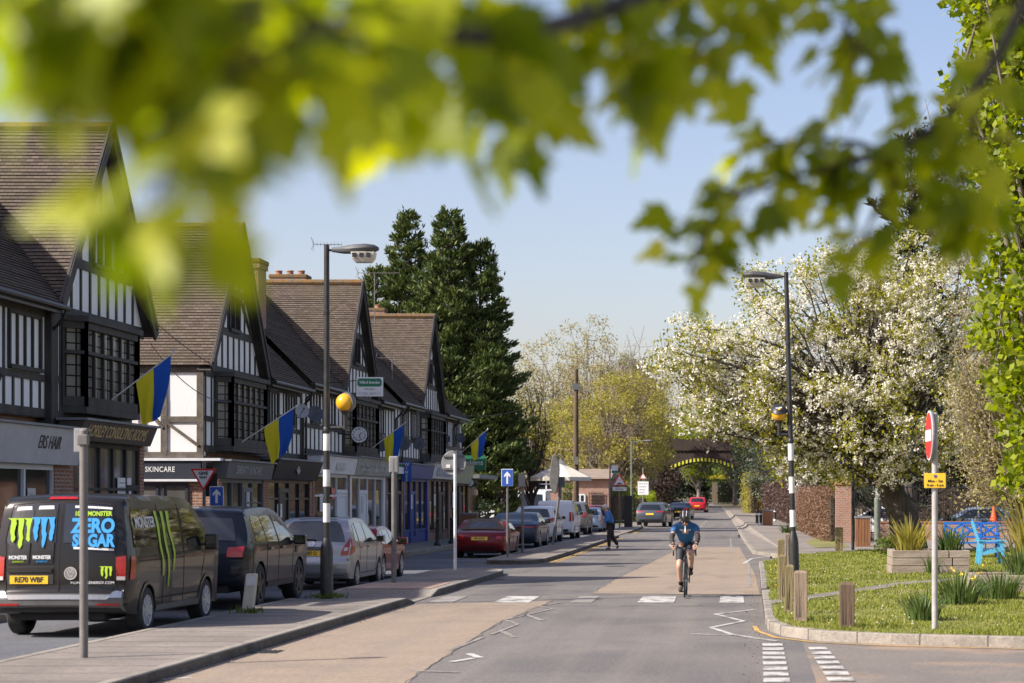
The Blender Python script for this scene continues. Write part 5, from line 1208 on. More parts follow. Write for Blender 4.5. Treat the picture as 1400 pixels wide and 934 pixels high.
def lamp_column(label, x, y, ztop, xt, side, bands, zb_, hood, bz, group):
    L = thing('street_lamp', label, 'street lamp', (x,y,.12), group)
    P = lambda z: x+(xt-x)*(z-.12)/(ztop-.12)
    k = MB(); k.tube([(P(.1),y,.1),(P(.95),y,.95),(P(1.05),y,1.05),(P(1.2),y,1.2)], [.115,.112,.10,.062], 14); k.build('base', 'pole_black', L, smooth=True)
    k = MB(); k.tube([(P(1.2),y,1.2),(P(ztop),y,ztop)], [.060,.048], 12); k.lathe([(.07,0),(.075,.04),(.06,.08)], 12, o=(P(3.1),y,3.1)); k.lathe([(.058,0),(.06,.05),(.05,.06)], 12, o=(P(5.2),y,5.2)); k.build('column', 'pole_black', L, smooth=True)
    for a, c in bands:
        k = MB(); k.tube([(P(a),y,a),(P(c),y,c)], [.0635,.0635], 12); k.build('white_band', 'pole_white', L, smooth=True)
    # lantern
    s = side; X = lambda d: xt+s*d; zl = ztop-.10
    k = MB(); k.tube([(xt,y,zl),(X(.14),y,zl+.01)], .022, 8); k.build('bracket', 'pole_black', L)
    rows = [(.10,.05,-.03,.05),(.3,.085,-.06,.075),(.48,.13,-.06,.105),(.7,.15,-.045,.12),(.86,.12,-.03,.10),(.93,.05,0,.06)]
    k = MB(); vs = []; n = 10
    for d, w, lo, hi in rows:
        for i in range(n):
            a = 2*PI*i/n; c, q = math.cos(a), math.sin(a)
            vs.append((X(d), y+w*c, zl+((hi+lo)/2)+(hi-lo)/2*math.copysign(abs(q)**.7, q)))
    k.add(vs, [(i*n+j, i*n+(j+1)%n, (i+1)*n+(j+1)%n, (i+1)*n+j) for i in range(len(rows)-1) for j in range(n)]+[tuple(range(n)), tuple(range((len(rows)-1)*n,len(rows)*n))])
    h = k.build('lantern_hood', 'lamp_hood', L, smooth=True)
    k = MB(); vs = []
    for zz, g in ((-.035,1.0),(-.15,.9),(-.22,.66)):
        for d, w in ((.45,.12),(.70,.14),(.88,.11)): vs += [(X(.665+(d-.665)*g), y-w*g, zl+zz), ]
        for d, w in ((.88,.11),(.70,.14),(.45,.12)): vs += [(X(.665+(d-.665)*g), y+w*g, zl+zz), ]
    k.add(vs, [(i*6+j, i*6+(j+1)%6, (i+1)*6+(j+1)%6, (i+1)*6+j) for i in range(2) for j in range(6)]+[(0,1,2,3,4,5),(12,13,14,15,16,17)]); k.build('lantern_bowl', 'lamp_bowl', h, bev=.01)
    k = MB()
    for d in (.52,.645,.77): k.box(X(d)-.035, X(d)+.035, y-.15, y-.128, zl-.135, zl-.055)
    k.build('refractor', 'frame_black', h)
    # flashing beacon on its bracket
    bx = x+(.33*side); 
    k = MB(); k.tube([(P(bz-.45),y,bz-.45),(bx,y,bz-.45)], .032, 8); k.tube([(bx,y,bz-.48),(bx,y,bz-.22),(bx,y,bz-.15)], [.04,.045,.09], 10); k.build('beacon_bracket', 'pole_black', L)
    k = MB(); k.ball((bx,y,bz), .165, 20); b = k.build('beacon_globe', 'beacon_amber', L, smooth=True)
    k = MB()
    if hood:      # dark cap over the top and sides of the globe
        pr = [(.185*math.sin(PI*i/20), .185*math.cos(PI*i/20)) for i in range(1,10)]
        k.lathe([(.001,.185)]+pr, 20); v = []
        for p in k.v: v.append((p[0]+bx, p[1]*1.0+y, p[2]+bz+.012+.35*p[1]))
        k.v = v; k.build('beacon_hood', 'pole_black', b, smooth=True)
        k = MB(); k.box(bx-.075,bx+.02,y-.192,y-.172,bz+.10,bz+.125); k.box(bx+.0,bx+.06,y-.186,y-.166,bz+.115,bz+.14); k.build('beacon_catch', 'sign_white', b)
    else:
        pr = [(.185*math.sin(PI*i/20), .185*math.cos(PI*i/20)) for i in range(1,11)]
        k.lathe([(.001,.185)]+pr, 20); d = Vector((.75,.9,.1)).normalized(); q = Vector((0,0,1)).rotation_difference(d)
        k.v = [tuple(q @ Vector(p)+Vector((bx+.012,y,bz))) for p in k.v]; k.build('beacon_hood', 'pole_grey', b, smooth=True)
    return L
lamp_column('tall black lamp post with banded foot and open amber beacon on the kerbed island', -7.63, 35.6, 6.44, -7.63, 1, [(2.76,3.06),(2.12,2.42),(1.48,1.82)], 0, False, 3.62, 'zebra crossing lamp posts')
lamp_column('tall black lamp post with hooded amber beacon in front of the white blossom tree', .88, 42.6, 6.75, .70, -1, [(2.72,3.08),(2.02,2.37),(1.30,1.66)], 0, True, 3.72, 'zebra crossing lamp posts')
# grey sign pole nearest the camera
t = thing('sign_post', 'grey pole with a small box sign turned away, nearest the camera', 'sign post', (-7.5,22.3,.12)); pole(t, -7.5, 22.3, .1, 2.66, .047)
k = MB(); k.box(-7.62,-7.475,22.32,22.37,2.42,2.69); k.build('sign_plate', 'sign_back', t, bev=.01); k = MB(); k.box(-7.56,-7.44,22.24,22.32,2.5,2.62); k.build('clamp', 'pole_grey', t, bev=.01)
# concrete marker post
t = thing('marker_post', 'short leaning concrete post on the island beside the dark off-roader', 'post', (-7.9,31.1,.12))
k = MB(); k.prism([(-.085,-.08),(.085,-.08),(.085,.08),(-.085,.08)], 0, .63); k.v = [(x*(1-.06*z)-7.9+.11*z, y+31.1, z+.1) for x,y,z in k.v]; k.build('shaft', 'concrete', t, bev=.02); k = MB(); k.box(-7.9+.0,-7.9+.14,31.02-.006,31.02,.55,.7); k.build('face_plate', 'pole_white', t)
t = thing('sign_post', 'grey pole with a small box at its top beside the dark red hatchback', 'sign post', (-7.6,42.1,.12)); pole(t, -7.6, 42.1, .1, 2.75, .055)
k = MB(); k.box(-7.7,-7.5,42.05,42.15,2.45,2.8); k.build('sign_box', 'sign_back', t, bev=.02)
t = thing('road_sign', 'round sign seen from its weathered grey back on a white pole', 'road sign', (-7.49,50,.12)); pole(t, -7.49, 50, .1, 3.15, .04, m='pole_white')
k = MB(); k.lathe([(.001,-.01),(.30,-.01),(.315,0),(.30,.02),(.001,.02)], 28, 'y', (-7.53,50.07,2.8)); p = k.build('sign_disc', 'sign_back', t)
k = MB(); k.box(-7.8,-7.26,50.02,50.06,2.63,2.67); k.box(-7.8,-7.26,50.02,50.06,2.95,2.99); k.build('sign_channel', 'pole_grey', p); k = MB(); k.box(-7.72,-7.62,50.045,50.058,2.68,2.76); k.build('sticker', 'pole_white', p)
k = MB(); k.box(-7.62,-7.36,49.9,50.02,3.12,3.2); k.build('sign_light', 'frame_black', t)
def arrow_sign(label, x, y, zc, w, h, zt, zb, px=None):
    t = thing('road_sign', label, 'road sign', (x,y,zb), 'blue arrow signs'); pole(t, x, y, zb, zt, .035)
    k = MB(); k.box(x-w/2,x+w/2,y-.06,y-.045,zc-h/2,zc+h/2); p = k.build('sign_plate', 'sign_white', t, bev=.01); k = MB(); k.box(x-w/2+.015,x+w/2-.015,y-.066,y-.06,zc-h/2+.015,zc+h/2-.015); k.build('sign_field', 'sign_blue', p)
    k = MB(); a = h*.36; k.prism([(x-.028,zc-a),(x+.028,zc-a),(x+.028,zc+a*.35),(x+w*.27,zc+a*.02),(x+w*.27,zc+a*.42),(x,zc+a),(x-w*.27,zc+a*.42),(x-w*.27,zc+a*.02),(x-.028,zc+a*.35)], y-.072, y-.066, axis='y'); k.build('arrow', 'sign_white', p); return t
arrow_sign('blue sign with white upward arrow on a slim pole by the maroon convertible', -7.57, 61.3, 2.55, .36, .53, 2.75, .12)
arrow_sign('small blue arrow sign below the give way triangle, over the dark off-roader roof', -12.6, 46.8, 1.96, .33, .46, 2.15, .1)
def tri(parent, x, y, zc, s, up, name='sign_plate'):
    h = s*.866; f = 1 if up else -1
    def T(sc): return [(x-s/2*sc, zc-f*h/3*sc), (x+s/2*sc, zc-f*h/3*sc), (x, zc+f*h*2/3*sc)]
    k = MB(); k.prism(T(1), y-.06, y-.045, axis='y'); p = k.build(name, 'sign_red', parent, bev=.02); k = MB(); k.prism(T(.76), y-.066, y-.06, axis='y'); k.build('sign_field', 'sign_white', p); return p
x, y = (279-VX)/F*47.0, 47.0
t = thing('road_sign', 'red bordered give way triangle in front of the skincare shop', 'road sign', (x,y,.1)); pole(t, x, y, .1, 2.75, .04)
p = tri(t, x, y, 2.43, .62, False); text('GIVE', .105, 'letter_black', p, facing_cam((x,y-.07,2.50)), sx=1.0, bold=.004); text('WAY', .08, 'letter_black', p, facing_cam((x,y-.07,2.40)), sx=1.0, bold=.003)
k = MB(); k.box(x-.05,x+.3,y+.05,y+.07,1.95,2.5); k.build('rear_plate', 'frame_black', t)
t = thing('sign_post', 'slim grey post with a narrow plate beside the dark blue coupe', 'sign post', (-7.7,66.4,.12)); pole(t, -7.7, 66.4, .1, 2.75, .045)
k = MB(); k.box(-7.82,-7.60,66.3,66.36,2.3,2.7); k.build('sign_plate', 'sign_back', t, bev=.01)
t = thing('covered_sign', 'leaning pole with a wrapped grey oval sign beside the white crossover', 'road sign', (-7.77,77,.12)); pole(t, -7.77, 77, .1, 2.7, .05, top=(-7.42,77.05))
k = MB(); vs = [(-7.68+.19*math.cos(a)+.02*math.sin(3*a), 2.85+.76*math.sin(a)) for a in [2*PI*i/22 for i in range(22)]]; k.prism(vs, 76.85, 76.98, axis='y'); k.build('wrapped_panel', 'pole_grey', t, bev=.05)
k = MB(); k.box(-7.6,-7.3,77,77.1,2.35,2.75); k.build('clamp', 'frame_grey', t)
t = thing('telegraph_pole', 'tall dark wooden telegraph pole standing beside the pale parasol', 'telegraph pole', (-11.4,128,gz(128))); pole(t, -11.4, 128, .1, 10.2, .19, .14, 'oak_dark'); k = MB(); k.box(-11.6,-11.2,127.8,127.9,8.9,9.3); k.build('junction_box', 'frame_grey', t); k = MB(); k.box(-11.56,-11.24,127.76,127.8,4.1,4.6); k.build('notice', 'pole_grey', t)
x, y = -8.2, 122.0
t = thing('road_sign', 'red triangle road hump sign with a white plate beneath', 'road sign', (x,y,.1)); pole(t, x, y, .1, 3.3, .045); p = tri(t, x, y, 2.95, .86, True)
k = MB(); k.prism([(x-.2,2.795),(x+.2,2.795),(x+.14,2.82),(x+.07,2.87),(x,2.885),(x-.07,2.87),(x-.14,2.82)], y-.075, y-.066, axis='y'); k.build('hump_symbol', 'letter_black', p); k = MB(); k.box(x-.42,x+.42,y-.06,y-.045,2.38,2.62); q = k.build('lower_plate', 'sign_white', t); text('Humps', .17, 'letter_black', q, facing_cam((x,y-.065,2.5)))
x, y = -9.0, 125.0
t = thing('bus_stop', 'slim bus stop pole with a small pale flag', 'bus stop', (x,y,.1)); pole(t, x, y, .1, 4.1, .05); k = MB(); k.box(x+.1,x+.5,y-.02,y+.02,3.5,4.0); k.build('flag_plate', 'sign_white', t); k = MB(); k.box(x+.1,x+.5,y-.03,y-.021,3.52,3.66); k.build('flag_stripe', 'sign_green', t)
k = MB(); k.box(x+.9,x+1.4,y-.3,y+.3,.1,2.1); tag(k.build('cabinet', 'frame_black', None, bev=.03), 'dark roadside cabinet behind the road hump sign', 'cabinet')
for x, y, zt, sd, lab in ((-9.0,147.0,6.1,1,'slim green lamp column left of the far road'),(2.24,165.0,6.0,-1,'pale lamp column rising into the blossom on the right footway')):
    t = thing('lamp_column', lab, 'street lamp', (x,y,gz(y)), 'far lamp columns'); pole(t, x, y, gz(y), zt, .085, .06, 'pole_green' if sd > 0 else 'pole_grey'); k = MB(); k.tube([(x,y,zt-.05),(x+sd*1.0,y,zt+.1)], .04, 8); k.build('arm', 'pole_green', t); k = MB(); k.ball((x+sd*1.25,y,zt+.08), .3, 10, (1.1,.5,.28)); k.build('lantern', 'pole_grey', t)
x, y = -6.2, 139.0
t = thing('road_sign', 'far white sign with a small warning triangle above it', 'road sign', (-8.3,150,gz(150))); pole(t, -8.3, 150, .3, 4.2, .06); tri(t, -8.3, 150, 3.55, .5, True); k = MB(); k.box(-8.7,-7.9,149.94,149.96,2.2,3.2); q = k.build('lower_plate', 'sign_white', t)
k = MB(); [k.box(-8.62,-8.0-.08*i,149.93,149.939,3.0-.22*i,3.07-.22*i) for i in range(4)]; k.build('text_line', 'letter_grey', q)
# bollards and litter bins on the right footway
def bollard(x, y, label):
    z = .1+gz(y); t = thing('bollard', label, 'bollard', (x,y,z), 'black and white bollards')
    k = MB(); k.lathe([(.13,0),(.13,.14),(.095,.2),(.085,.9),(.10,.93),(.10,1.0),(.06,1.08),(.001,1.1)], 14, o=(x,y,z)); k.build('shaft', 'pole_black', t, smooth=True)
    for a in (.22,.84): k = MB(); k.lathe([(.101,0),(.098,.12)], 14, o=(x,y,z+a)); k.build('white_band', 'pole_white', t)
bollard(.22,119,'leftmost of the three black bollards with white bands, at the kerb'); bollard(.45,120,'bollard directly beside the far timber bin, right of the kerbside bollard'); bollard(1.5,138,'bollard standing alone to the right of the far timber bin')
def bin_(x, y, w, h, label):
    z = .1+gz(y); t = thing('litter_bin', label, 'litter bin', (x,y,z), 'timber litter bins'); k = MB(); n = max(4, int(w/.11))
    for i in range(n):
        a = x-w/2+w*i/n; k.box(a+.006,a+w/n-.006,y-w/2,y-w/2+.03,z,z+h-.08); k.box(a+.006,a+w/n-.006,y+w/2-.03,y+w/2,z,z+h-.08)
        b = y-w/2+w*i/n; k.box(x-w/2,x-w/2+.03,b+.006,b+w/n-.006,z,z+h-.08); k.box(x+w/2-.03,x+w/2,b+.006,b+w/n-.006,z,z+h-.08)
    k.box(x-w/2+.03,x+w/2-.03,y-w/2+.03,y+w/2-.03,z,z+h-.1); k.build('slatted_case', 'timber_bin', t); k = MB(); k.box(x-w/2-.02,x+w/2+.02,y-w/2-.02,y+w/2+.02,z+h-.08,z+h); k.build('lid', 'lead_grey', t)
bin_(.86,119.5,.6,1.15,'brown timber bin beside two black bollards'); bin_(4.12,75,.56,1.15,'orange-brown timber bin beside the brick pillar')
# wooden posts along the lawn
def wpost(x, y, h, w, m, label, tilt=0.0):
    t = thing('wooden_post', label, 'wooden post', (x,y,.13), 'wooden posts round the lawn'); k = MB(); s = w/2; c = .03
    vs = [(-s,-s,-.1),(s,-s,-.1),(s,s,-.1),(-s,s,-.1),(-s,-s,h-c),(s,-s,h-c),(s,s,h-c),(-s,s,h-c),(-s+c,-s+c,h),(s-c,-s+c,h),(s-c,s-c,h),(-s+c,s-c,h)]
    k.add([(a+x+tilt*d, b+y, d+.13) for a,b,d in vs], [(0,1,5,4),(1,2,6,5),(2,3,7,6),(3,0,4,7),(4,5,9,8),(5,6,10,9),(6,7,11,10),(7,4,8,11),(8,9,10,11)]); k.build('shaft', m, t, bev=.008)
    k = MB(); rr = random.Random(int(y*10))
    for i in range(3): a = rr.uniform(-s*.7,s*.7); k.add([(x+a-.005+tilt*.1,y-s-.002,.2),(x+a+.005+tilt*.1,y-s-.002,.2),(x+a+.003+tilt*h*.8,y-s-.002,h*.9)], [(0,1,2)])
    k.build('crack', 'seam', t)
wpost(1.27,27.0,.64,.20,'oak_dark','dark brown squat post standing apart, nearest the kerb corner')
wpost(.68,28.6,.74,.19,'oak_post','pale weathered post in front of the lamp post foot')
wpost(.54,30.6,.76,.13,'oak_moss','mossy narrow post just behind the pale weathered one', .03)
wpost(.50,34.6,.80,.12,'oak_moss','mossy middle post of the kerbside row')
wpost(.57,41.0,.95,.14,'oak_moss','tall far post of the kerbside row, left of the lamp post')
wpost(.82,47.5,.95,.12,'oak_post','slim post farthest along the kerbside row')
wpost(2.86,66.5,.82,.26,'oak_moss','broad mossy post in front of the brown clipped hedge')
wpost(5.4,73.5,.85,.16,'oak_moss','pale mossy post beside the leaning tree trunk')
# no entry sign
x, y = 2.46, 27.0
t = thing('road_sign', 'red no entry disc seen almost edge-on above a yellow plate', 'road sign', (x,y,.13)); mat('pole_pale', (0.40,0.385,0.37), (0.30,0.285,0.27), 5, rough=0.55, bump=0.1); pole(t, x, y, .1, 3.05, .041, m='pole_pale')
an = R(87); m = Matrix.Translation((x-.03,y-.03,2.755)) @ Matrix.Rotation(-an, 4, 'Z')
def onm(k, name, mt, par): k.v = [tuple(m @ Vector(p)) for p in k.v]; return k.build(name, mt, par)
k = MB(); k.lathe([(.001,.0),(.335,.0),(.34,.01),(.335,.03),(.001,.03)], 32, 'y', (0,-.05,0)); p = onm(k, 'sign_disc', 'sign_back', t)
k = MB(); k.lathe([(.001,-.004),(.335,-.004),(.335,-.001),(.001,-.001)], 32, 'y', (0,-.05,0)); onm(k, 'sign_rim', 'sign_white', p); k = MB(); k.lathe([(.001,-.008),(.315,-.008),(.315,-.0045),(.001,-.0045)], 32, 'y', (0,-.05,0)); onm(k, 'sign_field', 'sign_red', p); k = MB(); k.box(-.25,.25,-.063,-.0585,-.075,.075); onm(k, 'white_bar', 'sign_white', p)
k = MB(); k.box(-.1,.1,-.02,.0,-.2,-.16); k.box(-.1,.1,-.02,.0,.16,.2); onm(k, 'sign_channel', 'pole_grey', p)
k = MB(); k.box(x-.145,x+.145,y-.065,y-.052,2.045,2.245); p = k.build('plate', 'sign_yellow', t, bev=.006)
k = MB(); k.lathe([(.001,-.07),(.022,-.07),(.022,-.066),(.001,-.066)], 14, 'y', (x,y,2.205)); k.build('symbol', 'sign_blue', p); k = MB(); k.beam((x-.012,y-.073,2.193),(x+.012,y-.073,2.217),.004,.007); k.build('symbol_bar', 'sign_red', p)
text('Mon - Sat', .052, 'letter_black', p, facing_cam((x,y-.068,2.14)), bold=.0005); text('8 am - 6 pm', .046, 'letter_black', p, facing_cam((x,y-.068,2.085)), bold=.0005)
# black post with name signs, grey-green lamp column
t = thing('sign_post', 'black post with two small name signs under the blossom', 'sign post', (3.5,70,.1)); pole(t, 3.5, 70, .1, 3.35, .055, m='pole_black'); k = MB(); k.box(3.02,3.4,69.9,69.94,3.0,3.35); k.build('blue_plate', 'sign_blue', t); k = MB(); k.box(3.62,4.1,69.9,69.94,2.85,3.3); k.build('white_plate', 'sign_white', t)
t = thing('lamp_column', 'grey-green lamp column between the timber bin and the leaning trunk', 'street lamp', (4.85,78,.1), 'far lamp columns'); pole(t, 4.85, 78, .1, 1.9, .12, .12, 'pole_green', 'base'); pole(t, 4.85, 78, 1.9, 7.2, .075, .055, 'pole_green'); k = MB(); k.ball((4.5,78,7.2), .3, 10, (1.2,.6,.3)); k.build('lantern', 'pole_grey', t)
# brick pillars, low wall with railings
def pier(x, y, w, h, label):
    t = thing('brick_pillar', label, 'brick pillar', (x,y,.1)); k = MB(); k.box(x-w/2,x+w/2,y-w/2,y+w/2,.05,h); k.build('shaft', 'brick_house', t); k = MB(); k.box(x-w/2-.04,x+w/2+.04,y-w/2-.04,y+w/2+.04,h+.002,h+.1); k.build('cap', 'clay', t, bev=.02)
pier(3.72,82,.66,2.45,'square brick pillar at the near end of the brown hedge'); pier(2.55,110,.5,2.45,'narrow brick pillar at the far end of the brown hedge')
t = thing('garden_wall', 'low red brick wall carrying black iron railings', 'wall', (12,86,.1)); k = MB(); k.box(5.4,26,86,86.3,.05,.86); k.build('brickwork', 'brick_house', t); k = MB(); k.box(5.4,26,85.97,86.33,.862,.93); k.build('coping', 'clay', t)
t = thing('iron_railings', 'black iron railings along the low brick wall', 'railings', (12,86.15,.93)); k = MB(); x = 4.2
while x < 25: k.box(x-.012,x+.012,86.138,86.162,.93 if x > 5.4 else .1,2.55); x += .13
k.build('bars', 'frame_black', t); k = MB(); k.box(4.15,25,86.13,86.17,1.05,1.09); k.box(4.15,25,86.13,86.17,2.38,2.42); k.build('rails', 'frame_black', t)
t = thing('fence_post', 'slim dark iron gate post beside the brick pillar', 'gate post', (4.25,84,.1)); k = MB(); k.box(4.2,4.3,83.95,84.05,.1,2.5); k.ball((4.25,84,2.55),.07,8); k.build('shaft', 'frame_black', t)
# planters of old sleepers
def sleepers(x0, x1, y0, y1, h, n, label):
    t = thing('planter', label, 'planter', ((x0+x1)/2,y0,.13), 'sleeper planters'); dz = h/n; rr = random.Random(int(x0*10))
    for i in range(n):
        z0 = .13+i*dz; o = rr.uniform(-.02,.02); k = MB(); xm = x0+(x1-x0)*rr.uniform(.55,.8)
        k.box(x0+o,xm-.01,y0,y0+.12,z0,z0+dz-.012); k.box(xm+.01,x1+o,y0+.01,y0+.12,z0,z0+dz-.012); k.box(x0+o,x1+o,y1-.12,y1,z0,z0+dz-.012); k.box(x0+o,x0+o+.12,y0+.125,y1-.125,z0,z0+dz-.012); k.box(x1+o-.12,x1+o,y0+.125,y1-.125,z0,z0+dz-.012); k.build('sleeper', 'sleeper', t, bev=.012)
    k = MB(); k.box(x0+.15,x1-.15,y0+.13,y1-.13,.14,.13+h-.06); k.build('earth', 'soil', t)
sleepers(3.28,5.12,47.0,48.8,.56,3,'timber planter of three stacked sleepers in front of the leaning trunk'); sleepers(4.2,6.6,37.4,39.2,.34,2,'low timber planter at the right edge of the lawn')
# blue bench and pale blue slatted chair
mat('bench_blue', (0.01,0.11,0.42), (0.014,0.14,0.48), 4, rough=0.5); mat('chair_blue', (0.085,0.37,0.58), (0.11,0.43,0.64), 4, rough=0.5)
t = thing('park_bench', 'royal blue bench with crossed back rails', 'bench', (6.55,60,.13)); x0, x1, y = 5.75, 7.4, 60.0
k = MB(); [k.box(x0,x1,y-.45+i*.11,y-.36+i*.11,.56,.6) for i in range(5)]; k.build('seat', 'bench_blue', t)
k = MB(); k.box(x0,x1,y+.12,y+.17,1.12,1.2); k.box(x0,x1,y+.12,y+.17,.72,.78); n = 3
for i in range(n):
    a, c = x0+(x1-x0)*i/n, x0+(x1-x0)*(i+1)/n; k.beam((a,y+.14,.78),(c,y+.14,1.12),.04,.07); k.beam((a,y+.15,1.12),(c,y+.15,.78),.04,.07); k.box(a,a+.06,y+.11,y+.18,.6,1.14)
k.box(x1-.06,x1,y+.11,y+.18,.6,1.14); k.build('backrest', 'bench_blue', t)
for a in (x0+.03,x1-.1):
    for b in (y-.42,y+.1): k = MB(); k.box(a,a+.07,b,b+.07,.13,.56); k.build('leg', 'bench_blue', t)
    k = MB(); k.box(a,a+.07,y-.45,y+.12,.82,.87); k.build('armrest', 'bench_blue', t)
    k = MB(); k.box(a,a+.07,y-.42,y-.35,.6,.82); k.build('armrest_post', 'bench_blue', t)
x, y = 6.25, 53.6
t = thing('garden_chair', 'pale blue slatted garden chair in front of the royal blue bench', 'chair', (x,y,.13)); k = MB()
for i in range(5): a = y-.3+i*.13; k.beam((x-.13,a,.55),(x-.36,a+.02,1.27+.03*(2-abs(i-2))),.10,.025,up=(1,0,.3))
k.build('backrest', 'chair_blue', t); k = MB(); [k.beam((x-.12+i*.11,y-.3,.5+.02*i),(x-.12+i*.11,y+.3,.5+.02*i),.09,.025) for i in range(6)]; k.build('seat', 'chair_blue', t)
for b in (y-.33,y+.33):
    k = MB(); k.beam((x+.42,b,.13),(x+.42,b,.76),.05,.09); k.build('leg', 'chair_blue', t); k = MB(); k.beam((x-.2,b,.13),(x-.14,b,.76),.05,.09); k.build('leg', 'chair_blue', t); k = MB(); k.box(x-.26,x+.52,b-.06,b+.06,.76,.79); k.build('armrest', 'chair_blue', t)
    k = MB(); k.beam((x-.18,b,.42),(x+.45,b,.55),.04,.09); k.build('side_rail', 'chair_blue', t)
# cone and cycle racks
t = thing('traffic_cone', 'orange traffic cone standing on the low wall past the benches', 'traffic cone', (10.4,85.6,.93)); k = MB(); k.lathe([(.2,0),(.16,.04),(.03,.68),(.001,.7)], 14, o=(10.4,86.15,.93)); mat('cone_orange', (0.72,0.10,0.02), rough=0.5); k.build('cone_body', 'cone_orange', t); k = MB(); k.box(10.15,10.65,85.98,86.32,.931,.97); k.build('cone_base', 'frame_black', t)
def rack(x, y, label):
    t = thing('cycle_rack', label, 'cycle rack', (x,y,.1), 'steel hoop cycle racks'); k = MB(); pts = [(x-.4,y,.1),(x-.4,y,.8)]+[(x-.4+.12-.12*math.cos(a),y,.8+.12*math.sin(a)) for a in (.4,.8,1.2,1.57)]+[(x+.28+.12*math.sin(a),y,.8+.12*math.cos(a)) for a in (0,.4,.8,1.2,1.57)]+[(x+.4,y,.1)]
    k.tube(pts, .026, 8); k.build('hoop', 'chrome', t)
rack(8.0,72,'cycle rack hoop beside the parked bicycle, left of the other hoop'); rack(9.3,72.5,'cycle rack hoop on the right, past the parked bicycle')
# ------------------------------------------------------------ things on the buildings
def flag(label, ybase, xb, zbase, xt, zt, hoist, fly, seed, yt=None):
    yt = yt or ybase
    t = thing('flag', label, 'flag', (xb,ybase,zbase), 'blue and yellow flags on the shop fronts'); a = Vector((xb,ybase,zbase)); c = Vector((xt,yt,zt)); d = (c-a).normalized()
    k = MB(); k.tube([a,c+d*.08], .016, 8); k.ball(c+d*.1, .035, 8); k.build('pole', 'pole_white', t)
    r = random.Random(seed); nu, nv = 14, 18; k = MB(); vs = []; top = c-d*hoist; ph = r.uniform(0,6)
    for j in range(nv+1):
        v = j/nv
        for i in range(nu+1):
            u = i/nu; p = top.lerp(c, u); fold = (.03+.055*v)*math.sin(u*9+ph+v*1.5)*min(1, v*4)
            drop = fly*v*(1-.12*(1-u)*math.sin(ph))
            sq = .45*v*v*(u-.55)
            p = p-d*(hoist*sq); p.z -= drop; p.y += fold; p.x += .05*math.sin(v*4+ph)*v
            vs.append(p)
    fs = []; mi = []
    for j in range(nv):
        for i in range(nu): fs.append((j*(nu+1)+i,j*(nu+1)+i+1,(j+1)*(nu+1)+i+1,(j+1)*(nu+1)+i)); mi.append(1 if i >= nu*0.5 else 0)
    k.add(vs, fs); k.mi = mi; k.build('cloth', ['flag_yellow','flag_blue'], t, smooth=True, autosmooth=80)
def clothmat(name, c):
    m = mat(name, c, rough=0.8); n = m.node_tree.nodes; l = m.node_tree.links; b = n['Principled BSDF']
    tr = n.new('ShaderNodeBsdfTranslucent'); tr.inputs['Color'].default_value = c4(c); mx = n.new('ShaderNodeMixShader'); mx.inputs['Fac'].default_value = .45
    l.new(b.outputs[0], mx.inputs[1]); l.new(tr.outputs[0], mx.inputs[2]); l.new(mx.outputs[0], n['Material Output'].inputs['Surface'])
clothmat('flag_yellow', (0.82,0.70,0.03)); clothmat('flag_blue', (0.02,0.11,0.50))
flag('flag on the bay of the shop nearest the camera, above the consulting rooms sign', 42.2, -13.6, 4.0, -12.35, 4.95, .92, 1.2, 1)
flag('flag over the black shopfront, just right of the skincare shop bay', 52.8, -13.65, 3.35, -12.2, 4.3, .92, 1.05, 2)
flag('flag beside the round clock, above the green and white sign', 71.0, -13.6, 3.7, -12.5, 4.55, .85, 1.12, 3)
flag('flag at the far end of the parade, in front of the green shop sign', 92.0, -13.65, 3.9, -12.35, 5.05, .95, 1.05, 4)
x, y = -13.25, 67.0
t = thing('wall_clock', 'round white clock with black numerals bracketed from the shop wall', 'clock', (x,y,4.0)); k = MB(); k.lathe([(.001,-.06),(.29,-.06),(.31,-.03),(.31,.03),(.29,.06),(.001,.06)], 28, 'y', (x,y,4.05)); k.build('case', 'frame_black', t); k = MB(); k.lathe([(.001,-.068),(.265,-.068),(.265,-.061),(.001,-.061)], 28, 'y', (x,y,4.05)); f = k.build('dial', 'sign_white', t)
for i, s in enumerate(('XII','I','II','III','IV','V','VI','VII','VIII','IX','X','XI')): a = PI/2-i*PI/6; text(s, .085, 'letter_black', f, facing_cam((x+.2*math.cos(a),y-.07,4.05+.2*math.sin(a))), bold=.002, sx=.8)
k = MB(); k.beam((x,y-.075,4.05),(x+.07,y-.075,3.87),.012,.03,up=(0,1,0)); k.beam((x,y-.08,4.05),(x+.10,y-.08,4.13),.012,.03,up=(0,1,0)); k.build('hands', 'letter_black', f); k = MB(); k.beam((x-.3,y,4.05),(x-.75,y,4.1),.05,.05); k.build('bracket', 'frame_black', t)
x, y = (505.5-VX)/F*64.0, 64.0
t = thing('agent_board', 'white and green estate agent board above the white shopfront', 'sign', (x,y,5.3)); zc = 1.9+153/F*64; k = MB(); k.box(x-.43,x+.43,y-.02,y+.02,zc-.31,zc+.31); p = k.build('board', 'sign_white', t, bev=.01); k = MB(); k.prism([(x-.39,zc+.06),(x-.34,zc+.01),(x+.34,zc+.01),(x+.39,zc+.06),(x+.39,zc+.22),(x+.34,zc+.27),(x-.34,zc+.27),(x-.39,zc+.22)], y-.028, y-.021, axis='y'); k.build('green_panel', 'sign_green', p)
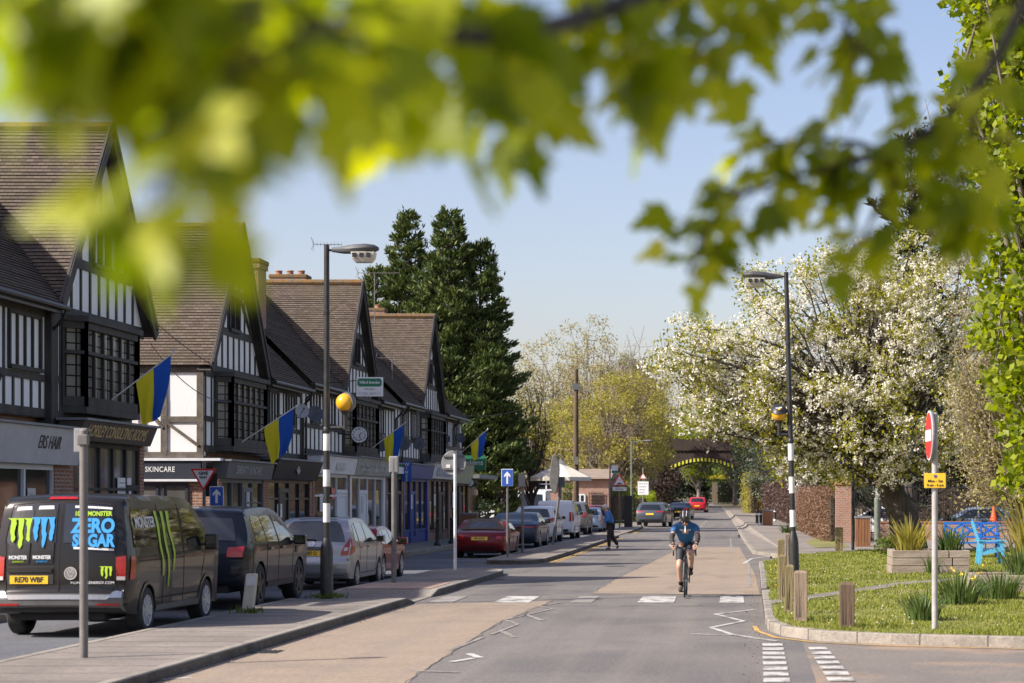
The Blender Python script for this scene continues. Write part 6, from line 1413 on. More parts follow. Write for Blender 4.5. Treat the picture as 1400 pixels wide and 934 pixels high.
text('Wills & Smerdon', .115, 'letter_white', p, facing_cam((x,y-.031,zc+.14)), sx=.82, bold=.003); text('Estate Agents', .075, 'sign_green', p, facing_cam((x,y-.026,zc-.07)), sx=.8); text('01483 284141', .135, 'letter_grey', p, facing_cam((x,y-.026,zc-.21)), sx=.92); k = MB(); k.beam((x-.43,y,zc+.2),(-13.95,y,zc+.1),.03,.03); k.beam((x-.43,y,zc-.2),(-13.95,y,zc-.3),.03,.03); k.build('bracket', 'frame_black', t)
x, y = (556-VX)/F*76.0, 76.0
t = thing('hanging_sign', 'vertical blue hanging sign with white capitals outside the wine shop', 'sign', (x,y,2.6)); k = MB(); k.box(x-.2,x+.2,y-.03,y+.03,2.55,3.32); p = k.build('board', 'sign_blue', t, bev=.01)
for i, s in enumerate('WINES'): text(s, .15 if i else .2, 'letter_white', p, facing_cam((x,y-.035,3.2-i*.145)), bold=.003)
k = MB(); k.beam((x-.2,y,3.2),(-13.9,y,3.2),.04,.04); k.build('bracket', 'frame_black', t)
mat('dish_grey', (0.32,0.33,0.35), rough=0.5); mat('dish_dark', (0.06,0.065,0.085), rough=0.5)
for px, py, y, r, m, lab in ((413,562,58.0,.2,'dish_grey','pale satellite dish right of the second flag'),(431,566,60.0,.24,'dish_dark','dark satellite dish beside the pale one'),(521,609,74.5,.24,'dish_dark','dark dish left of the third flag, below the bay'),(552,607,78.5,.26,'dish_dark','dark dish left end of the pair over the blue shop'),(572,606,82.0,.27,'dish_dark','dark dish right end of the pair over the blue shop'),(609,600,88.6,.22,'dish_dark','dark dish left of the farthest downpipe'),(630,599,93.5,.22,'dish_dark','dark dish nearest the far end flag')):
    p = at(px,py,y); t = thing('satellite_dish', lab, 'satellite dish', tuple(p), 'satellite dishes'); d = Vector((.45,-.85,.28)).normalized(); q = Vector((0,0,1)).rotation_difference(d); k = MB(); k.lathe([(.001,-.06),(r*.5,-.045),(r,0),(r*1.02,.008),(r*.98,.012),(r*.5,-.035),(.001,-.05)], 20); k.v = [tuple(q @ Vector((a,b*1.06,c))+p) for a,b,c in k.v]; k.build('reflector', m, t, smooth=True)
    k = MB(); e = p+q @ Vector((0,0,r*1.1)); k.tube([p-d*.05, Vector((XW,p.y+.1,p.z-.15))], .02, 6); k.tube([p+q @ Vector((0,-r*.9,0)), e], .01, 5); k.ball(e, .035, 6); k.build('arm', 'frame_grey', t)
def aerial(label, x, y, z0, z1, L, a, n=9):
    t = thing('tv_aerial', label, 'aerial', (x,y,z0), 'rooftop television aerials'); k = MB(); k.tube([(x,y,z0),(x,y,z1)], .02, 6); k.build('mast', 'pole_grey', t); k = MB(); d = Vector((math.cos(a),math.sin(a),0)); s = Vector((-d.y,d.x,0)); o = Vector((x,y,z1))-d*L*.4; k.beam(o, o+d*L, .02, .02)
    for i in range(n): p = o+d*L*i/(n-1); k.beam(p-s*.16, p+s*.16, .01, .01); k.beam(p-Vector((0,0,.1)), p+Vector((0,0,.1)), .008, .008)
    for e in (-1,1): k.beam(o, o+s*.28*e+Vector((0,0,.22))-d*.05, .012, .012); k.beam(o, o-s*.28*e-Vector((0,0,.22))-d*.05, .012, .012)
    k.build('yagi', 'pole_grey', t)
aerial('fishbone aerial on a tall mast beside the lamp lantern', -15.5, 72, 9.0, 11.1, 1.0, .1); aerial('wide aerial on the ridge before the conifers', -15.6, 82, 9.0, 11.2, 1.7, .0); aerial('low aerial on the far valley roof below the ridge', -14.6, 80.5, 6.5, 7.6, 1.6, -.05)
# slack cables along the shop fronts
for i, (a, c, s, lab) in enumerate((((-13.6,44.9,5.4),(-13.6,53.2,4.55),.5,'slack black cable across the gap between the first two shops'),((-13.9,45.2,6.2),(-13.6,57.0,5.0),.35,'upper thin cable from the first shop gable to the second shop eave'),((-11.4,128,9.6),(-14.2,95,5.9),.8,'long cable from the telegraph pole to the end of the parade'))):
    a, c = Vector(a), Vector(c); k = MB(); k.tube([a.lerp(c,q/12)-Vector((0,0,s*4*(q/12)*(1-q/12))) for q in range(13)], .011, 5); o = k.build('cable', 'frame_black'); tag(o, lab, 'cable')
# parasol and white gazebo by the brick house
t = thing('parasol', 'large cream parasol in front of the brick house', 'parasol', (-11.6,120,.1)); mat('canvas', (0.72,0.66,0.54), (0.65,0.59,0.48), 2, rough=0.9); k = MB(); n = 8; vs = [(-11.6,120,4.4)]+[(-11.6+.3*math.cos(2*PI*i/n+.39),120+.3*math.sin(2*PI*i/n+.39),3.95) for i in range(n)]+[(-11.6+1.9*math.cos(2*PI*i/n+.39),120+1.9*math.sin(2*PI*i/n+.39),3.2) for i in range(n)]+[(-11.6+1.92*math.cos(2*PI*i/n+.39),120+1.92*math.sin(2*PI*i/n+.39),2.98) for i in range(n)]
k.add(vs, [(0,1+i,1+(i+1)%n) for i in range(n)]+[(1+r*n+i,1+(r+1)*n+i,1+(r+1)*n+(i+1)%n,1+r*n+(i+1)%n) for r in range(2) for i in range(n)]); k.build('canopy', 'canvas', t); pole(t, -11.6, 120, .1, 3.9, .04)
# blade signs and pavement things by the shops
for i, (y, lab) in enumerate(((75.0,'first dark bollard outside the blue shopfront'),(78.5,'second dark bollard outside the blue shopfront'))):
    t = thing('bollard', lab, 'bollard', (-11.9,y,.12), 'dark pavement bollards'); k = MB(); k.lathe([(.13,0),(.13,.1),(.07,.16),(.055,.95),(.08,1.0),(.001,1.08)], 12, o=(-11.9,y,.12)); k.build('shaft', 'pole_black', t, smooth=True)
bin_(-12.2,85.5,.7,1.2,'timber bin on the shop pavement near the farthest shop')
t = thing('wall_sign', 'round blue and white wall sign at the end of the parade', 'sign', (-13.3,96,2.6)); p = at(643,660,94.8); k = MB(); k.lathe([(.001,-.03),(.21,-.03),(.23,0),(.001,.03)], 20, 'y', tuple(p)); k.build('rim', 'frame_black', t); k = MB(); k.lathe([(.001,-.035),(.17,-.035),(.17,-.031),(.001,-.031)], 20, 'y', tuple(p)); k.build('face', 'sign_white', t); k = MB(); k.beam(p, p+Vector((-.6,.5,0)), .03, .03); k.build('bracket', 'frame_black', t)
# ================================================================ people and bicycle
mat('skin', (0.52,0.31,0.22), (0.46,0.26,0.18), 6, rough=0.55); mat('jersey_blue', (0.014,0.075,0.20), (0.022,0.13,0.30), 3.0, rough=0.7); mat('shorts', (0.022,0.024,0.032), (0.035,0.037,0.045), 5, rough=0.7); mat('sleeve', (0.03,0.023,0.023), rough=0.75); mat('sock', (0.012,0.012,0.013), rough=0.9); mat('shoe', (0.04,0.038,0.036), rough=0.6); mat('helmet', (0.018,0.018,0.02), rough=0.35, coat=.4); mat('helmet_pale', (0.45,0.43,0.43), rough=0.4); mat('glove', (0.03,0.03,0.032), (0.2,0.2,0.2), 14, rough=0.8, lo=.55, hi=.7)
mat('jacket_blue', (0.02,0.12,0.36), (0.03,0.16,0.44), 5, rough=0.65, bump=.3, bscale=18); mat('trousers', (0.016,0.015,0.018), (0.028,0.026,0.03), 5, rough=0.85); mat('hair_white', (0.55,0.52,0.48), (0.42,0.40,0.37), 25, rough=0.8); mat('bag_white', (0.68,0.67,0.64), rough=0.6); mat('frame_carbon', (0.02,0.02,0.024), rough=0.3, coat=.5)
def skin(name, m, parent, V, E, Rd, sub=2, root=0):
    """a continuous surface grown round a skeleton"""
    me = bpy.data.meshes.new(name); me.from_pydata([tuple(v) for v in V], E, []); o = bpy.data.objects.new(name, me); COL.objects.link(o)
    md = o.modifiers.new('skin', 'SKIN'); md.use_smooth_shade = True
    o.modifiers.new('sub', 'SUBSURF').levels = sub; o.modifiers['sub'].render_levels = sub
    for i, r in enumerate(Rd):
        s = me.skin_vertices[0].data[i]; s.radius = (r,r) if not hasattr(r,'__len__') else r; s.use_root = (i == root)
    bpy.context.view_layer.update(); dg = bpy.context.evaluated_depsgraph_get(); nm = bpy.data.meshes.new_from_object(o.evaluated_get(dg)); bpy.data.objects.remove(o)
    off = root_loc(parent) if parent is not None else Vector((0,0,0)); nm.transform(Matrix.Translation(-off)); nm.materials.clear(); nm.materials.append(M[m]); nm.name = name
    for p in nm.polygons: p.use_smooth = True
    q = bpy.data.objects.new(name, nm); COL.objects.link(q)
    if parent is not None: q.parent = parent
    return q
def chain(parent, name, m, pts, rad, sub=2): return skin(name, m, parent, pts, [(i,i+1) for i in range(len(pts)-1)], rad, sub)
def body_graph(j, sc=1.0):
    """joint dictionary -> skeleton"""
    V = []; E = []; Rd = []; ix = {}
    def add(n, p, r, to=None):
        ix[n] = len(V); V.append(Vector(p)); Rd.append(r)
        if to is not None: E.append((ix[to], ix[n]))
    add('pelvis', j['pelvis'], (.135,.10)); add('waist', j['waist'], (.125,.095), 'pelvis'); add('chest', j['chest'], (.15,.115), 'waist'); add('neck0', j['neck'], (.075,.07), 'chest')
    h = Vector(j['head']); n = Vector(j['neck']); add('neck1', n.lerp(h,.42), .052, 'neck0'); add('head0', n.lerp(h,.8), .075, 'neck1'); add('head1', h, (.083,.098), 'head0'); add('crown', h+(h-n).normalized()*.075, .066, 'head1')
    for s in 'LR':
        sh, el, wr, ha = (Vector(j[k+s]) for k in ('shoulder','elbow','wrist','hand'))
        add('sh'+s, sh, .062, 'chest'); add('ua'+s, sh.lerp(el,.4), .052, 'sh'+s); add('el'+s, el, .042, 'ua'+s); add('fa'+s, el.lerp(wr,.35), .042, 'el'+s); add('wr'+s, wr, .029, 'fa'+s); add('ha'+s, wr.lerp(ha,.6), (.042,.02), 'wr'+s)
        d = (ha-wr).normalized(); side = Vector(j.get('palm'+s, (0,0,1))).cross(d).normalized()
        for f, (o, ln) in enumerate(((-.032,.07),(-.011,.085),(.011,.08),(.03,.062))):
            b = wr.lerp(ha,.75)+side*o; c1 = Vector(j.get('curl'+s, (0,0,-1)))
            add(f'f{f}{s}', b+d*.02, .0095, 'ha'+s); add(f'g{f}{s}', b+d*ln*.62+c1*ln*.3, .0088, f'f{f}{s}'); add(f'k{f}{s}', b+d*ln*.62+c1*ln*.85, .0078, f'g{f}{s}')
        b = wr.lerp(ha,.35); add('t0'+s, b-side*.04, .011, 'ha'+s); add('t1'+s, b-side*.055+d*.04+Vector(j.get('curl'+s, (0,0,-1)))*.03, .0095, 't0'+s)
        hp, kn, an, to = (Vector(j[k+s]) for k in ('hip','knee','ankle','toe'))
        add('hp'+s, hp, .092, 'pelvis'); add('th'+s, hp.lerp(kn,.45), .078, 'hp'+s); add('kn'+s, kn, .055, 'th'+s); add('cf'+s, kn.lerp(an,.33), .056, 'kn'+s); add('an'+s, an, .036, 'cf'+s); add('he'+s, an+Vector((0,0,-.045)), .038, 'an'+s); add('to'+s, to, (.04,.024), 'he'+s)
    return V, E, Rd
def face(parent, body, h, f, up, hairm=None):
    """eyes, nose, mouth and ears set on a head"""
    f = Vector(f).normalized(); up = Vector(up).normalized(); s = f.cross(up).normalized(); h = Vector(h)
    k = MB(); k.add([tuple(h+f*.088+up*.02-s*.008),tuple(h+f*.088+up*.02+s*.008),tuple(h+f*.115-up*.022),tuple(h+f*.09-up*.03-s*.016),tuple(h+f*.09-up*.03+s*.016)], [(0,1,2),(0,2,3),(1,4,2),(3,2,4)]); k.build('nose', 'skin', parent)
    for e in (-1,1):
        k = MB(); k.ball(h+f*.085+up*.018+s*.033*e, .012, 8); k.build('eye', 'letter_black', parent); k = MB(); k.ball(h+s*.088*e-up*.005, .028, 8, (.5,.8,1.1)); k.build('ear', 'skin', parent)
    k = MB(); k.beam(h+f*.09-up*.055-s*.024, h+f*.09-up*.055+s*.024, .012, .01, up=up); k.build('mouth', 'lamp_red', parent)
# ---------------- bicycle (rides towards the camera)
BX, BY = -1.31, 38.0
B = lambda x, y, z: Vector((BX+x, BY+y, z+.004))
t = thing('bicycle', 'black racing bicycle ridden towards the camera', 'bicycle', (BX,BY,.004))
RA, FA, BB, HD, ST = (0,.98,.34), (0,-.0,.34), (0,.58,.27), (0,.13,.88), (0,.76,.80)
for nm, c in (('front', FA), ('rear', RA)):
    k = MB(); n = 40; k.lathe([(.315+.0125*math.cos(a)*1.2, .0125*math.sin(a)*1.15) for a in [2*PI*i/8 for i in range(8)]], n, 'x', tuple(B(0,c[1],.332)), closed=True); w = k.build('wheel', 'tyre', t, smooth=True)
    k = MB(); k.lathe([(.302,-.009),(.302,.009),(.275,.008),(.275,-.008)], n, 'x', tuple(B(0,c[1],.332)), closed=True); k.build('rim', 'frame_carbon', w)
    k = MB()
    for i in range(18): a = 2*PI*i/18; k.beam(B(.02*(-1)**i,c[1],.332), B(0,c[1]+.285*math.cos(a),.332+.285*math.sin(a)), .002, .002)
    k.lathe([(.02,-.045),(.02,.045)], 10, 'x', tuple(B(0,c[1],.332))); k.build('spokes', 'alloy', w)
k = MB()
for p, q, r in ((HD,BB,.02),((0,.15,.82),ST,.016),(ST,BB,.016),((0,.11,.78),(0,.14,.92),.021)): k.tube([B(*p),B(*q)], r, 8)
for s in (-1,1):
    k.tube([B(.015*s,.6,.28),B(.06*s,.98,.332)], .010, 6); k.tube([B(.012*s,.75,.78),B(.06*s,.98,.332)], .008, 6)
k.build('frame', 'frame_carbon', t, smooth=True); k = MB()
for s in (-1,1): k.tube([B(.01*s,.09,.74),B(.045*s,.07,.66),B(.052*s,0,.332)], [.018,.013,.010], 6)
k.build('fork', 'frame_carbon', t, smooth=True); k = MB(); k.tube([B(0,.14,.92),B(0,.04,.955)], .016, 8)
for s in (-1,1): k.tube([B(0,.04,.955),B(.19*s,.05,.955),B(.205*s,.0,.955),B(.21*s,-.07,.945),B(.212*s,-.09,.88),B(.213*s,-.05,.82),B(.213*s,.02,.815)], .0155, 8)
k.build('handlebar', 'frame_carbon', t, smooth=True)
for s in (-1,1): k = MB(); k.tube([B(.21*s,-.06,.955),B(.208*s,-.13,.985),B(.208*s,-.15,1.0)], [.017,.018,.013], 8); k.tube([B(.208*s,-.13,.97),B(.212*s,-.145,.88),B(.214*s,-.12,.83)], .006, 5); k.build('brake_lever', 'frame_black', t, smooth=True)
k = MB(); k.add([tuple(B(*p)) for p in ((-.02,.60,.955),(.02,.60,.955),(.07,.86,.985),(-.07,.86,.985),(-.02,.60,.925),(.02,.60,.925),(.06,.86,.935),(-.06,.86,.935))], [(0,1,2,3),(7,6,5,4),(0,4,5,1),(1,5,6,2),(2,6,7,3),(3,7,4,0)]); k.tube([B(0,.76,.80),B(0,.77,.94)], .014, 6); k.build('saddle', 'frame_black', t, bev=.01)
k = MB(); k.lathe([(.095,-.004),(.095,.004)], 24, 'x', tuple(B(-.05,.58,.27))); k.build('chainring', 'alloy_dark', t)
for s, e in ((-1,1),(1,-1)):
    P = (0.075*s,.58-.03*e,.27-.168*e); k = MB(); k.beam(B(.065*s,.58,.27), B(*P), .02, .025); c = k.build('crank', 'alloy_dark', t); k = MB(); k.box(*[v for v in (BX+P[0]-.05,BX+P[0]+.05,BY+P[1]-.04,BY+P[1]+.04,P[2]-.01,P[2]+.012)]); k.build('pedal', 'frame_black', c)
k = MB(); k.ball(B(0,-.0,.93), .03, 8); k.build('front_light', 'frame_black', t)
# ---------------- cyclist
j = dict(pelvis=B(0,.72,1.02), waist=B(0,.58,1.17), chest=B(0,.38,1.33), neck=B(0,.24,1.43), head=B(.0,.10,1.50),
 shoulderL=B(.19,.28,1.37), elbowL=B(.255,.10,1.15), wristL=B(.222,-.05,1.035), handL=B(.21,-.135,1.0), shoulderR=B(-.19,.28,1.37), elbowR=B(-.255,.10,1.14), wristR=B(-.222,-.04,1.03), handR=B(-.21,-.125,.995),
 hipL=B(.10,.68,.98), kneeL=B(.125,.26,.83), ankleL=B(.10,.58,.505), toeL=B(.105,.45,.455), hipR=B(-.10,.68,.98), kneeR=B(-.12,.34,.60), ankleR=B(-.095,.60,.215), toeR=B(-.10,.48,.125), curlL=(-.25,-.1,-1), curlR=(.25,-.1,-1), palmL=(0,0,1), palmR=(0,0,1))
P = thing('person', 'cyclist in a blue jersey, black shorts and dark helmet, head down', 'person', (BX,BY+.4,.004))
V, E, Rd = body_graph(j); skin('body', 'skin', P, V, E, Rd)
J = lambda a, b, q: Vector(j[a]).lerp(Vector(j[b]), q)
Vt = [j['pelvis']+Vector((0,-.03,.03)), j['waist'], j['chest'], J('chest','neck',1.02), j['shoulderL'], J('shoulderL','elbowL',.62), j['shoulderR'], J('shoulderR','elbowR',.62)]
skin('jersey', 'jersey_blue', P, Vt, [(0,1),(1,2),(2,3),(2,4),(4,5),(2,6),(6,7)], [(.16,.12),(.155,.12),(.18,.15),(.092,.088),.085,.07,.085,.07])
k = MB(); c = J('chest','neck',.5); k.add([tuple(c+Vector(q)) for q in ((-.012,-.13,.0),(.012,-.13,.0),(.012,-.155,-.13),(-.012,-.155,-.13))], [(0,1,2,3)]); k.build('zip', 'sign_white', P)
for s in (-1,1): k = MB(); c = j['chest']+Vector((s*.075,-.135,-.03)); k.box(c.x-.03,c.x+.03,c.y-.004,c.y+.01,c.z-.012,c.z+.014); k.build('chest_mark', 'ink_white', P)
Vs = [j['pelvis'], J('pelvis','waist',.45), j['hipL'], J('hipL','kneeL',.45), J('hipL','kneeL',.82), j['hipR'], J('hipR','kneeR',.45), J('hipR','kneeR',.82)]
skin('shorts', 'shorts', P, Vs, [(0,1),(0,2),(2,3),(3,4),(0,5),(5,6),(6,7)], [(.155,.12),(.14,.11),.108,.092,.072,.108,.092,.072])
for s in 'LR':
    chain(P, 'arm_warmer', 'sleeve', [J('shoulder'+s,'elbow'+s,.58), j['elbow'+s], J('elbow'+s,'wrist'+s,.4), j['wrist'+s]], [.056,.051,.050,.037]); chain(P, 'glove', 'glove', [J('wrist'+s,'hand'+s,-.1), J('wrist'+s,'hand'+s,.4), J('wrist'+s,'hand'+s,.95)], [.036,(.05,.03),(.046,.026)])
    chain(P, 'sock', 'sock', [J('knee'+s,'ankle'+s,.68), J('knee'+s,'ankle'+s,.85), j['ankle'+s]], [.050,.044,.044]); an = Vector(j['ankle'+s]); to = Vector(j['toe'+s]); chain(P, 'shoe', 'shoe', [an+Vector((0,.05,-.055)), an.lerp(to,.45)+Vector((0,0,-.022)), to+Vector((0,-.03,0))], [(.045,.05),(.048,.042),(.045,.03)])
h = j['head']; hd = Vector((0,-.72,-.45)); face(P, None, h+Vector((0,-.005,-.01)), (0,-.86,-.5), (0,-.5,.86))
k = MB(); k.ball((0,0,0), 1, 18, (.108,.145,.098)); rot = Matrix.Rotation(R(24), 4, 'X'); k.v = [tuple(Vector((p[0], p[1], max(p[2],-.035)))) for p in k.v]; k.v = [tuple(rot @ Vector(p)+h+Vector((0,-.005,.055))) for p in k.v]; hl = k.build('helmet', 'helmet', P, smooth=True)
for i, x in enumerate((-.07,-.036,0,.036,.07)):
    k = MB(); pts = [Vector((x*(1-.25*abs(q)), -.145*math.sin(q*1.35)*.98, .1*math.cos(q*1.35)*math.sqrt(max(.1,1-(x/.12)**2))+.002)) for q in [-.9+1.6*m/8 for m in range(9)]]; k.tube([rot @ (p*1.02)+h+Vector((0,-.005,.055)) for p in pts], .009, 6); k.build('helmet_rib', 'helmet_pale' if i % 2 else 'helmet', hl)
k = MB(); k.tube([rot @ Vector((.085*math.sin(a),-.10*math.cos(a)-.002,-.045))+h+Vector((0,0,.03)) for a in [-1.2+2.4*i/8 for i in range(9)]], .017, 6); k.build('sunglasses', 'car_glass', P, smooth=True)
# ---------------- walking man
wx, wy = -5.3, 74.0
Q = lambda x, y, z: Vector((wx+x, wy+y, z))
j = dict(pelvis=Q(0,0,.93), waist=Q(-.03,0,1.08), chest=Q(-.09,0,1.30), neck=Q(-.16,0,1.45), head=Q(-.24,0,1.56),
 shoulderL=Q(-.11,.17,1.37), elbowL=Q(-.10,.25,1.10), wristL=Q(-.30,.16,1.13), handL=Q(-.38,.12,1.15), shoulderR=Q(-.11,-.17,1.37), elbowR=Q(-.06,-.25,1.10), wristR=Q(-.27,-.19,1.08), handR=Q(-.36,-.15,1.11),
 hipL=Q(0,.09,.90), kneeL=Q(.05,.10,.49), ankleL=Q(.26,.10,.16), toeL=Q(.20,.10,.05), hipR=Q(0,-.09,.90), kneeR=Q(-.07,-.09,.49), ankleR=Q(-.05,-.09,.09), toeR=Q(-.19,-.09,.03), palmL=(0,0,1), palmR=(0,0,1))
P = thing('person', 'white-haired man in a blue jacket and dark trousers walking beside the kerb', 'person', (wx,wy,.004)); V, E, Rd = body_graph(j); skin('body', 'skin', P, V, E, Rd); J = lambda a, b, q: Vector(j[a]).lerp(Vector(j[b]), q)
Vt = [j['pelvis']+Vector((0,0,-.05)), j['waist'], j['chest'], J('chest','neck',.85), j['shoulderL'], j['elbowL'], J('elbowL','wristL',.85), j['shoulderR'], j['elbowR'], J('elbowR','wristR',.85)]
skin('jacket', 'jacket_blue', P, Vt, [(0,1),(1,2),(2,3),(2,4),(4,5),(5,6),(2,7),(7,8),(8,9)], [(.17,.185),(.165,.165),(.175,.17),(.085,.085),.095,.075,.06,.095,.075,.06])
Vs = [j['pelvis'], j['hipL'], J('hipL','kneeL',.5), j['kneeL'], J('kneeL','ankleL',.5), J('kneeL','ankleL',.95), j['hipR'], J('hipR','kneeR',.5), j['kneeR'], J('kneeR','ankleR',.5), J('kneeR','ankleR',.95)]
skin('trousers', 'trousers', P, Vs, [(0,1),(1,2),(2,3),(3,4),(4,5),(0,6),(6,7),(7,8),(8,9),(9,10)], [(.15,.13),.11,.10,.08,.075,.065,.11,.10,.08,.075,.065])
for s in 'LR': an = Vector(j['ankle'+s]); to = Vector(j['toe'+s]); chain(P, 'shoe', 'shoe', [an+Vector((.05,0,-.04)), an.lerp(to,.5), to], [(.045,.04),(.045,.035),(.04,.028)])
face(P, None, j['head'], (-.95,0,-.2), (-.2,0,.95)); k = MB(); k.ball(j['head']+Vector((.02,0,.04)), .105, 14, (1.02,.95,.9)); k.build('hair', 'hair_white', P, smooth=True)
k = MB(); k.box(wx-.46,wx-.34,wy-.16,wy+.1,1.08,1.3); t = k.build('carrier_bag', 'bag_white', None, bev=.03); tag(t, 'white packet held in the walking man’s hands', 'packet')
# parked bicycle by the racks
mat('bike_teal', (0.03,0.25,0.25), rough=.4)
x, y = 8.6, 72.2
t = thing('bicycle', 'parked bicycle standing at the cycle racks behind the bench', 'bicycle', (x,y,.1))
for c in (-.52,.52):
    k = MB(); k.lathe([(.33+.02*math.cos(a), .02*math.sin(a)) for a in [2*PI*i/6 for i in range(6)]], 28, 'y', (x+c,y,.45), closed=True); w = k.build('wheel', 'tyre', t); k = MB(); [k.beam((x+c,y,.45),(x+c+.31*math.cos(a),y,.45+.31*math.sin(a)),.004,.004) for a in [2*PI*i/12 for i in range(12)]]; k.build('spokes', 'alloy', w)
k = MB()
for p, q in (((.52,.45),(.36,.98)),((.4,.85),(0,.42)),((.38,.92),(-.15,.9)),((-.2,1.05),(0,.42)),((0,.42),(-.52,.45)),((-.16,.92),(-.52,.45))): k.tube([(x+p[0],y,p[1]),(x+q[0],y,q[1])], .018, 6)
k.build('frame', 'bike_teal', t); k = MB(); k.tube([(x+.36,y,.98),(x+.34,y-.2,1.05)], .014, 6); k.tube([(x+.36,y,.98),(x+.34,y+.2,1.05)], .014, 6); k.build('handlebar', 'frame_black', t); k = MB(); k.ball((x-.22,y,1.08), .1, 8, (1.3,.6,.35)); k.build('saddle', 'frame_black', t)
# ================================================================ trees and plants
mat('bark_dark', (0.045,0.035,0.028), (0.085,0.07,0.058), 6, rough=0.95, bump=0.8, bscale=14, stretch=(1,1,0.35)); mat('bark_grey', (0.15,0.125,0.10), (0.24,0.205,0.165), 4, rough=0.95, bump=0.6, bscale=14, stretch=(1,1,0.35)); mat('bark_pale', (0.30,0.25,0.19), (0.20,0.165,0.125), 3, rough=0.95); mat('twig', (0.19,0.135,0.105), (0.25,0.19,0.15), 3, rough=0.9)
leafmat('conifer_spray', [(0.024,0.045,0.014),(0.055,0.088,0.024),(0.105,0.138,0.035),(0.17,0.19,0.055)], 0.12, rough=0.65)
leafmat('conifer_dull', [(0.018,0.026,0.014),(0.032,0.042,0.02),(0.05,0.05,0.022)], 0.1, rough=0.7)
leafmat('leaf_fresh', [(0.06,0.09,0.010),(0.17,0.225,0.015),(0.27,0.32,0.022),(0.34,0.37,0.035)], 0.5)
leafmat('leaf_blossom', [(0.17,0.175,0.022),(0.27,0.265,0.033),(0.36,0.34,0.05)], 0.4)
leafmat('petal', [(0.68,0.64,0.53),(0.76,0.73,0.64),(0.82,0.80,0.75)], 0.3, rough=0.7)
leafmat('leaf_willow', [(0.22,0.21,0.04),(0.31,0.28,0.055),(0.39,0.35,0.075),(0.28,0.24,0.07)], 0.4)
leafmat('leaf_budding', [(0.27,0.22,0.10),(0.35,0.30,0.14),(0.32,0.30,0.10),(0.40,0.35,0.18)], 0.35)
leafmat('leaf_mid', [(0.055,0.085,0.014),(0.09,0.13,0.02),(0.13,0.17,0.026),(0.16,0.19,0.035)], 0.35)
leafmat('leaf_dark', [(0.012,0.022,0.008),(0.02,0.035,0.01),(0.03,0.048,0.014)], 0.2)
leafmat('leaf_cedar', [(0.06,0.085,0.055),(0.09,0.115,0.075),(0.12,0.14,0.09)], 0.2)
leafmat('leaf_beech', [(0.13,0.075,0.045),(0.20,0.115,0.07),(0.27,0.165,0.105),(0.10,0.06,0.04)], 0.25, rough=0.6)
leafmat('leaf_purple', [(0.06,0.035,0.03),(0.09,0.055,0.045),(0.12,0.08,0.06)], 0.25)
leafmat('leaf_golden', [(0.30,0.26,0.02),(0.38,0.33,0.03)], 0.35)
leafmat('blade_green', [(0.05,0.095,0.02),(0.08,0.13,0.03),(0.11,0.16,0.045),(0.14,0.17,0.06)], 0.3, rough=0.4); leafmat('blade_gold', [(0.20,0.19,0.03),(0.32,0.27,0.05),(0.40,0.33,0.09),(0.13,0.15,0.03)], 0.35, rough=0.4)
leafmat('turf_blade', [(0.11,0.15,0.02),(0.18,0.215,0.03),(0.25,0.265,0.045),(0.33,0.31,0.09)], 0.35, rough=0.5); leafmat('daffodil', [(0.75,0.50,0.02),(0.80,0.62,0.08)], 0.3)
def unit(v): return v/np.maximum(np.linalg.norm(v, axis=-1, keepdims=True), 1e-9)
def quads(P, A, N, L, Wd):
    """leaf-shaped quads at P along A with normal N; L, Wd sizes"""
    S = unit(np.cross(A, N)); L = np.broadcast_to(L, (len(P),))[:,None]; Wd = np.broadcast_to(Wd, (len(P),))[:,None]
    N = unit(np.cross(S, A)); V = np.stack([P, P+A*L*.45+S*Wd*.5+N*L*.04, P+A*L, P+A*L*.45-S*Wd*.5+N*L*.04], 1)
    return V.reshape(-1,3), np.arange(len(P)*4).reshape(-1,4)
def rdir(g, n): return unit(g.normal(size=(n,3)))
def leaves(name, m, parent, g, P, L, Wd, up=0.4, out=None, jl=0.35, kind=None):
    n = len(P); A = rdir(g, n)
    if out is not None: A = unit(A*.8+out)
    N = rdir(g, n)+np.array([0,0,up]); L = L*(1+g.uniform(-jl,jl,n)); V, Fq = quads(P, A, N, L, Wd*(1+g.uniform(-jl,jl,n)))
    off = np.array(root_loc(parent)) if parent is not None else 0
    o = npmesh(name, V-off, Fq, m, parent)
    return o
def clusters_in(g, ell, n, mind):
    """cluster centres spread through a crown of ellipsoids (cx,cy,cz,rx,ry,rz)"""
    out = []; w = np.array([e[3]*e[4]*e[5] for e in ell])**.8; w = w/w.sum(); tries = 0
    while len(out) < n and tries < n*60:
        tries += 1; e = ell[g.choice(len(ell), p=w)]; d = rdir(g,1)[0]*g.uniform(.25,1)**.45; p = np.array(e[:3])+d*np.array(e[3:])
        if all(np.linalg.norm(p-q) > mind for q in out): out.append(p)
    return out
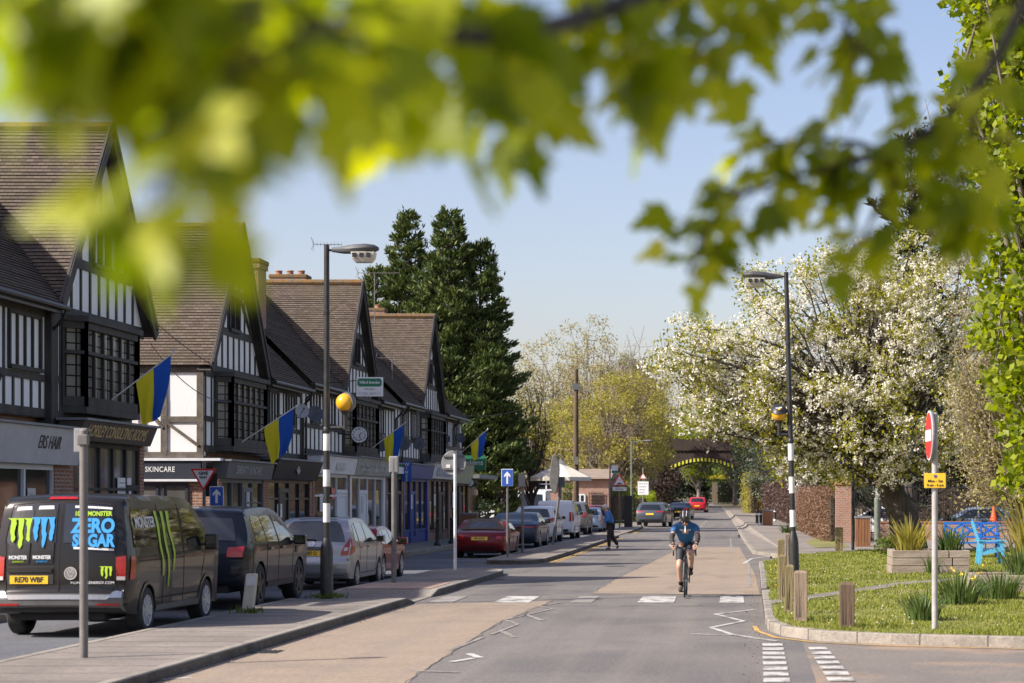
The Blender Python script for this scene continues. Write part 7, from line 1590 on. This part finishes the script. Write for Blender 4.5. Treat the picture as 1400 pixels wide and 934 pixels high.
def wood(parent, g, base, fork, cl, r0, m, name='branches', trunk='trunk', bendy=.12, n=6, rtip=.012, lean=None, twigs=0, twr=0.7, trunk_pts=None, fr=0.75):
    """trunk to a fork, limbs that run out to each leaf cluster"""
    base = np.array(base, float); fork = np.array(fork, float); k = MB(); pts = []; nn = 8
    if trunk_pts: pts = [np.array(p, float) for p in trunk_pts]; nn = len(pts)-1
    else:
        for i in range(nn+1): t = i/nn; pts.append(base*(1-t)+fork*t+np.array([g.normal(),g.normal(),0])*r0*.25*math.sin(PI*t))
    rad = [r0*(1.35-.35*min(1,i*3/nn))*(1-.45*i/nn) for i in range(nn+1)]
    k.tube(pts, rad, 10); tk = k.build(trunk, m, parent, smooth=True, autosmooth=80)
    k = MB(); rf = rad[-1]; tw = []
    for c in cl:
        c = np.array(c); t = g.uniform(fr,1); a = pts[min(nn,int(t*nn))]; d = c-a; D = np.linalg.norm(d); q = []
        mid = a+d*.5+np.array([0,0,.16*D])*g.uniform(.2,1)+g.normal(size=3)*D*bendy
        for i in range(n+1): s = i/n; q.append((1-s)**2*a+2*s*(1-s)*mid+s*s*c+g.normal(size=3)*D*.012)
        rb = min(rf*.5, .014+.010*D); k.tube(q, [rb*(1-s/n)+rtip*(s/n) for s in range(n+1)], 5, caps=False)
        for _ in range(twigs):
            s = g.uniform(.45,1); b = q[int(s*n)]; e = b+rdir(g,1)[0]*twr*g.uniform(.5,1.2)+np.array([0,0,.15*twr]); h = (b+e)/2+g.normal(size=3)*twr*.1
            k.tube([b,h,e], [rtip*1.1,rtip*.8,rtip*.4], 4, caps=False); tw.append(e); tw.append(h)
    k.build(name, m, parent, smooth=True, autosmooth=80)
    return np.array(tw) if tw else None
def crown_points(g, cl, rad, per, shell=.5):
    P = []
    for c in cl:
        r = rad*g.uniform(.6,1.25); n = int(per*(r/rad)**2); d = rdir(g,n)*(g.uniform(0,1,(n,1))**shell)*r*np.array([1,1,.75]); P.append(np.array(c)+d)
    return np.concatenate(P)
def conifer(label, x, y, spines, seed, m='conifer_spray', per=130, size=.42, name='conifer', group=None, power=.75):
    """one or more leaders (dx, dy, height, radius, boughs) on one stump; feathery sprays along upswept boughs"""
    g = np.random.default_rng(seed); zb = gz(y); t = thing(name, label, 'tree', (x,y,zb), group)
    P = []; A = []; k = MB(); z0 = .6; kt = MB()
    for dx, dy, H, R0, nb in spines:
        kt.tube([(x,y,zb),(x+dx*.8,y+dy*.8,zb+H*.35),(x+dx,y+dy,zb+H*.97)], [R0*.09,R0*.06,.03], 8)
        lob = g.uniform(0,2*PI,5)
        for i in range(nb):
            f = (i+.5)/nb; h = z0+(H-z0)*f**.9; a = g.uniform(0,2*PI); prof = ((1-f)**power)*(.6+.4*min(1,f*5)); lump = 1+.22*math.sin(3*a+lob[int(f*4.99)]+h*.9)
            r = R0*prof*g.uniform(.55,1.15)*lump+.25
            d = np.array([math.cos(a),math.sin(a),0]); p0 = np.array([x+dx,y+dy,zb+h-.2*r]); p1 = p0+d*r+np.array([0,0,r*.45*g.uniform(.3,1.4)])
            k.tube([p0,(p0+p1)/2+np.array([0,0,-.08*r]),p1], [.05,.035,.012], 4, caps=False)
            n = int(per*(.3+prof)); s = g.uniform(.4,1.1,n)**.6; c = p0+(p1-p0)*s[:,None]; w = (.10+.34*np.sin(PI*np.clip(s-.12,0,1)))*(.7+.6*prof)
            side = np.array([-d[1],d[0],0]); q = c+side*(g.normal(size=n)*w)[:,None]+np.array([0,0,1])*(np.abs(g.normal(size=n))*w*.5-w*.15)[:,None]
            P.append(q); A.append(unit(d*.7+np.array([0,0,.75])+side*g.normal(size=(n,1))*.5+g.normal(size=(n,3))*.3))
    kt.build('trunk', 'bark_dark', t, smooth=True); k.build('boughs', 'bark_dark', t); P = np.concatenate(P); A = np.concatenate(A); n = len(P); N = rdir(g,n)+np.array([0,0,.6]); L = size*g.uniform(.45,1.25,n)
    V, Fq = quads(P-np.array([x,y,zb]), A, N, L, L*.3); npmesh('foliage', V, Fq, m, t); return t
conifer('broad tall dark conifer rising behind the end of the shop parade', -16.3, 112, [(-.8,0,17.9,3.0,240),(.9,.5,16.2,3.0,200),(1.5,-.6,11.5,2.2,120),(-2.4,.4,14.5,2.6,130)], 11, per=210, size=.36, group='tall conifers behind the parade')
conifer('narrower tall dark conifer, left of the broad one, behind the roofs', -20.4, 118, [(0,0,18.6,3.2,210),(1.8,.5,16.4,2.9,140),(-2.0,0,15.4,2.9,140)], 12, per=190, size=.36, group='tall conifers behind the parade')
conifer('dark spiky conifer top standing above the white blossom tree', 7.6, 96, [(0,0,19.3,4.2,170)], 13, 'conifer_dull', per=90, size=.55)
def tree(label, x, y, ell, seed, leafm, barkm, n, mind, rad, per, L, Wd, r0, fork, name='tree', twigs=4, twr=.9, cat='tree', group=None, extra=None, shell=.5, up=.4, rtip=.014, base=None, tp=None, fr=.6):
    g = np.random.default_rng(seed); zb = gz(y); t = thing(name, label, cat, (x,y,zb), group); cl = clusters_in(g, ell, n, mind)
    tw = wood(t, g, base or (x,y,zb), fork, cl, r0, barkm, twigs=twigs, twr=twr, rtip=rtip, trunk_pts=tp, fr=fr)
    P = crown_points(g, cl, rad, per, shell)
    leaves('foliage', leafm, t, g, P, L, Wd, up); return t, g, cl, tw
# ---- white blossom tree with a leaning trunk
x, y = 5.15, 66.0
ell = [(2.6,66,7.0,4.3,3.6,3.0),(5.4,66.5,7.9,3.2,3.2,3.0),(-.3,65.5,5.9,2.5,2.2,2.3),(1.4,65,4.8,1.8,2,1.8),(3.4,64.5,4.1,2.0,2,1.6),(5.6,64.5,4.3,2.0,2,1.5),(3.4,66,8.7,2.6,2.2,1.5)]
g = np.random.default_rng(31); T = thing('blossom_tree', 'spreading tree covered in white blossom, with a dark leaning trunk', 'tree', (x,y,.1)); cl = clusters_in(g, ell, 210, .66)
cl += [np.array(at(px,py,65)) for px,py in ((905,492),(925,480),(945,450),(915,505),(950,515),(985,535),(1030,570),(1058,618),(1075,640),(1100,645),(1150,650),(1215,645),(940,500),(965,515),(1010,540),(1050,596))]
tw = wood(T, g, (x,y,.1), (4.0,66,4.2), cl, .52, 'bark_dark', twigs=7, twr=.95, rtip=.014, fr=.45, trunk_pts=[(5.15,66,.05),(5.12,66,.6),(4.95,66,1.3),(4.65,66,2.0),(4.35,66,2.8),(4.1,66,3.5),(3.9,66,4.2),(3.6,66,5.0),(3.2,66,6.0)])
P = crown_points(g, cl, .75, 170, .6); leaves('foliage', 'leaf_blossom', T, g, P, .13, .07, .5)
C = np.concatenate([crown_points(g, cl, .80, 62, .7), tw+g.normal(size=tw.shape)*.06]); keep = g.uniform(size=len(C)) < .50*(1.1+.6*np.sin(C[:,0]*1.9)*np.sin(C[:,2]*2.3+C[:,1])); C = C[keep]
nP = 11; Pp = np.repeat(C, nP, 0); sz = np.repeat(g.uniform(.55,1.3,len(C)), nP)[:,None]; o = rdir(g,len(Pp)); Pp = Pp+o*(.04+.05*g.uniform(size=(len(Pp),1)))*sz; leaves('blossom', 'petal', T, g, Pp, .068, .064, .3, out=o*.6)
# ---- fresh green tree at the right edge
x, y = 5.9, 33.5
ell = [(5.1,33.5,8.6,1.75,1.9,3.4),(4.85,33,5.6,1.2,1.6,2.3),(4.85,32.5,3.4,.8,1.3,1.4),(5.0,33,10.6,1.7,1.8,1.7)]
T, g, cl, tw = tree('leafy fresh green tree filling the right edge of the view', x, y, ell, 41, 'leaf_fresh', 'bark_grey', 210, .45, .5, 135, .15, .125, .26, (5.7,33.5,6.5), twigs=5, twr=.6, rtip=.006, fr=.15)
# bare branches with red buds behind it
def bare(label, x, y, ell, seed, n, r0, fork, m='bark_grey', twigs=12, twr=1.0, rtip=.01, bud=None, mind=.5, group=None, fr=.4):
    g = np.random.default_rng(seed); zb = gz(y); t = thing('bare_tree', label, 'tree', (x,y,zb), group); cl = clusters_in(g, ell, n, mind); tw = wood(t, g, (x,y,zb), fork, cl, r0, m, twigs=twigs, twr=twr, rtip=rtip, fr=fr)
    if bud: P = np.repeat(tw, 5, 0); P = P+g.normal(size=P.shape)*twr*.14; leaves('buds', bud, t, g, P, .09+.02*twr, .05+.012*twr, .2)
    return t
bare('bare branched tree with reddish buds at the top right, behind the leafy tree', 6.9, 47, [(5.2,47,10.9,2.0,1.5,1.7),(4.4,47,9.6,1.3,1.2,1.2)], 51, 14, .10, (6.4,47,7.5), twigs=10, twr=.7, rtip=.008, bud='leaf_purple')
bare('pale twiggy bare tree between the blossom tree and the leafy tree', 8.3, 62, [(7.6,62,5.8,1.9,1.6,2.4),(8.0,62,3.2,1.9,1.5,1.6),(6.8,62,8.2,1.5,1,1.6)], 52, 90, .09, (8.2,62,2.2), m='bark_pale', twigs=16, twr=.9, rtip=.008, bud='leaf_budding')
# ---- trees beyond the end of the parade
def far(label, px, y, ptop, wpx, seed, leafm, barkm, n=60, per=150, L=.26, bare_top=False, group='spring trees beyond the parade', zlow=.22, r0=.3, rad=1.2, twigs=8):
    X = (px-VX)/F*y; zt = at(px,ptop,y).z; w = wpx/F*y/2; zb = gz(y); H = zt-zb; zc = zb+H*(1+zlow)/2; ell = [(X,y,zc,w,w*.8,H*(1-zlow)/2),(X-w*.3,y,zc-H*.1,w*.8,w*.7,H*.28),(X+w*.25,y,zc+H*.08,w*.7,w*.6,H*.3)]
    return tree(label, X, y, ell, seed, leafm, barkm, n, rad*.8, rad, per, L, L*.55, r0, (X,y,zb+H*.45), twigs=twigs, twr=rad*1.5, group=group, rtip=.022, fr=.25)
far('tall budding tree at the left of the far group, beside the dark conifer', 742, 205, 455, 105, 61, 'leaf_budding', 'bark_pale', 80, 120, .24)
far('tallest far tree, with a bare forked top above the telegraph pole', 806, 215, 428, 95, 62, 'leaf_budding', 'bark_pale', 85, 110, .24)
bare('bare pinkish tree of thin upright branches right of the tallest far tree', (872-VX)/F*225, 225, [((872-VX)/F*225,225,15,5.2,4,7.0)], 63, 70, .3, ((872-VX)/F*225,225,9), m='twig', twigs=14, twr=2.4, rtip=.022, mind=1.2, bud='leaf_budding', group='spring trees beyond the parade')
far('broad yellow-green willow in front of the far trees, right of the telegraph pole', 838, 160, 500, 170, 64, 'leaf_willow', 'bark_pale', 110, 170, .2, rad=1.0, zlow=.1)
far('yellow-green willow behind the brick house, left of the telegraph pole', 765, 172, 540, 120, 65, 'leaf_willow', 'bark_pale', 80, 150, .2, rad=1.0, zlow=.1)
far('green tree at the left shoulder of the railway bridge', 886, 236, 500, 90, 66, 'leaf_willow', 'bark_grey', 70, 150, .26)
far('tall shaded tree left of the bridge, behind the brown bush', 858, 243, 478, 100, 73, 'leaf_mid', 'bark_grey', 70, 170, .26)
far('fresh green tree growing above the middle of the bridge', 955, 268, 545, 70, 67, 'leaf_fresh', 'bark_grey', 60, 170, .3)
far('dull green tree above the right shoulder of the bridge', 1005, 272, 520, 90, 68, 'leaf_mid', 'bark_grey', 60, 170, .3)
far('grey-green cedar overhanging the right end of the bridge', 1040, 238, 545, 62, 69, 'leaf_cedar', 'bark_dark', 70, 200, .3, zlow=.4)
far('brown twiggy bush against the left pier of the bridge', 893, 243, 625, 60, 70, 'leaf_purple', 'twig', 40, 170, .26, zlow=.05)
far('thin dark-stemmed tree with sparse leaves in front of the conifers', 726, 122, 525, 70, 71, 'leaf_willow', 'bark_dark', 34, 60, .16, rad=.7, r0=.17, zlow=.35, group=None)
# trees seen through and past the arch
for i, (px, yy, pt, w, mt, lab) in enumerate(((915,290,600,50,'leaf_dark','dark evergreen seen through the left of the bridge arch'),(965,330,590,110,'leaf_dark','dark evergreen in the middle distance through the bridge arch'),(1004,300,615,40,'leaf_mid','green tree seen through the right of the bridge arch'),(945,400,560,170,'leaf_dark','broad dark tree closing the view past the bridge'),(890,330,560,120,'leaf_mid','green tree behind the left end of the bridge'),(1050,300,540,120,'leaf_mid','green tree behind the right end of the bridge'))):
    far(lab, px, yy, pt, w, 80+i, mt, 'bark_dark', 60, 190, .5, group='trees beyond the bridge', zlow=.02, rad=2.0, twigs=3)
# tall dark trunk with ivy right of the arch
far('dark trunked tree at the right pier of the bridge', 1028, 205, 600, 40, 90, 'leaf_dark', 'bark_dark', 30, 150, .26, r0=.55, zlow=.45, group=None)
# trees behind the hedge and car park on the right
for i, (px, yy, pt, w, mt, n) in enumerate(((1075,185,560,100,'leaf_cedar',60),(1130,150,520,130,'leaf_mid',70),(1205,140,500,150,'leaf_budding',70),(1290,135,490,150,'leaf_beech',70),(1370,130,470,140,'leaf_mid',70),(1420,128,430,120,'leaf_budding',60))):
    far(('grey-green tree left of the blossom, beyond the long hedge','green tree directly behind the blossom tree','budding tree behind the blossom tree trunk','brown-leaved tree behind the car park railings','green tree behind the car park at the right','budding tree at the far right behind the leafy tree')[i], px, yy, pt, w, 100+i, mt, 'bark_grey', n, 160, .26, group='trees behind the right-hand hedges', zlow=.08)
# trees behind the shops, left of the conifers (seen between roofs)
far('slim bare tree top between the chimneys', 590, 150, 560, 90, 120, 'leaf_dark', 'bark_dark', 50, 160, .3, group=None, zlow=.05)
# ---- hedges and shrubs
def hedge(label, pts, w, h, leafm, seed, dens=260, L=.09, name='hedge', cat='hedge', rag=.12, group=None, tips=None):
    g = np.random.default_rng(seed); t = thing(name, label, cat, (pts[0][0],pts[0][1],gz(pts[0][1])+.1), group); P = []; O = []; k = MB()
    for p, q in zip(pts, pts[1:]):
        p = np.array(p,float); q = np.array(q,float); d = q-p; D = np.linalg.norm(d); d /= D; s = np.array([-d[1],d[0]]); n = int(dens*D*(2*h+w)); u = g.uniform(0,D,n); fsel = g.uniform(0,2*h+w,n); a = np.where(fsel < h, -1, np.where(fsel < 2*h, 1, g.uniform(-1,1,n))); z = np.where(fsel < 2*h, g.uniform(0,h,n), h)
        z = z+g.normal(size=n)*rag*.7; a = a*(w/2)+g.normal(size=n)*rag*.6; xy = p+d*u[:,None]+s*a[:,None]; P.append(np.stack([xy[:,0],xy[:,1],np.maximum(z,.02)+.1+np.array([gz(v) for v in xy[:,1]])],1))
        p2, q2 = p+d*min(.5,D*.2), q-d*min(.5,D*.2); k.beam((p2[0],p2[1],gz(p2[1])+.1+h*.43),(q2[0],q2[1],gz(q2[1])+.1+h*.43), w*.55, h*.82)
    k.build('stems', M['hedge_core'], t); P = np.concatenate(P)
    if tips: hi = P[:,2] > P[:,2].max()-h*.22; leaves('tip_foliage', tips, t, g, P[hi], L, L*.6, .2); P = P[~hi]
    leaves('foliage', leafm, t, g, P, L, L*.6, .2); return t
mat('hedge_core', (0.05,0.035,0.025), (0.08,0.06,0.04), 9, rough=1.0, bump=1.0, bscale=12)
hedge('clipped brown beech hedge between the two brick pillars', [(3.45,83),(2.75,109)], .7, 2.2, 'leaf_beech', 1, 230)
hedge('tall brown beech hedge behind the parked cars and iron railings', [(5.2,104),(30,104)], .8, 4.3, 'leaf_beech', 2, 50, .14, rag=.3)
hedge('dull brown hedge along the right footway past the bollards', [(3.0,128),(2.2,165),(.6,215)], 1.2, 2.6, 'leaf_purple', 3, 55, .16, rag=.25)
hedge('low green hedge on the left just before the bridge', [(-11.0,190),(-12.6,232)], 2.0, 1.7, 'leaf_fresh', 4, 60, .16, rag=.2)
hedge('golden topped hedge seen through the bridge arch', [(-6.0,288),(-2.8,290)], 3, 3.6, 'leaf_dark', 5, 60, .22, rag=.3, tips='leaf_golden')
hedge('green climber on the wall right of the arch', [(-.4,190),(.2,186)], 1.2, 3.6, 'leaf_willow', 6, 90, .16, rag=.3, name='shrub', cat='shrub')
hedge('dark green bush on the left verge behind the hump sign', [(-10.6,150),(-10.6,158)], 2.4, 2.2, 'leaf_mid', 7, 60, .16, rag=.3, name='shrub', cat='shrub')
hedge('small bright green shrub in front of the brick house', [(-13.4,138),(-12.4,138)], 1.2, 2.6, 'leaf_mid', 8, 160, .13, rag=.25, name='shrub', cat='shrub')
hedge('low dark shrub in front of the leaning trunk', [(3.9,62),(5.2,62.5)], .8, .45, 'leaf_mid', 9, 380, .12, rag=.1, name='shrub', cat='shrub')
hedge('dark hedge beside the canopy at the end of the parade', [(-16.6,106),(-14.1,106)], .8, 1.5, 'leaf_dark', 10, 200, .12)
def blades(label, x, y, z, r, h, n, m, seed, name='plant', cat='plant', wid=.03, lean=.7, flowers=0, group=None):
    """strap-leaved clump; blades arch outwards from the crown"""
    g = np.random.default_rng(seed); t = thing(name, label, cat, (x,y,z), group); a = g.uniform(0,2*PI,n); b = np.sqrt(g.uniform(0,1,n)); B0 = np.stack([np.cos(a)*b*r*.55,np.sin(a)*b*r*.55,np.zeros(n)],1); d = np.stack([np.cos(a),np.sin(a),np.zeros(n)],1); hh = h*g.uniform(.6,1.1,n)[:,None]; ln = (lean*b*g.uniform(.3,1.3,n))[:,None]; s = np.stack([-np.sin(a+g.uniform(-.8,.8,n)),np.cos(a),np.zeros(n)],1); up = np.array([0,0,1.]); V = []; K = 5
    for i in range(K):
        q = i/(K-1); p = B0+up*hh*(q-.28*ln*q*q*1.2)+d*hh*ln*q*q*.9; w = wid*(1-q**2.2)*.5+.002; V += [p-s*w, p+s*w]
    V = np.stack(V,1); idx = np.arange(n)[:,None]*(2*K); Fq = np.concatenate([idx+np.array([[2*i,2*i+1,2*i+3,2*i+2]]) for i in range(K-1)],0); npmesh('leaf_blades', V.reshape(-1,3), Fq, m, t)
    if flowers: P = np.stack([g.normal(size=flowers)*r*.5,g.normal(size=flowers)*r*.5,h*g.uniform(.7,1.05,flowers)],1); Pp = np.repeat(P,6,0); npm = leaves('flowers', 'daffodil', None, g, Pp, .06, .04); npm.parent = t
    return t
blades('clump of narrow daffodil leaves at the foot of the no entry pole', 2.45, 28.9, .13, .42, .46, 170, 'blade_green', 201, wid=.022, lean=.8, group='strap leaved clumps on the lawn')
blades('larger clump of daffodil leaves right of the no entry pole', 3.45, 33.4, .13, .6, .62, 240, 'blade_green', 202, wid=.024, lean=.9, flowers=5, group='strap leaved clumps on the lawn')
blades('leafy clump in front of the low timber planter', 4.35, 35.2, .13, .65, .55, 220, 'blade_green', 203, wid=.024, lean=1.0, group='strap leaved clumps on the lawn')
blades('tall yellow striped clump at the right edge', 5.7, 40.5, .4, .7, 1.75, 110, 'blade_gold', 204, wid=.055, lean=.55)
blades('green leafed clump under the tall yellow one', 5.3, 39.2, .4, .7, .7, 160, 'blade_green', 205, wid=.03, lean=.9)
blades('yellow-green spiky clump in the tall timber planter', 3.75, 47.8, .6, .6, .98, 130, 'blade_gold', 206, wid=.045, lean=.9)
blades('grey-green clump at the right of the tall timber planter', 4.7, 47.8, .6, .5, .72, 150, 'blade_green', 207, wid=.03, lean=.8)
blades('small clump growing against the front of the tall planter', 4.15, 46.6, .13, .3, .5, 80, 'blade_green', 208, wid=.022, lean=.8)
blades('low clump by the footway near the brown hedge', 1.75, 100, .12, .6, .6, 90, 'blade_green', 209, wid=.05, lean=.9)
# ---- grass blades over the lawn and verge
g = np.random.default_rng(300); N0 = 190000; Y = 25.2+(68-25.2)*g.uniform(0,1,N0)**1.9; Xg = g.uniform(.25,14,N0); ok = Xg < (1420-VX)/F*Y+.3
Y, Xg = Y[ok], Xg[ok]
def inside(poly, X, Y):
    r = np.zeros(len(X), bool); n = len(poly)
    for i in range(n):
        (x1,y1),(x2,y2) = poly[i], poly[(i+1)%n]; c = ((y1 > Y) != (y2 > Y)); xi = (x2-x1)*(Y-y1)/((y2-y1)+1e-12)+x1; r ^= c & (X < xi)
    return r
LAWN = [(a+.12 if a < 1 else a, b+(.16 if a > .5 else 0)) for a,b in ARC]+[(30,75),(3.7,68),(1.5,63),(0.7,58)]
ok = inside(LAWN, Xg, Y)
pathd = np.array([abs(yy-np.interp(xx,[.3,1.64,3.0,6.3,12],[33.9,37.3,41.05,46.4,54])) for xx,yy in zip(Xg,Y)])
ok &= pathd > (.62+g.normal(size=len(Xg))*.1); ok &= ~((Xg > 3.2)&(Xg < 5.2)&(Y > 46.9)&(Y < 48.9)); ok &= ~((Xg > 4.1)&(Xg < 6.7)&(Y > 37.3)&(Y < 39.3))
Xg, Y = Xg[ok], Y[ok]; Xv = g.uniform(3.2,9,16000); Yv = g.uniform(16,20.6,16000); ok = inside([(3.25,19.3),(3.7,20.1),(5,20.4),(30,19.4),(30,12),(1.8,12)], Xv, Yv)
X2 = np.concatenate([Xg,Xv[ok]]); Y2 = np.concatenate([Y,Yv[ok]]); n = len(X2); P = np.stack([X2,Y2,np.full(n,.128)],1); A = unit(np.stack([g.normal(size=n)*.5,g.normal(size=n)*.5,np.ones(n)],1)); hgt = g.uniform(.03,.075,n)*(1+.5*np.sin(X2*2.1+np.sin(Y2*1.3)*2))
V, Fq = quads(P, A, rdir(g,n), hgt, .012+.012*(Y2-24)/30); o = npmesh('grass', V, Fq, 'turf_blade'); structure(o, 'stuff')
n = 110; ok = None; Xd = g.uniform(.4,3.5,n); Yd = 27+22*g.uniform(0,1,n)**1.5; ok = inside(LAWN, Xd, Yd); n = ok.sum(); P = np.stack([Xd[ok],Yd[ok],np.full(n,.19)],1); Pp = np.repeat(P,4,0); o = leaves('lawn_flowers', 'petal', None, g, Pp, .018, .016); structure(o, 'stuff')
n = 28; P = np.stack([g.uniform(.3,.9,n),38+g.uniform(0,14,n),np.full(n,.2)],1); Pp = np.repeat(P,5,0); o = leaves('dandelions', 'daffodil', None, g, Pp, .03, .025); structure(o, 'stuff')
# tufts at post feet and along kerbs
P = []
for px, y in ((-7.63,35.45),(-7.9,30.95),(-7.55,35.8)):
    P.append(np.stack([px+g.normal(size=60)*.13,y+g.normal(size=60)*.1,np.full(60,.12)],1))
P = np.concatenate(P); A = unit(np.stack([g.normal(size=len(P))*.6,g.normal(size=len(P))*.6,np.ones(len(P))],1)); V, Fq = quads(P, A, rdir(g,len(P)), .16*g.uniform(.4,1,len(P)), .03); structure(npmesh('weeds', V, Fq, 'leaf_mid'), 'stuff')
n = 420; ch = g.uniform(size=n) < .5; P = np.stack([np.where(ch, -6.17+np.abs(g.normal(size=n))*.12, .1-np.abs(g.normal(size=n))*.12), g.uniform(20,50,n), np.full(n,.012)],1); structure(leaves('kerb_debris', 'leaf_beech', None, g, P, .028, .02, 2.0), 'stuff')
# ================================================================ the maple bough overhead, close to the camera
leafmat('maple_leaf', [(0.13,0.18,0.008),(0.26,0.315,0.010),(0.39,0.43,0.016),(0.53,0.53,0.045)], 0.62, rough=0.42, spec=0.5)
g = np.random.default_rng(77)
# a five-lobed leaf outline, stalk at the origin, tip along +y
LOBE = [(0,0),(.10,-.03),(.32,-.10),(.30,.02),(.44,.06),(.40,.16),(.56,.34),(.40,.36),(.36,.44),(.22,.42),(.26,.62),(.16,.64),(.12,.80),(0,1.0)]
OUT = np.array(LOBE+[(-a,b) for a,b in reversed(LOBE[1:-1])])
CEN = np.array([0,.34])
def maple(P, A, N, S):
    """real lobed leaves: fan round a centre point, edges drooping"""
    n = len(P); k = len(OUT); B = unit(np.cross(A, N)); N = unit(np.cross(B, A)); V = np.zeros((n,k+1,3))
    for j in range(k+1):
        u, v = (CEN if j == k else OUT[j]); dz = 0.0 if j == k else -.18*(abs(u)**1.3)-.10*max(0,v-.5)+.03*math.sin(j*2.2)
        V[:,j] = P+(B*u+A*v+N*dz)*S[:,None]
    base = np.arange(n)[:,None]*(k+1); Fs = np.concatenate([base+np.array([[j,(j+1)%k,k]]) for j in range(k)],0)
    return V.reshape(-1,3), Fs
T = thing('maple_tree', 'leafy bough of a maple hanging close over the street, out of focus', 'tree', (5.0,-2.0,0))
k = MB(); k.tube([(5,-2,0),(5,-2,1.5),(4.9,-1.9,3.2),(4.5,-1.4,4.6)], [.26,.22,.19,.15], 12); k.build('trunk', 'bark_grey', T, smooth=True)
# limbs as strokes through space: photo x, photo y, distance
STROKES = [
 ([(1380,-330,4.6),(1150,-170,4.0),(930,-20,3.3),(720,50,2.6),(520,50,2.1),(330,20,1.75),(150,-20,1.55),(40,-10,1.5)], .022, 115, (.07,.10)),
 ([(520,80,2.1),(410,40,1.75),(310,95,1.62),(240,180,1.52),(212,270,1.5)], .006, 40, (.045,.085)),
 ([(720,50,2.6),(620,110,2.35),(560,160,2.2)], .006, 20, (.05,.10)),
 ([(330,40,1.75),(200,15,1.6),(110,-5,1.55),(60,10,1.5)], .005, 18, (.045,.08)),
 ([(930,-20,3.3),(860,50,3.1),(860,90,3.05),(895,130,3.0)], .009, 32, (.06,.10)),
 ([(930,-20,3.3),(770,20,2.9),(715,110,2.75),(695,170,2.7)], .009, 36, (.06,.10)),
 ([(1150,-170,4.0),(1050,-10,3.6),(980,30,3.5),(950,80,3.4)], .010, 34, (.06,.10)),
 ([(1150,-170,4.0),(1180,-40,3.8),(1150,40,3.75),(1190,80,3.7)], .009, 40, (.06,.10)),
 ([(1380,-330,4.6),(1430,-60,4.4),(1350,110,4.1),(1250,200,4.0),(1150,225,3.9),(1070,245,3.85),(985,275,3.8),(940,375,3.75)], .014, 96, (.055,.09)),
 ([(1250,220,4.0),(1150,190,3.9),(1060,195,3.85),(1045,200,3.8)], .007, 24, (.05,.085)),
 ([(1330,130,4.1),(1330,220,4.0),(1300,270,4.0),(1320,300,4.0)], .008, 30, (.055,.09)),
 ([(1250,220,4.0),(1210,270,3.95),(1185,310,3.9),(1180,340,3.9)], .007, 18, (.05,.085)),
 ([(930,-20,3.3),(640,-60,2.4),(420,-60,1.95),(270,-40,1.75),(180,0,1.6)], .010, 66, (.07,.11)),
]
wd = MB(); PP = []; AA = []; NN = []; SS = []
sun_to = np.array(sdir)
for pts, r0, nl, (s0, s1) in STROKES:
    q = [np.array(at(*p)) for p in pts]; fine = []
    for a, b in zip(q, q[1:]):
        for i in range(5): fine.append(a+(b-a)*i/5)
    fine.append(q[-1]); fine = np.array(fine)
    for _ in range(3): fine[1:-1] = .25*fine[:-2]+.5*fine[1:-1]+.25*fine[2:]
    m = len(fine); wd.tube([tuple(p) for p in fine], [r0*(1-.8*i/m) for i in range(m)], 6, caps=False)
    for i in range(nl):
        f = g.uniform(.12,1)**.8*(m-1); j = min(m-2,int(f)); p = fine[j]+(fine[j+1]-fine[j])*(f-j); t = fine[j+1]-fine[j]; t = t/np.linalg.norm(t)
        sc = p[1]/3.0; o = unit(g.normal(size=3)*np.array([1,1,.8])); st = p+o*g.uniform(.02,.085)*(.6+.4*sc)+np.array([0,0,-.012])
        wd.tube([tuple(p), tuple((p+st)/2+np.array([0,0,.008])), tuple(st)], [.0016,.0013,.0011], 4, caps=False)
        a = unit(o*.7+np.array([0,0,-.75])+g.normal(size=3)*.3); nrm = unit(np.array([-.35+g.normal()*.35,-.45+g.normal()*.3,.7])+g.normal(size=3)*.25)
        PP.append(st); AA.append(a); NN.append(nrm); SS.append(g.uniform(s0,s1))
wd.build('branches', 'bark_dark', T, smooth=True, autosmooth=80)
off = np.array([5.0,-2.0,0])
V, Fs = maple(np.array(PP)-off, np.array(AA), np.array(NN), np.array(SS)); npmesh('foliage', V, Fs, 'maple_leaf', T)
# crown foliage added overhead, out of frame, to shade the farther bough
n = 5200; c = np.array([[-3.2,2.1,5.3],[-2.7,1.9,4.95],[-2.2,2.4,4.85],[-1.7,2.6,4.75],[-1.2,2.9,4.9],[-.4,2.9,5.2],[1.8,2.6,5.8],[3,1.5,6],[4.4,-.5,6.2],[5.5,-2.5,6.4]]); P = c[g.integers(0,len(c),n)]+g.normal(size=(n,3))*np.array([.55,.42,.35])
ok = (P[:,2]-CH) > (np.maximum(P[:,1],.1)*(VY+60)/F+.25); ok |= P[:,1] < .2; P = P[ok]; n = len(P)
V, Fs = maple(P-off, unit(g.normal(size=(n,3))+np.array([0,0,-.6])), unit(g.normal(size=(n,3))*.5+np.array([0,0,1])), g.uniform(.08,.13,n)); npmesh('shading_foliage', V, Fs, 'maple_leaf', T)
k = MB()
for q in c: k.tube([(4.5,-1.4,4.6), tuple((q+np.array([4.5,-1.4,4.9]))/2+np.array([0,0,.35])), tuple(q)], [.08,.045,.015], 6, caps=False)
k.tube([(4.5,-1.4,4.6),(3.2,2.5,5.0),tuple(at(1380,-330,4.6))], [.09,.05,.024], 8, caps=False); k.build('limbs', 'bark_grey', T, smooth=True)
print('objects', len(COL.objects), 'polys', sum(len(o.data.polygons) for o in COL.objects if o.type == 'MESH'))
